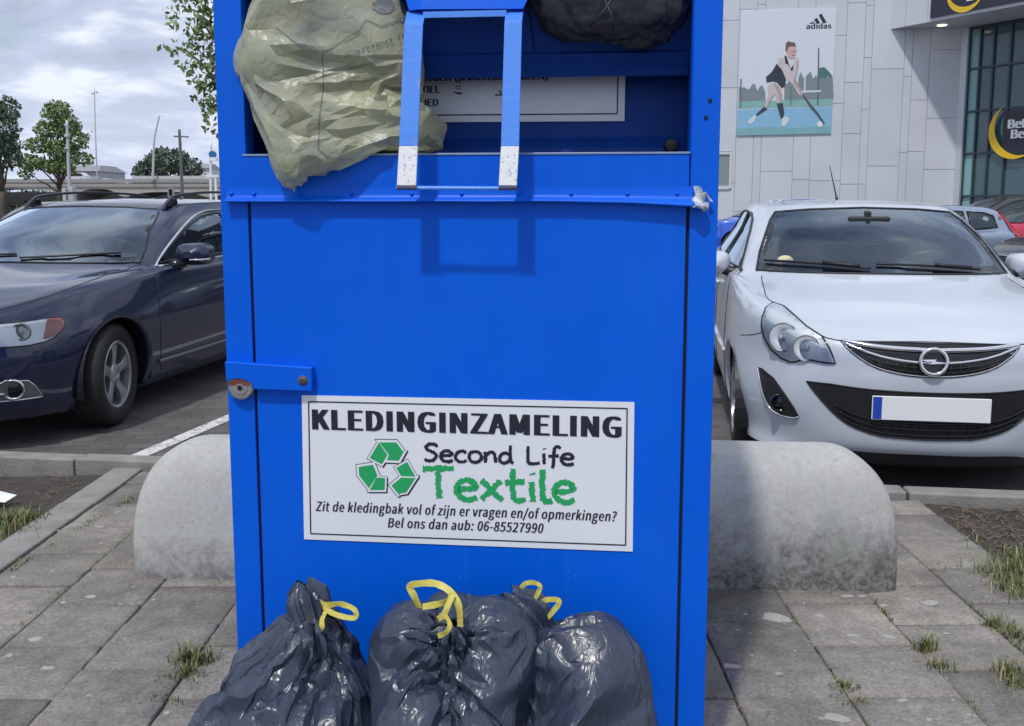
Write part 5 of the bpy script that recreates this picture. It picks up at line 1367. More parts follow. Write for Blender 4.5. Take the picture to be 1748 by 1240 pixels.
for sd in (1, -1):
    for k_, o_ in enumerate((F1, F2, F3)): ec.patch('side_window', low(o_), 'side', M_sideg2, side=sd, res=.09, seal=M_gloss, seal_r=.010, hole=True)
    ec.line(low([(1.58, .965), (1.78, 1.09), (2.0, 1.21), (2.2, 1.30), (2.40, 1.362), (2.62, 1.390), (3.2, 1.398), (3.7, 1.385), (4.05, 1.355), (4.22, 1.27)]), 'side', .011, M_chrome, name='window_trim', side=sd, off=.002)
    ec.line([(1.60, .962), (2.2, .975), (2.8, .99), (3.6, 1.012), (4.25, 1.05)], 'side', .010, M_chrome, name='window_trim', side=sd, off=.003)
    for k_ in (2.74+.08, 3.70): ec.line([(k_+.02, 1.02), (k_-.04, 1.315)], 'side', .034, M_gloss, name='door_pillar', side=sd, off=-.022)
    ec.line([(1.47, .95), (1.42, .80), (1.40, .5), (1.44, .27)], 'side', .0032, M_black, side=sd); ec.line([(2.80, 1.0), (2.80, .6), (2.78, .28)], 'side', .0032, M_black, side=sd); ec.line([(3.72, 1.03), (3.74, .8), (3.45, .5), (3.36, .30)], 'side', .0032, M_black, side=sd)
    ec.line([(1.40, .335), (2.2, .34), (3.3, .345)], 'side', .016, mat('strip_grey', (.12, .13, .16), .3, .3), name='sill_strip', side=sd, off=.004)
    for yy in (2.55, 3.50):
        h_, n_ = ec.hit('side', yy, .865, sd); m = MB(); m.tube([h_+Vector((0, -.11, 0)), h_+Vector((.035*sd, -.085, .004)), h_+Vector((.04*sd, 0, .006)), h_+Vector((.035*sd, .085, .004)), h_+Vector((0, .11, 0))], .015, 8); m.build('door_handle', M_navy, eroot, smooth=True)
    # door mirror with a light strip
    m = MB(); rows = []
    for i in range(9):
        t = i/8; s_ = math.sin(min(1, t*1.7+.18)*PI/2)
        rows.append([(sd*(.985+.125*math.copysign(abs(math.cos(2*PI*k/20))**.6, math.cos(2*PI*k/20))*s_), 1.70+.17*t, 1.04+.078*s_*math.copysign(abs(math.sin(2*PI*k/20))**.7, math.sin(2*PI*k/20))) for k in range(20)])
    m.grid(rows, closed=True); m.add(rows[0], [tuple(range(20))]); mo_ = m.build('door_mirror', M_navy, eroot, smooth=True)
    m = MB(); m.add([(p[0], p[1]-.004, p[2]) for p in rows[-1]], [tuple(range(20))]); m.build('mirror_glass', M_gloss, mo_)
    m = MB(); m.tube([(sd*1.0, 1.70, 1.004), (sd*1.06, 1.72, 1.004), (sd*1.115, 1.78, 1.008)], .008, 6); m.build('mirror_lamp', M_chrome, mo_, smooth=True)
    m = MB(); m.tube([(sd*.80, 1.76, .955), (sd*.86, 1.77, .965), (sd*.93, 1.77, .985)], [.055, .04, .035], 8); m.build('mirror_foot', M_gloss, mo_, smooth=True)
    # roof rail: arched front foot, raised bar
    pts = []
    for (y, dz) in ((2.14, -.012), (2.22, .03), (2.36, .052), (2.9, .062), (3.6, .058), (3.9, .045), (4.05, -.005)):
        h_, n_ = ec.hit('top', sd*(.575 if y > 2.5 else .57), y); pts.append(h_+Vector((0, 0, dz)))
    m = MB(); pth = smoothpath(pts, 6); m.ribbon([p+Vector((.016*0, 0, 0)) for p in pth], .026, .020, (0, 0, 1)); m.build('roof_rail', mat('rail_grey', (.03, .034, .045), .35), eroot, smooth=True, bevel=.006)
    for y0 in (2.27, 3.93):
        h_, n_ = ec.hit('top', sd*.575, y0); m = MB(); m.hexa([h_+Vector(v_) for v_ in ((-.017, -.10, -.01), (.017, -.10, -.01), (.017, .06, -.01), (-.017, .06, -.01), (-.014, -.0, .045), (.014, -.0, .045), (.014, .05, .055), (-.014, .05, .055))]); m.build('rail_foot', M_gloss, eroot, bevel=.005)
# lamps read off the photograph on the visible side, mirrored on the other
HLE = fe([(0, 553), (40, 549), (80, 543), (100, 542), (109, 547), (110, 556), (104, 566), (92, 577), (76, 584), (50, 590), (0, 594)])
HLE = HLE+[(min(p[0] for p in HLE)-.16, HLE[-1][1]-.01), (min(p[0] for p in HLE)-.17, HLE[0][1]-.03)]
AMB = fe([(80, 545), (100, 543), (108, 548), (109, 556), (103, 565), (92, 575), (74, 580), (78, 560)])
prj = fe([(37, 567)])[0]
FGE = fe([(0, 655), (10, 650), (48, 650), (62, 660), (73, 677), (55, 680), (0, 686)])
FGE = FGE+[(min(p[0] for p in FGE)-.05, FGE[-1][1]), (min(p[0] for p in FGE)-.05, FGE[0][1])]
fgc = fe([(23, 665)])[0]
MX2 = lambda pts, sd: pts if sd > 0 else mirx(pts)
for sd in (1, -1):
    hb = ec.patch('headlight', MX2(HLE, sd), 'front', M_reflect, off=.001, res=.025, seal=M_gloss, seal_r=.004, hole=True)
    ec.patch('turn_signal', MX2(AMB, sd), 'front', M_amber, hb, off=.006, res=.025)
    c_ = sum((Vector(p) for p in HLE), Vector((0, 0)))/len(HLE)
    ec.patch('lens', MX2([tuple(c_+(Vector(p)-c_)*.985) for p in HLE], sd), 'front', M_lens, hb, off=.012, res=.03)
    h_, n_ = ec.hit('front', prj[0]*sd, prj[1]); ln_ = (n_+Vector((0, -1.2, 0))).normalized(); m = MB(); m.lathe_n([(.052, -.01), (.050, .010), (.042, .012), (.040, .004), (.02, .012), (0, .015)], h_+Vector((0, -.006, 0)), ln_); m.build('projector', mat('projector_glass', (.16, .17, .18), .08, .3), hb, smooth=True)
    fb = ec.patch('fog_lamp', MX2(FGE, sd), 'front', mat('fog_trim_grey', (.16, .17, .18), .3, .5), off=.0015, res=.025, seal=M_chrome, seal_r=.004, hole=True)
    h_, n_ = ec.hit('front', fgc[0]*sd, fgc[1]); ln_ = (n_+Vector((0, -1.0, 0))).normalized(); m = MB(); m.lathe_n([(.058, -.012), (.060, .012), (.052, .016), (.047, .006)], h_, ln_); m.build('fog_ring', M_chrome, fb, smooth=True)
    m = MB(); m.lathe_n([(.047, .006), (.03, .013), (0, .016)], h_, ln_); m.build('fog_lens', M_gloss, fb, smooth=True)
# bonnet gaps and the V of the bonnet, lower lip
ec.line([(.745, .975), (.77, .93), (.77, .885), (.72, .845), (.60, .80), (.40, .785), (.30, .775)], 'front', .003, M_black, name='bonnet_gap', n=5)
ec.line([(-.745, .975), (-.77, .93), (-.77, .885), (-.72, .845), (-.60, .80), (-.40, .785), (-.30, .775)], 'front', .003, M_black, name='bonnet_gap', n=5)
ec.line([(-.6, .335), (-.3, .335), (0, .335), (.3, .335), (.55, .337), (.68, .345)], 'front', .008, M_chrome, name='bumper_strip', n=4, off=.003)
G3 = [(-.30, .62), (.30, .62), (.34, .74), (-.34, .74)]
gp2 = ec.patch('grille', G3, 'front', M_gloss, off=.002, res=.05, seal=M_chrome, seal_r=.008, hole=True)
for i in range(-8, 9): ec.line([(i*.035, .63), (i*.038, .73)], 'front', .005, M_chrome, gp2, 'grille_bar', off=.004, n=2)
ec.patch('lower_intake', [(-.5, .30), (.5, .30), (.44, .44), (-.44, .44)], 'front', M_black, off=.002, res=.05, hole=True)
ec.body(lining=M_lining)
for (x, y, z) in EW:
    sd = 1 if x > 0 else -1; wh_ = wheel(eroot, x, y, z, .325, sd, w=.215); wh_.rotation_euler = (0, 0, R(10) if y < 2 else 0); well(eroot, sd*.895, y, z, .375, sd)
    rows = []
    for rad in (.362, .382):
        rows.append([])
        for i in range(33):
            a = -.30+(PI+.6)*i/32; h_, n_ = ec.hit('side', y+rad*math.cos(a), z+rad*math.sin(a), sd); rows[-1].append(h_+n_*.003)
    rows.insert(0, [p-Vector((.035*sd, 0, 0)) for p in rows[0]])
    m = MB(); m.grid(rows); m.build('arch_lip', M_navy, eroot, smooth=True, fix=False)
m = MB(); m.box(-.80, .80, .5, 4.4, .17, .19); m.build('under_tray', M_black, eroot)
m = MB(); rows = []
for i in range(13):
    x = -.76+1.52*i/12; rows.append([(x, 1.32+.28*(x/.76)**2, .965), (x, 1.62, .99), (x, 1.80, .99), (x, 1.86, .6)])
m.grid(rows); m.build('dashboard', mat('cabin_beige', (.22, .20, .17), .8), eroot, smooth=True, fix=False)
hroot_keep = hroot; hroot = eroot
M_seat_keep = M_seat; M_seat = mat('seat_leather_beige', (.30, .28, .24), .55)
seat_(-.38, 2.35, .26, .98); seat_(.38, 2.35, .26, .98); seat_(-.38, 3.25, .3, .95, False); seat_(.38, 3.25, .3, .95, False)
m = MB(); cw = Vector((.38, 1.90, .96)); ax_ = Vector((0, .9, .45)).normalized(); e1 = Vector((1, 0, 0)); e2 = ax_.cross(e1)
m.tube([cw+e1*.19*math.cos(2*PI*i/40)+e2*.19*math.sin(2*PI*i/40) for i in range(41)], .018, 8, cap=False); m.box(cw.x-.07, cw.x+.07, cw.y-.02, cw.y+.02, cw.z-.05, cw.z+.05); m.build('steering_wheel', M_black, eroot, smooth=True)
m = MB(); m.box(-.125, .125, 1.92, 1.96, 1.27, 1.33); m.build('rear_view_mirror', M_black, eroot, bevel=.015)
hroot = hroot_keep; M_seat = M_seat_keep
for (x0, x1, z0, z1) in ((.05, .62, 1.022, 1.05), (-.55, -.02, 1.02, 1.045)):
    ec.line([(x0+(x1-x0)*i/8, z0+(z1-z0)*i/8) for i in range(9)], 'front', .008, M_black, name='wiper', off=.016, n=3)
# ---------- other parked cars, further back ----------
M_shade = mat('shaded_car_glass', (.035, .05, .058), .06)
def far_car(base, label, loc, yaw, L_, Wd, Hh, paint, rails=False, tail='plain', nose_cut=1., glass=None, group='cars parked further back'):
    """a whole car from the same waterlines, scaled to its own length, width and height"""
    src = ESTATE if base == 'estate' else HATCH
    l0 = 4.82 if base == 'estate' else 4.0; w0 = .93 if base == 'estate' else .868; h0 = max(p[2] for r in src for p in r)
    sx_, sy_, sz_ = Wd/2/w0, L_/l0, Hh/h0
    rows = [[(x*sx_, y*sy_, z*sz_) for x, y, z in r] for r in src]
    t = thing('parked_car', label, 'car', loc, yaw, group)
    wy = (.93*sy_, 3.745*sy_) if base == 'estate' else (.83*sy_, 3.34*sy_)
    r_ = .32; W4 = [(Wd/2-.12, wy[0], r_), (-Wd/2+.12, wy[0], r_), (Wd/2-.12, wy[1], r_), (-Wd/2+.12, wy[1], r_)]
    c_ = Car(t, rows, paint, nc=6, nr=5, wheels=W4, wr=.365); c_.mid = L_*.54
    g_ = glass or M_shade
    sc = lambda o_: [(a_*sy_, b_*sz_) for a_, b_ in o_]; fx = lambda o_: [(a_*sx_, b_*sz_) for a_, b_ in o_]
    if base == 'estate':
        sidew = [low(F1), low(F2), low(F3)]; wsc = ws; rwn = low([(-.62, 1.07), (.62, 1.07), (.52, 1.36), (-.52, 1.36)])
        hl = [(.42, .66), (.78, .68), (.80, .78), (.5, .745)]
    else:
        sidew = [FW, RWN]; wsc = [(-.695, .998), (0, 1.004), (.695, .998), (.622, 1.20), (.535, 1.338), (0, 1.366), (-.535, 1.338), (-.622, 1.20)]; rwn = rw
        hl = [(.42, .60), (.74, .66), (.76, .80), (.62, .76)]
    for sd in (1, -1):
        for o_ in sidew: c_.patch('side_window', sc(o_), 'side', g_, side=sd, off=.010, res=.14, seal=M_gloss, seal_r=.014)
        c_.patch('headlight', fx(hl if sd > 0 else mirx(hl)), 'front', M_reflect, off=.006, res=.06, seal=M_gloss, seal_r=.006)
        if tail == 'tall':   # lamps that climb the rear pillar
            tl = [(.50, .72), (.66, .72), (.60, 1.10), (.50, 1.30), (.45, 1.30)]; c_.patch('tail_light', [(L_*.950, .80*sz_), (L_*.985, .80*sz_), (L_*.955, 1.05*sz_), (L_*.915, 1.34*sz_), (L_*.888, 1.36*sz_), (L_*.925, 1.05*sz_)], 'side', M_redlens, side=sd, off=.014, res=.05)
        else: tl = [(.40, .70), (.74, .72), (.72, .88), (.44, .86)]
        c_.patch('tail_light', fx(tl if sd > 0 else mirx(tl)), 'rear', M_redlens, off=.012, res=.06)
        mq = (sd*(Wd/2+.06), (1.62 if base == 'hatch' else 1.75)*sy_, 1.0*sz_); m = MB()
        rws = []
        for i in range(6):
            s_ = math.sin(PI*(.1+.5*i/5)); rws.append([(mq[0]+.10*s_*math.cos(2*PI*k/10), mq[1]+.14*i/5, mq[2]+.07*s_*math.sin(2*PI*k/10)) for k in range(10)])
        m.grid(rws, closed=True); m.add(rws[-1], [tuple(range(10))]); m.add(rws[0], [tuple(range(10))[::-1]]); m.tube([(sd*(Wd/2-.09), mq[1]+.08, .95*sz_), (mq[0], mq[1]+.08, mq[2])], .03, 6); m.build('door_mirror', paint, t, smooth=True)
        if rails:
            pts = [c_.hit('top', sd*.55*sx_, y*sy_)[0]+Vector((0, 0, dz)) for y, dz in (((2.3, 0), (2.5, .06), (3.2, .07), (3.8, .06), (4.0, 0)) if base == 'estate' else ((1.95, 0), (2.1, .06), (2.6, .07), (3.1, .06), (3.25, 0)))]
            m = MB(); m.tube(smoothpath(pts, 5), .018, 6); m.build('roof_rail', M_chrome if rails == 'bright' else M_black, t, smooth=True)
        c_.line([(1.6*sy_, .955*sz_), (2.4*sy_, .97*sz_), (3.3*sy_, 1.0*sz_)], 'side', .008, M_chrome, name='window_trim', side=sd, n=3)
    c_.patch('windscreen', fx(wsc), 'front', M_shade, off=.010, res=.10, seal=M_black, seal_r=.012); c_.patch('rear_window', fx(rwn), 'rear', M_shade, off=.010, res=.10, seal=M_black, seal_r=.012)
    c_.patch('grille', fx([(-.34, .60), (.34, .60), (.38, .70), (-.38, .70)]), 'front', M_gloss, off=.004, res=.1, seal=M_chrome, seal_r=.008)
    c_.patch('lower_intake', fx([(-.5, .30), (.5, .30), (.45, .44), (-.45, .44)]), 'front', M_black, off=.004, res=.1)
    zz = .50*sz_; h_, n_ = c_.hit('front', 0, zz); m = MB(); m.box(-.26, .26, h_.y-.02, h_.y-.005, zz-.055, zz+.055); m.build('number_plate', M_plate, t)
    h_, n_ = c_.hit('rear', 0, .62*sz_); m = MB(); m.box(-.26, .26, h_.y+.005, h_.y+.02, .62*sz_-.055, .62*sz_+.055); m.build('number_plate', M_plate, t)
    c_.body(lining=M_lining)
    for (x, y, z) in W4: sd = 1 if x > 0 else -1; wheel(t, x, y, z, r_, sd, 'multi'); well(t, sd*(Wd/2-.035), y, z, .375, sd)
    m = MB(); m.box(-Wd/2+.1, Wd/2-.1, .4, L_-.4, .17, .19); m.box(-.6, .6, L_*.5, L_*.54, .3, .95); m.box(-.6, .6, L_*.7, L_*.74, .3, .92); m.build('cabin', M_lining, t)
    return t
LEFT_FACING = -PI/2
far_car('hatch', 'bright blue crossover with bright roof rails parked behind the white hatchback, by the pale wall', (5.42, 27.7, CZ), LEFT_FACING+R(-3), 4.25, 1.82, 1.50, car_paint('blue_car_paint', (.015, .10, .62), rough=.25), rails='bright')
q = on_y(1727, 420, 15.6)
far_car('estate', 'pale silver-blue estate car with tall red tail lamp, parked across behind the white hatchback', (q.x-4.55, 15.2, CZ), LEFT_FACING+R(4), 4.35, 1.74, 1.40, car_paint('silver_blue_paint', (.30, .37, .48), metal=.5, rough=.32), tail='tall')
q = on_y(1640, 380, 24)
far_car('hatch', 'black tall car at the right edge parked in front of the glazed shop front', (q.x-.75, 25.0, CZ), LEFT_FACING+R(-4), 4.4, 1.85, 1.62, car_paint('black_car_paint', (.012, .013, .016), rough=.25))
q = on_y(1665, 380, 20)
far_car('hatch', 'red car at the right edge beyond the silver-blue estate car', (q.x-.55, 20.2, CZ), LEFT_FACING+R(-2), 4.1, 1.75, 1.45, car_paint('red_car_paint', (.48, .012, .055), rough=.25))
q = on_y(1752, 420, 12.0)
far_car('hatch', 'dark grey car nosing in at the right edge behind the silver-blue tail lamp', (q.x, 12.6, CZ), LEFT_FACING+R(3), 4.1, 1.75, 1.47, car_paint('grey_car_paint', (.045, .048, .055), metal=.4, rough=.3))
q = on_y(-40, 365, 13.0)
far_car('hatch', 'silver car at the left edge beyond the navy estate car', (q.x-.2, 13.2, CZ), -A2, 4.0, 1.72, 1.46, car_paint('silver_paint', (.45, .46, .48), metal=.5, rough=.3))
# ---------- the shop building on the right ----------
WYAW = R(5.9); WT = Vector((math.cos(WYAW), -math.sin(WYAW), 0)); WN = Vector((math.sin(WYAW), math.cos(WYAW), 0)); WO = Vector((0, 38, 0))
def Wp(px, py, out=0.):   # pixel -> (along wall, height) on the wall plane
    q = on_plane(px, py, WO-WN*out, WN)-WO; return q.dot(WT), q.z
def wall_pt(u, out, z): return WO+WT*u-WN*out+Vector((0, 0, z))
bld = thing('shop_building', 'large pale grey panelled shop building with a glazed corner and dark shop signs', 'building', WO, -WYAW)
pn = NT('wall_panel'); geo = pn.n('ShaderNodeNewGeometry'); f = pn.noise(.5, 5)
pn.set(Base_Color=pn.mix(1., pn.ramp(geo.outputs['Random Per Island'], [(0, (.545, .58, .63)), (1, (.59, .62, .67))]), pn.ramp(f, [(.3, .93), (.7, 1.05)]), 'MULTIPLY'), Roughness=.45); M_panel = pn.m
M_joint = mat('panel_joint', (.40, .43, .48), .7)
uP = Wp(1644, 200)[0]; u0 = Wp(1110, 300)[0]; HB = 14.
m = MB(); m.box(u0, uP, .03, 6, -.2, HB); m.build('wall', M_joint, bld)
wn_ = [Wp(1222, 264), Wp(1244, 318)]; wu0, wu1, wz1, wz0 = wn_[0][0]-.5, wn_[1][0], wn_[0][1], wn_[1][1]
m = MB(); rb = random.Random(6)
cols = [1.16, .67, .29, 1.18, .29, .62, 1.15, .66, .30, 1.2, .64]; u = u0; ci = 3
while u < uP-.02:
    w = cols[ci % len(cols)]; ci += 1; u1 = min(u+w, uP); z = -rb.uniform(.5, 1.5)
    while z < HB:
        h = rb.choice((2.5, 2.9, 3.2, 1.9, 3.6)) if w > .4 else rb.choice((1.9, 2.4, 2.8)); z1 = min(z+h, HB)
        if not (u1 > wu0-.1 and u < wu1+.1 and z1 > wz0-.1 and z < wz1+.1): m.box(u+.009, u1-.009, 0, .028, max(z, -.1)+.009, z1-.009)
        else:
            if z < wz0-.2: m.box(u+.012, u1-.012, 0, .028, z+.012, wz0-.12)
            if z1 > wz1+.2: m.box(u+.012, u1-.012, 0, .028, wz1+.12, z1-.012)
            if u1 > wu1+.15: m.box(max(u, wu1+.1), u1-.012, 0, .028, max(z+.012, wz0-.12), min(z1-.012, wz1+.12))
        z = z1
    u = u1
m.build('cladding', M_panel, bld)
m = MB(); m.box(wu0-.09, wu0, -.06, .02, wz0-.09, wz1+.09); m.box(wu1, wu1+.09, -.06, .02, wz0-.09, wz1+.09); m.box(wu0, wu1, -.06, .02, wz0-.12, wz0); m.box(wu0, wu1, -.06, .02, wz1, wz1+.09)
fr_ = m.build('window_frame', mat('window_white', (.62, .64, .66), .4), bld)
m = MB(); m.box(wu0, wu1, -.01, .015, wz0, wz1); m.build('window_pane', mat('pane_grey', (.22, .28, .28), .12), fr_)
# glazed front: starts at the corner post and runs towards the camera, to the right
gv = Vector((.515, -.857, 0)); C0 = wall_pt(uP, 0, 0); gn = Vector((-gv.y, gv.x, 0))*-1   # gn looks away from the glass, to the left and front
if gn.dot(CAM-C0) < 0: gn = -gn
inv = bld.rotation_euler.to_matrix().inverted()
loc = lambda p: inv @ (Vector(p)-WO)
def gp(s_, out, z): return loc(C0+gv*s_+gn*out+Vector((0, 0, z)))
def Gs(px, py, out=0.):
    q = on_plane(px, py, C0+gn*out, gn)-C0; return q.dot(gv), q.z
GL = 14.; zG = Gs(1648, 52)[1]
def gbox(mb, s0, s1, o0, o1, z0, z1): mb.hexa([gp(s0, o1, z0), gp(s1, o1, z0), gp(s1, o0, z0), gp(s0, o0, z0), gp(s0, o1, z1), gp(s1, o1, z1), gp(s1, o0, z1), gp(s0, o0, z1)])
m = MB(); gbox(m, -.12, .12, -.3, .16, -.1, zG+.3); m.build('corner_post', mat('post_metal', (.55, .57, .60), .35, .3), bld)
zs_ = [0.35, Gs(1645, 335)[1], Gs(1645, 263)[1], Gs(1645, 192)[1], Gs(1645, 120)[1], zG]
ss_ = [.12, .55, Gs(1690, 200)[0], Gs(1719, 200)[0]]; 
while ss_[-1] < GL: ss_.append(ss_[-1]+1.35)
gm = NT('shop_glass'); geo = gm.n('ShaderNodeNewGeometry')
gm.set(Base_Color=gm.ramp(geo.outputs['Random Per Island'], [(0, (.025, .055, .075)), (.5, (.05, .10, .12)), (.85, (.08, .17, .19)), (1, (.12, .25, .27))]), Roughness=.06); gm.b.inputs['Specular IOR Level'].default_value = .7; M_shopg = gm.m
M_teal = mat('teal_glass', (.22, .42, .44), .1)
for i in range(len(ss_)-1):
    for j in range(len(zs_)-1):
        m = MB(); gbox(m, ss_[i]+.02, ss_[i+1]-.02, -.06, -.03, zs_[j]+.02, zs_[j+1]-.02); m.build('glass_pane', M_teal if i == 0 else M_shopg, bld)
M_mull = mat('mullion', (.05, .07, .085), .4, .4)
m = MB()
for s_ in ss_: gbox(m, s_-.035, s_+.035, -.07, .05, 0, zG)
for z in zs_: gbox(m, .13, GL, -.069, .045, z-.035, z+.035)
m.build('mullions', M_mull, bld)
m = MB(); gbox(m, .1, GL, -3.4, -.4, -.1, zG+.2); m.build('shop_interior', mat('interior_dark', (.03, .045, .05), .8), bld)
# canopy over the corner: front parallel to the glass, left end on the wall
uC, zC = Wp(1520, 50); P0 = wall_pt(uC, 0, 0); dC = (P0-C0).dot(gn); sC = (P0-C0).dot(gv)
m = MB(); pts = [(sC, dC), (GL, dC), (GL, -.5), (0.2, -.5)]
m.prism([(0, 0), (1, 0), (2, 0), (3, 0)], lambda k, w: gp(pts[int(k)][0], pts[int(k)][1], zC), (0, 0, 5.5)); m.build('canopy', M_panel, bld)
m = MB()
for px in (1546, 1583):
    s_ = Gs(px, 30, dC)[0]; gbox(m, s_-.012, s_+.012, dC-.01, dC+.004, zC+.02, zC+5.4)
m.build('canopy_joint', M_joint, bld)
q = on_z(1608, 43, zC) ; m = MB(); ql = loc(q); m.lathe([(0, -.03), (.16, -.03), (.18, .0)], (ql.x, ql.y, ql.z), 20); dl = NT('downlight'); dl.set(Base_Color=(.9, .85, .75), Emission_Color=(1, .85, .6, 1), Emission_Strength=1.6); m.build('soffit_lamp', dl.m, bld)
# signs: dark panels with a yellow crescent and white words
M_navyp = mat('sign_navy', (.022, .024, .042), .4); M_yel = mat('sign_yellow', (.78, .50, .02), .4); M_wht = mat('sign_white', (.82, .83, .84), .4)
def crescent(cx, cz, r, r2, dx, dz, a0, a1, n=40):
    out = [(cx+r*math.cos(a0+(a1-a0)*i/n), cz+r*math.sin(a0+(a1-a0)*i/n)) for i in range(n+1)]
    ex, ez = out[-1], out[0]
    inn = []
    for i in range(1, n):
        t = i/n; a = a1+(a0-a1)*t; k = math.sin(PI*t)
        inn.append((cx+r*math.cos(a)*(1-.28*k), cz+r*math.sin(a)*(1-.28*k)))
    return out+inn
def shop_sign(name, label, s0, s1, z0, z1, out, cpx, r, words_, a0, a1):
    t = thing(name, label, 'sign', C0)
    G0 = C0.copy(); f2 = lambda s_, o_, z: C0+gv*s_+gn*o_+Vector((0, 0, z))-G0
    m = MB(); m.hexa([f2(s0, out+.08, z0), f2(s1, out+.08, z0), f2(s1, out, z0), f2(s0, out, z0), f2(s0, out+.08, z1), f2(s1, out+.08, z1), f2(s1, out, z1), f2(s0, out, z1)]); m.build('panel', M_navyp, t)
    cs_, cz_ = Gs(*cpx, out+.08)
    cr_ = crescent(cs_, cz_, r, r, 0, 0, a0, a1); n = len(cr_); h = n//2
    m = MB(); m.add([f2(a_, out+.095, b_) for a_, b_ in cr_], [(i, i+1, n-1-i, n-i) if i > 0 else (0, 1, n-1) for i in range(0, 39)]+[(39, 40, 41)]); m.build('crescent', M_yel, t, fix=False)
    m = MB()
    for body, px, py, hp in words_:
        s_, z_ = Gs(px, py, out+.08); _, zt_ = Gs(px, py-hp, out+.08); sz = (zt_-z_)/CAP
        vs, fs = text_mesh(body, sz, .03*sz); m.add([f2(s_+x, out+.10+.002*(i_*5//len(vs)), z_+y) for i_, (x, y) in enumerate(vs)], fs)
    m.build('lettering', M_wht, t, fix=False); return t
sC1 = Gs(1590, 32, dC)[0]
shop_sign('shop_sign', 'large dark shop sign with a yellow crescent on the canopy, cut by the top edge', sC1, sC1+9, Gs(1592, 31, dC)[1], zC+3.2, dC, (1648, -14), Gs(1648, -14, dC+.08)[1]-Gs(1648, 21, dC+.08)[1], [('Beter', 1668, -22, 26), ('Bed', 1650, 3, 24)], R(160), R(345))
sB = Gs(1717, 262)[0]-.1
shop_sign('shop_sign', 'smaller dark shop sign with a yellow crescent behind the glass panes of the shop front', sB+.02, sB+4.2, Gs(1717, 264)[1], Gs(1717, 190)[1], .06, (1733, 223), 1.0, [('Beter', 1720, 220, 15), ('Bed', 1725, 237, 15)], R(120), R(305))
# advertising poster with a hockey player
pt = thing('poster', 'large white advertising poster of a field hockey player on the pale panelled wall', 'poster', wall_pt(*[Wp(1340, 230)[0], 0, 0]), -WYAW)
PU = Wp(1340, 230)[0]
def Pq(x, y, o_=.06):   # zoomed poster pixels -> local point
    u, z = Wp(1240+.2016*x, .2016*y, o_); return (u-PU, -o_, z)
def pp(name, polys, col, o_, rough=.45, parent=None):
    m = MB()
    for k, pl in enumerate(polys): m.add([Pq(x, y, o_+.0007*k) for x, y in pl], [tuple(range(len(pl)))])
    return m.build(name, mat('poster_'+name, col, rough, var=.12, scale=2.5), parent or pt, fix=False)
m = MB(); cr4 = [Pq(125, 95, .05), Pq(932, 72, .05), Pq(886, 1132, .05), Pq(85, 1150, .05)]
m.add(cr4+[(p[0], p[1]+.045, p[2]) for p in cr4], [(0, 1, 2, 3), (4, 7, 6, 5), (0, 4, 5, 1), (1, 5, 6, 2), (2, 6, 7, 3), (3, 7, 4, 0)]); m.build('board', mat('poster_white', (.64, .69, .77), .4), pt)
sc_ = pp('pitch', [[(96, 930), (896, 905), (886, 1132), (85, 1150)]], (.24, .47, .66), .054)
pp('pitch_green', [[(88, 1090), (300, 1075), (600, 1085), (888, 1065), (886, 1132), (85, 1150)]], (.20, .42, .45), .056, parent=sc_)
pp('fence_band', [[(98, 862), (900, 838), (897, 900), (96, 922)]], (.22, .44, .42), .056, parent=sc_)
rp_ = random.Random(3); tr_ = []
for (x0, x1, y0, ya, n) in ((105, 330, 855, 745, 10), (490, 640, 845, 690, 8), (610, 900, 838, 640, 14)):
    top = [(x0+(x1-x0)*i/n, ya+rp_.uniform(-35, 40)) for i in range(n+1)]; tr_.append([(x0, y0+8), (x1, y0)]+top[::-1])
pp('trees', tr_, (.20, .25, .27), .055, parent=sc_)
pp('dark_tree', [[(740, 830), (905, 825), (900, 650), (870, 610), (830, 570), (790, 575), (770, 640), (750, 700)]], (.07, .17, .15), .0562, parent=sc_)
pp('floodlight', [[(776, 405), (788, 405), (782, 890), (766, 890)], [(545, 740), (553, 740), (550, 895), (541, 895)], [(118, 670), (130, 670), (126, 915), (116, 915)]], (.10, .17, .18), .057, parent=sc_)
pp('goal', [[(640, 770), (800, 765), (800, 780), (640, 786)], [(660, 650), (672, 650), (668, 775), (656, 775)]], (.62, .70, .74), .058, parent=sc_)
pp('legs', [[(345, 735), (400, 690), (460, 735), (478, 830), (475, 872), (425, 872), (415, 800), (370, 860), (345, 905), (330, 912), (325, 890), (355, 810)], [(440, 500), (495, 490), (520, 560), (500, 590), (470, 560), (440, 540)]], (.55, .50, .50), .060)
pp('arms', [[(455, 540), (520, 545), (570, 640), (640, 780), (645, 810), (615, 805), (560, 715), (500, 660), (470, 590)], [(570, 500), (605, 480), (615, 530), (595, 650), (570, 665), (565, 590)]], (.60, .52, .53), .064)
pp('kit', [[(425, 540), (470, 590), (505, 680), (495, 730), (470, 750), (430, 700), (395, 690), (340, 700), (335, 655), (385, 610)], [(490, 470), (510, 480), (545, 590), (575, 560), (582, 520), (560, 600), (530, 610), (500, 540)]], (.03, .04, .055), .062)
pp('sock', [[(318, 905), (350, 925), (290, 965), (258, 985), (252, 968)]], (.04, .055, .065), .064); pp('sock', [[(425, 878), (478, 875), (490, 955), (485, 985), (462, 1010), (445, 950)]], (.04, .055, .065), .064)
pp('shoe', [[(185, 1022), (235, 975), (255, 990), (235, 1030), (205, 1055), (182, 1045)]], (.62, .68, .74), .065); pp('shoe', [[(470, 1010), (500, 985), (535, 1005), (520, 1040), (490, 1075), (465, 1060)]], (.62, .68, .74), .065)
pp('head', [[(505, 420), (520, 390), (575, 385), (592, 410), (592, 450), (575, 490), (545, 500), (520, 480)]], (.60, .40, .40), .066)
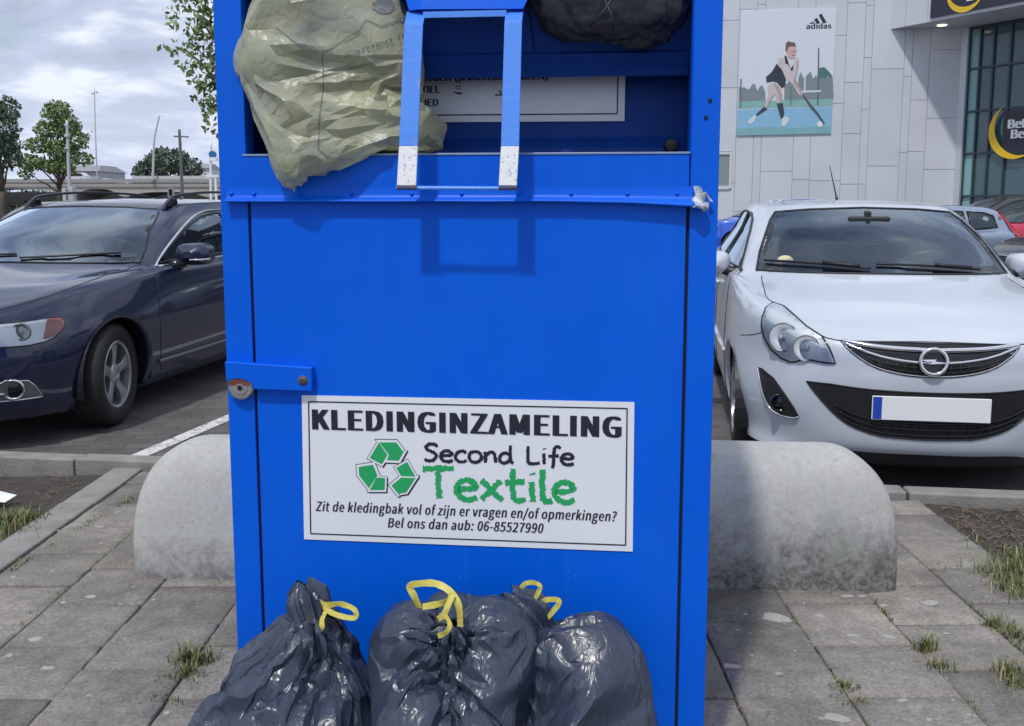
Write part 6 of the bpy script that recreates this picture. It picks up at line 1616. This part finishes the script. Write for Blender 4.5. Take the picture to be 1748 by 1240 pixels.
pp('hair', [[(500, 425), (505, 365), (525, 350), (545, 358), (580, 362), (590, 400), (560, 392), (525, 400), (512, 440)]], (.16, .09, .08), .068)
pp('stick', [[(640, 800), (655, 805), (720, 890), (780, 960), (832, 1040), (826, 1062), (810, 1040), (765, 975), (700, 900)]], (.08, .09, .12), .067)
pp('shading', [[(400, 700), (440, 730), (470, 800), (474, 868), (452, 868), (440, 800)], [(345, 905), (370, 860), (410, 805), (395, 800), (360, 850)], [(600, 500), (614, 530), (594, 648), (582, 655), (598, 560)], [(575, 640), (640, 785), (630, 800), (565, 690)]], (.42, .34, .34), .0655)
pp('face', [[(560, 432), (588, 430), (588, 438), (562, 441)], [(556, 466), (580, 462), (578, 472), (560, 476)]], (.30, .16, .16), .069)
pp('ball', [[(793+26*math.cos(a), 1052+24*math.sin(a)) for a in [2*PI*i/18 for i in range(18)]]], (.74, .78, .82), .066)
pp('logo', [[(705, 198), (735, 184), (744, 200), (706, 204)], [(742, 168), (768, 152), (794, 198), (764, 201)], [(782, 130), (806, 117), (850, 194), (818, 197)]], (.02, .025, .03), .056)
m = MB(); a_, b_ = Pq(678, 246, .056), Pq(886, 240, .056); vs, fs = text_mesh('adidas', 1.); w0_, w1_ = min(v[0] for v in vs), max(v[0] for v in vs); k_ = (b_[0]-a_[0])/(w1_-w0_)
vs, fs = text_mesh('adidas', 1., .012); m.add([(a_[0]+(x-w0_)*k_, -.057-.0015*(i_*5//len(vs)), a_[2]+y*k_*.82+(x-w0_)/(w1_-w0_)*(b_[2]-a_[2])) for i_, (x, y) in enumerate(vs)], fs); m.build('lettering', mat('poster_ink', (.02, .025, .03), .4), pt, fix=False)
# ---------- trees, viaduct, poles in the left distance ----------
def leaf_mat(name, c0, c1):
    l = NT(name); geo = l.n('ShaderNodeNewGeometry'); l.set(Base_Color=l.ramp(geo.outputs['Random Per Island'], [(0, c0), (1, c1)]), Roughness=.55)
    l.b.inputs['Subsurface Weight'].default_value = 0; return l.m
M_leaf = leaf_mat('leaf_green', (.055, .11, .035), (.15, .23, .07)); M_leafy = leaf_mat('leaf_light', (.09, .15, .05), (.23, .31, .11)); M_leafd = leaf_mat('leaf_dark', (.055, .095, .06), (.115, .165, .10)); M_leafb = leaf_mat('leaf_far', (.07, .105, .075), (.115, .155, .11))
M_bark = mat('bark', (.09, .075, .06), .9, var=.4, scale=6, bump=.6, bscale=20)
def leaves(mb, rnd, blobs, n, size, hollow=.45):
    tot = sum(b_[1][0]*b_[1][1]*b_[1][2] for b_ in blobs)
    for (c, r) in blobs:
        k = int(n*r[0]*r[1]*r[2]/tot)
        for _ in range(k):
            d = Vector((rnd.gauss(0, 1), rnd.gauss(0, 1), rnd.gauss(0, 1))).normalized()
            q = hollow+(1-hollow)*rnd.random()**.6
            q *= 1+.28*noise.noise(d*2.3+Vector(c)*3)
            if noise.noise(d*4+Vector(c)*1.7+Vector((q*3, 0, 0))) < -.12: continue
            p = Vector((c[0]+d.x*r[0]*q, c[1]+d.y*r[1]*q, c[2]+d.z*r[2]*q))
            a = Vector((rnd.gauss(0, 1), rnd.gauss(0, 1), rnd.gauss(0, .7))).normalized(); b_ = a.orthogonal().normalized(); b_ = Matrix.Rotation(rnd.random()*6.28, 3, a) @ b_
            s_ = size*rnd.uniform(.6, 1.3); g = a.cross(b_)
            mb.add([p-b_*s_*.5, p+g*s_*.28, p+b_*s_*.55, p-g*s_*.28], [(0, 1, 2, 3)])
def limb(mb, p0, p1, r0, r1, rnd, bend=.12):
    p0, p1 = Vector(p0), Vector(p1); L_ = (p1-p0).length; pts = [p0.lerp(p1, t/5)+Vector((rnd.uniform(-1, 1), rnd.uniform(-1, 1), 0))*L_*bend*.25*math.sin(PI*t/5) for t in range(6)]
    mb.tube(pts, [r0+(r1-r0)*t/5 for t in range(6)], 8)
def tree(label, loc, hgt, trunk_h, blobs, n, size, mt, seed, group, tr=.14):
    t = thing('tree', label, 'tree', loc, 0, group); rnd = random.Random(seed); m = MB()
    limb(m, (0, 0, -.15), (0, 0, trunk_h), tr, tr*.8, rnd, .05); limb(m, (0, 0, trunk_h-.02), (.1, 0, hgt*.9), tr*.8, tr*.15, rnd)
    for c, r in blobs: limb(m, (0, 0, trunk_h*rnd.uniform(.9, 1.15)), (c[0]*.9, c[1]*.9, c[2]), tr*.42, tr*.08, rnd, .3)
    m.build('trunk', M_bark, t, smooth=True); m = MB(); leaves(m, rnd, blobs, n, size); m.build('crown', mt, t, fix=False); return t
GT = 'trees beyond the car park on the left'
def px_blobs(ref, y, lst):
    """crown clumps given by pixel centre and pixel radii at distance y, relative to the tree's foot"""
    out = []
    for px, py, rx, rz in lst:
        p = on_y(px, py, y); k = y/FOC; out.append(((p.x-ref[0], random.uniform(-.5, .5)*rx*k, p.z-ref[2]), (rx*k, rx*k*.9, rz*k)))
    return out
p_ = on_y(102, 340, 48); loc_ = (p_.x, 48, CZ)
tree('mid-green young tree with a leaning crown in front of the viaduct', loc_, 6.9, 2.2, px_blobs(loc_, 48, [(98, 192, 24, 20), (112, 215, 26, 20), (76, 222, 22, 18), (66, 248, 24, 14), (130, 240, 22, 18), (104, 256, 28, 18), (58, 278, 26, 14), (96, 284, 30, 14), (140, 272, 18, 12), (42, 296, 14, 10), (120, 290, 14, 9)]), 9500, .17, M_leafy, 3, GT, .13)
p_ = on_y(4, 340, 44); loc_ = (p_.x, 44, CZ)
tree('dark dense tree cut by the left edge in front of the viaduct', loc_, 7.2, 2.0, px_blobs(loc_, 44, [(0, 215, 36, 40), (-20, 190, 30, 30), (12, 185, 20, 22), (-10, 265, 40, 30), (25, 255, 18, 24), (-50, 240, 40, 40)]), 8500, .19, M_leafd, 5, GT, .15)
p_ = on_y(490, 300, 14); loc_ = (p_.x, 14, CZ)
tree('tall tree close behind the bin, loose leafy sprays hanging left of it', loc_, 7.5, 2.4, px_blobs(loc_, 14, [(400, 10, 95, 80), (372, 90, 70, 60), (390, 170, 60, 55), (372, 205, 30, 40), (330, 30, 42, 36), (345, 140, 28, 40), (480, -60, 140, 110), (520, 80, 110, 90), (600, -20, 120, 100), (300, 85, 26, 14), (420, 130, 80, 80)]), 15000, .095, M_leafy, 9, None, .12)
p_ = on_y(285, 320, 185); loc_ = (p_.x, 185, CZ)
tree('broad round dark tree beyond the viaduct parapet', loc_, 11, 3, px_blobs(loc_, 185, [(285, 278, 38, 24), (255, 290, 28, 20), (320, 285, 24, 22), (270, 268, 16, 14), (305, 268, 16, 14), (332, 296, 16, 14), (240, 296, 16, 12)]), 5000, .75, M_leafb, 12, GT, .3)
t = thing('shade_strip', 'long dark leafy band added as a stand-in for the shade under the viaduct', 'shade_strip', (on_y(100, 340, 62).x, 62, CZ)); m = MB(); rnd = random.Random(21)  # leafy band added to stand in for the dark under the viaduct
leaves(m, rnd, [((-70+i*1.6, 0, .75), (1.2, .7, .85)) for i in range(84)], 20000, .22, .5); m.build('foliage', leaf_mat('shade_strip_leaf', (.022, .034, .026), (.045, .065, .05)), t, fix=False)
m = MB(); m.box(-70, 64, -.35, .35, 0, 1.2); m.build('twigs', mat('shade_strip_core', (.02, .022, .018), .95), t)
# far belt of trees that closes the horizon
m = MB(); rnd = random.Random(2); bl = []
for i in range(46): bl.append(((-330+i*13.5+rnd.uniform(-3, 3), 262+rnd.uniform(-12, 12), 2.6+rnd.uniform(0, 1.6)), (9, 6, rnd.uniform(3, 5))))
leaves(m, rnd, bl, 15000, 1.5, .5); tag(m.build('woodland', M_leafb, fix=False), 'far dark belt of trees along the horizon behind the viaduct', 'woodland', kind='stuff')
# viaduct
VY = 150.; vx = lambda px: on_y(px, 340, VY).x; vz = lambda py: on_y(200, py, VY).z
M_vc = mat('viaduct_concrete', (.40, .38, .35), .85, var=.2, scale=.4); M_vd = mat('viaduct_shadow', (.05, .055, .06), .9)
vd = thing('viaduct', 'long low concrete road viaduct with wide arches across the left distance', 'viaduct', (vx(200), VY, CZ)); vo = Vector((vx(200), VY, CZ))
V = lambda px, py, dy=0: (vx(px)-vo.x, dy, vz(py)-vo.z)
m = MB(); prof = []
SPAN_L = [(-1290+155*k, -1146+155*k, 338, 328) for k in range(6)]; SPAN_R = [(827+155*k, 971+155*k, 338, 328) for k in range(6)]
for a_, b_, y0, y1 in (*SPAN_L, (-350, -130, 334, 322), (-120, 104, 330, 322), (128, 205, 335, 323), (217, 350, 336, 328), (362, 500, 338, 328), (512, 660, 338, 328), (672, 820, 338, 328), *SPAN_R):
    for i in range(13):
        t = i/12; prof.append((a_+(b_-a_)*t, y1+(y0-y1)*abs(2*t-1)**3))
top = [V(-330, 314), V(820, 318)]
fr = [V(px, py) for px, py in prof]
rows = [[(x, 0, V(0, 312 if x < 0 else 313)[2]) for x, y, z in fr], fr, [(x, 12, z) for x, y, z in fr]]
m.grid(rows); m.grid([rows[0], [(x, 12, z) for x, y, z in rows[0]]]); m.build('deck', M_vc, vd, fix=False)
m = MB()
for px, w in ((-125, 5), (116, 11), (211, 6), (356, 6), (506, 6), (666, 6), *[(a_[1]+5, 6) for a_ in SPAN_L], *[(a_[0]-4, 6) for a_ in SPAN_R]): a_, b_ = V(px-w, 334), V(px+w, 334); m.box(a_[0], b_[0], 1, 11, 0, a_[2]+.6)
m.build('pier', M_vc, vd)
m = MB(); m.box(V(-1290, 0)[0], V(1745, 0)[0], -.15, .15, V(0, 312)[2], V(0, 306)[2]); m.box(V(-1290, 0)[0], V(1745, 0)[0], -.25, -.16, V(0, 319)[2], V(0, 316.5)[2]); m.build('parapet', mat('parapet_grey', (.30, .30, .29), .8), vd)
for i in range(9):
    px = 226+i*14.5; m = MB(); m.box(V(px, 0)[0], V(px+14, 0)[0], .3, .45, V(0, 313)[2], V(0, 300.5)[2]); m.build('noise_screen', mat('screen_pale', (.48, .50, .50), .6) if i == 0 else bpy.data.materials['screen_pale'], vd)
m = MB(); m.box(V(-1290, 0)[0], V(1745, 0)[0], 14, 15, 0, V(0, 326)[2]); m.build('arch_shade', M_vd, vd)  # dark sheet added behind the arches, painted as the shade under the deck
# vehicles and roofs on and beyond it
q = on_y(128, 303, 154); t = thing('white_van', 'tiny white car driving on the viaduct behind the tree', 'car', (q.x, 154, vz(312)+.05))
m = MB(); pr = [(-2.2, .35), (-2.2, .85), (-1.3, 1.0), (-.7, 1.55), (1.4, 1.6), (2.1, 1.05), (2.2, .4)]; m.prism(pr, lambda a_, b_: (a_, -.85, b_), (0, 1.7, 0)); m.build('body', M_white, t, bevel=.1)
m = MB(); m.prism([(-1.15, 1.02), (-.62, 1.48), (1.3, 1.5), (1.75, 1.05)], lambda a_, b_: (a_, -.87, b_), (0, 1.74, 0)); m.build('window', M_gloss, t)
for a_ in (-1.35, 1.35): m = MB(); m.lathe([(0, -.88), (.32, -.88), (.34, -.8), (.34, .8), (.32, .88), (0, .88)], (a_, 0, .34), 16, 'y'); m.build('wheel', M_tyre, t)
q = on_y(135, 300, 210); t = thing('flat_roofed_building', 'low grey building with a shallow roof beyond the viaduct', 'building', (q.x, 210, CZ)); k = 210/FOC
m = MB(); m.box(-42*k, 34*k, 0, 14, 0, on_y(0, 292, 210).z); m.build('wall', mat('far_wall', (.40, .41, .43), .7), t)
m = MB(); z0 = on_y(0, 292, 210).z; z1 = on_y(0, 281, 210).z; m.hexa([(-44*k, -.6, z0), (36*k, -.6, z0), (36*k, 15, z0), (-44*k, 15, z0), (-14*k, 3, z1), (28*k, 3, z1), (28*k, 11, z1), (-14*k, 11, z1)]); m.build('roof', mat('far_roof', (.25, .26, .28), .7), t)
q = on_y(182, 300, 200); t = thing('white_container', 'small white tank lorry body beyond the viaduct', 'lorry', (q.x, 200, vz(313))); k = 200/FOC
m = MB(); m.box(-9*k, 2*k, 0, 2.4, .4, 17*k); m.box(2.4*k, 9*k, 0, 2.2, .4, 12*k); m.build('body', M_white, t, bevel=.12)
m = MB(); m.box(5*k, 9.2*k, -.02, 2.22, 7*k, 10.5*k); m.build('window', M_gloss, t)
q = on_y(340, 290, 230); t = thing('pale_house', 'small pale house with a grey roof beyond the viaduct, beside the white posts', 'house', (q.x, 230, CZ)); k = 230/FOC
z0 = on_y(0, 287, 230).z; z1 = on_y(0, 278, 230).z
m = MB(); m.box(-8*k, 18*k, 0, 9, 0, z0); m.build('wall', mat('far_render', (.62, .63, .64), .7), t)
m = MB(); m.hexa([(-9*k, -.5, z0), (19*k, -.5, z0), (19*k, 9.5, z0), (-9*k, 9.5, z0), (-5*k, 4.3, z1), (15*k, 4.3, z1), (15*k, 4.7, z1), (-5*k, 4.7, z1)]); m.build('roof', bpy.data.materials['far_roof'], t)
# poles
M_galv = mat('galvanised', (.50, .52, .54), .45, .3); M_dpole = mat('dark_pole', (.13, .13, .14), .6)
def pole(name, label, cat, y, pts, r0, r1, mt, extra=None):
    f = on_y(pts[0][0], pts[0][1], y); base = Vector((f.x, y, CZ)); t = thing(name, label, cat, base)
    P = [Vector((0, 0, 0))]+[on_y(a_, b_, y)-base for a_, b_ in pts[1:]]
    P[0].z = 0 if name != 'mast' and y != 149.5 else (vz(312)-CZ)
    m = MB(); m.tube(smoothpath(P, 5), [r0+(r1-r0)*i/(5*(len(P)-1)) for i in range(5*(len(P)-1)+1)], 8); m.build('post', mt, t, smooth=True)
    if extra: extra(t, base)
    return t
def lantern(px, py, y, w, nm='lamp_head'):
    def f(t, base):
        p = on_y(px, py, y)-base; k = y/FOC; m = MB(); m.hexa([p+Vector(v) for v in ((-w*k, -.15, -.06), (w*k, -.12, -.02), (w*k, .12, -.02), (-w*k, .15, -.06), (-w*k, -.12, .06), (w*k, -.06, .07), (w*k, .06, .07), (-w*k, .12, .06))]); m.build(nm, M_galv, t, bevel=.02)
    return f
def ex1(t, base):
    k = 40/FOC
    for dy, w, h in ((232, 3.4, 5), (254, 3, 3)):
        p = on_y(115, dy, 40)-base; m = MB(); m.box(p.x-w*k, p.x+w*k, -.12, .1, p.z-h*k/2, p.z+h*k/2); m.build('camera_box', M_galv, t, bevel=.02)
    p = on_y(118, 330, 40)-base; m = MB(); m.box(p.x-9*k, p.x-3*k, -.15, .15, 0, p.z+8*k); m.box(p.x+4*k, p.x+9*k, -.15, .15, 0, p.z+10*k); m.build('cabinet', M_galv, t, bevel=.02)
pole('steel_mast_pole', 'slim pale galvanised pole in front of the leaning green tree', 'pole', 40, [(118, 350), (117, 280), (114, 206)], .085, .05, M_galv, ex1)
def ex2(t, base):
    k = 170/FOC
    for dx, dy in ((-4, 160), (3, 158), (-5, 225)):
        p = on_y(162+dx, dy, 170)-base; m = MB(); m.box(p.x-1.5*k, p.x+1.5*k, -.2, .2, p.z-1.2*k, p.z+1.2*k); m.build('antenna', M_galv, t)
pole('mast', 'very tall thin grey mast rising above the viaduct', 'mast', 170, [(166, 312), (163, 230), (161, 150)], .14, .08, M_galv, ex2)
pole('street_lamp', 'tall curved street lamp standing on the viaduct', 'street lamp', 149.5, [(261, 312), (262, 270), (264, 235), (273, 194)], .22, .10, M_galv, lantern(276, 197, 149.5, 3.2))
def ex3(t, base):
    p0, p1 = on_y(297, 233, 60)-base, on_y(322, 234, 60)-base; m = MB(); m.tube([p0, p1], .05, 6); m.build('crossarm', M_dpole, t)
pole('utility_pole', 'dark pole with a crossarm in front of the round dark tree', 'pole', 60, [(311, 345), (309, 280), (306, 221)], .11, .085, M_dpole, ex3)
def ex4(t, base):
    k = 30/FOC; p = on_y(362, 272, 30)-base; m = MB(); m.box(p.x-5*k, p.x+9*k, -.06, .06, p.z-3*k, p.z+3*k); m.build('crossbar', M_plate, t)
    p = on_y(363, 264, 30)-base; m = MB(); m.lathe([(0, -.05), (6*k, -.05), (6*k, .05), (0, .05)], (p.x, 0, p.z), 18, 'y'); m.build('blue_disc', mat('sign_blue', (.02, .14, .36), .5), t)
    p = on_y(368, 300, 30)-base; m = MB(); m.tube([(p.x, 0, 0), (p.x, 0, p.z)], .045, 8); m.build('leg', M_plate, t)
    p0 = on_y(353, 301, 30)-base; m = MB(); m.box(p0.x, p0.x+20*k, -.05, .05, p0.z-2*k, p0.z+2*k); m.build('lower_crossbar', M_plate, t)
pole('portal_sign', 'white double-post height portal with a small blue disc, close left of the bin', 'sign', 30, [(360, 370), (360, 320), (360, 240)], .045, .035, M_plate, ex4)
def ex5(t, base):
    k = 55/FOC; p = on_y(292, 329, 55)-base; m = MB(); m.box(p.x-3.2*k, p.x+3.2*k, -.12, .12, p.z-6*k, p.z+6*k); m.build('lamp_housing', M_gloss, t, bevel=.03)
    m = MB(); m.box(p.x-5*k, p.x+5*k, -.08, -.03+.11, p.z-7.5*k, p.z+7.5*k); m.build('backing_board', mat('backing', (.35, .36, .36), .6), t)
pole('traffic_light', 'small black traffic light seen above the navy car roof', 'traffic light', 55, [(292, 350), (292, 340), (292, 326)], .06, .05, M_dpole, ex5)
# ---------- weeds, litter ----------
gm = NT('grass_blade'); geo = gm.n('ShaderNodeNewGeometry'); gm.set(Base_Color=gm.ramp(geo.outputs['Random Per Island'], [(0, (.05, .085, .02)), (.5, (.11, .15, .04)), (.8, (.28, .25, .11)), (1, (.38, .32, .17))]), Roughness=.6); M_grass = gm.m
m = MB(); rnd = random.Random(8)
def blade(x, y, h, z0=-.01):
    a = rnd.uniform(0, 6.28); lean = rnd.uniform(.15, .9)*h; w = rnd.uniform(.0011, .0024); d = Vector((math.cos(a), math.sin(a), 0)); s_ = Vector((-d.y, d.x, 0))*w
    p0 = Vector((x, y, z0)); p1 = p0+d*lean*.3+Vector((0, 0, h*.55)); p2 = p0+d*lean+Vector((0, 0, h*rnd.uniform(.7, 1)))
    m.add([p0-s_, p0+s_, p1+s_*.8, p1-s_*.8, p2], [(0, 1, 2, 3), (3, 2, 4)])
def tuft(px, py, n, r, h, ez=.6):
    c = on_z(px, py, 0)
    for _ in range(n): blade(c.x+rnd.gauss(0, r), c.y+rnd.gauss(0, r*ez), h*rnd.uniform(.4, 1.2))
def run(p0, p1, n, r, h):
    a, b_ = on_z(*p0), on_z(*p1)
    for i in range(n):
        t = rnd.random(); q = a.lerp(b_, t)
        if noise.noise(q*7) < -.05: continue
        blade(q.x+rnd.gauss(0, r), q.y+rnd.gauss(0, r), h*rnd.uniform(.3, 1.2))
tuft(330, 1130, 190, .028, .075); tuft(318, 1150, 90, .02, .055); tuft(300, 1160, 60, .03, .04); tuft(270, 1195, 60, .03, .03)
tuft(1580, 1110, 80, .018, .075); tuft(1600, 1140, 70, .022, .05); tuft(1720, 1150, 110, .022, .06); tuft(1735, 1170, 70, .03, .05); tuft(1440, 1175, 60, .02, .04); tuft(1455, 1200, 50, .025, .035)
run((1700, 1060), (1748, 1100), 240, .02, .045); tuft(1730, 985, 420, .06, .075, 1); tuft(1745, 1010, 300, .05, .07, 1); tuft(1760, 960, 300, .07, .07, 1); tuft(1690, 1068, 50, .012, .05)
run((0, 985), (226, 850), 520, .010, .028); run((0, 990), (120, 905), 260, .012, .03); run((160, 968), (225, 905), 110, .008, .02)
tuft(5, 895, 260, .07, .06, .8); tuft(35, 885, 220, .05, .055, .8); tuft(-20, 910, 200, .08, .06, .8)
run((1349, 1047), (1479, 1236), 320, .006, .02); run((180, 946), (31, 1068), 160, .006, .016); run((1215, 1068), (1345, 1068), 60, .006, .014); run((1530, 1068), (1690, 1068), 90, .006, .016); run((138, 1141), (280, 1141), 60, .006, .012); run((1215, 1100), (1272, 1236), 90, .006, .014); run((1492, 1026), (1685, 1231), 230, .007, .024); run((1592, 971), (1748, 1114), 150, .008, .026); run((46, 1235), (268, 994), 110, .005, .014); run((400, 985), (232, 980), 90, .006, .02); run((1215, 1000), (1540, 1008), 150, .006, .016)
run((1640, 900), (1706, 1005), 160, .03, .03)
tag(m.build('grass', M_grass, fix=False), 'sparse grass and weeds growing in the paving joints and planting strips', 'grass', kind='stuff')
# mulch, twigs and chips on the strips and slabs
M_twig = mat('mulch', (.16, .125, .095), .9, var=.5, scale=40); m = MB()
def twig(x, y, z, L_, r):
    a = rnd.uniform(0, 6.28); d = Vector((math.cos(a), math.sin(a), rnd.uniform(-.1, .15)))*L_; p = Vector((x, y, z)); m.tube([p, p+d*.5+Vector((0, 0, rnd.uniform(0, .01))), p+d], [r, r*.8, r*.4], 4)
for _ in range(3200):
    x = rnd.uniform(1.86, 3.6); y = rnd.uniform(2.4, 4.0)
    if y < kerb_y(x)-.03: twig(x, y, -.008, rnd.uniform(.02, .10), rnd.uniform(.001, .0035))
for _ in range(900):
    x = rnd.uniform(-4.2, -2.02); y = rnd.uniform(3.4, 4.7)
    if y < kerb_y(x)-.03: twig(x, y, -.008, rnd.uniform(.015, .07), rnd.uniform(.001, .003))
for _ in range(90):
    x = rnd.uniform(-1.8, 1.8); y = rnd.uniform(2.0, 4.2); twig(x, y, .006, rnd.uniform(.01, .05), rnd.uniform(.0006, .0014))
tag(m.build('mulch', M_twig, fix=False), 'brown bark mulch and twigs scattered on the soil strips and slabs', 'mulch', kind='stuff')
M_chip = mat('pale_chips', (.35, .34, .31), .9, var=.2, scale=50); m = MB()
pbv = BVHTree.FromPolygons([v.co for v in po.data.vertices], [tuple(p_.vertices) for p_ in po.data.polygons])
def top_z(x, y):
    h = pbv.ray_cast(Vector((x, y, 1)), Vector((0, 0, -1))); return (h[0].z if h[0] is not None else -.004)
def chip(x, y, r, n=14, e=1.):
    ph = rnd.uniform(0, 6.28); z = .0052; pts = [(x+r*e*(1+.22*math.sin(3*t+ph)+.10*rnd.uniform(-1, 1))*math.cos(t), y+r*(1+.3*math.sin(2*t+ph))*math.sin(t), z) for t in [2*PI*i/n for i in range(n)]]
    zt_ = top_z(x, y)+.0012; pts = [(a_, b_, min(max(top_z(a_, b_)+.0009, zt_-.003), zt_)) for a_, b_, _ in pts]
    m.add(pts+[(x, y, zt_)], [(i, (i+1) % n, n) for i in range(n)])
for px, py, r, e in ((1325, 1055, .036, 1.2), (1248, 1138, .018, 1.3), (1428, 1226, .022, 1.4), (1588, 1028, .020, 1.5), (1445, 1019, .016, 1.4), (1472, 1019, .012, 1.4), (1508, 1032, .012, 1.3), (1455, 1085, .014, 1.5), (1517, 1087, .014, 1.5), (1540, 1198, .010, 1.3), (1400, 1052, .012, 1.3), (1330, 1152, .009, 1.2), (1615, 1080, .009, 1.2), (80, 1140, .014, 1.4), (205, 1030, .008, 1.2), (225, 1030, .008, 1.2), (15, 1118, .010, 1.2), (155, 1018, .012, 1.6), (170, 900, .014, 1.4), (95, 905, .010, 1.4), (50, 932, .01, 1.4), (120, 885, .01, 1.3), (200, 875, .01, 1.4), (60, 1090, .014, 1.5)):
    q = on_z(px, py, 0); chip(q.x, q.y, r, 11, e)
for _ in range(260):
    x = rnd.uniform(-1.9, 1.85); y = rnd.uniform(1.9, 4.1); chip(x, y, rnd.uniform(.0012, .0055), 7)
tag(m.build('grit', M_chip, fix=False), 'pale chips, lichen and grit scattered over the grey slabs', 'grit', kind='stuff')
q = on_z(4, 855, 0); m = MB(); m.add([(-.09, -.03, .012), (.03, -.035, .004), (.055, .02, .02), (-.06, .05, .035), (-.02, .0, .03)], [(0, 1, 4), (1, 2, 4), (2, 3, 4), (3, 0, 4)]); m.add([(-.09, -.03, .010), (.03, -.035, .002), (.055, .02, .018), (-.06, .05, .033)], [(0, 1, 2, 3)])
o = m.build('paper_scrap', M_plate, fix=False); o.location = (q.x, q.y, 0); tag(o, 'crumpled white paper scrap lying on the soil at the left edge', 'litter')
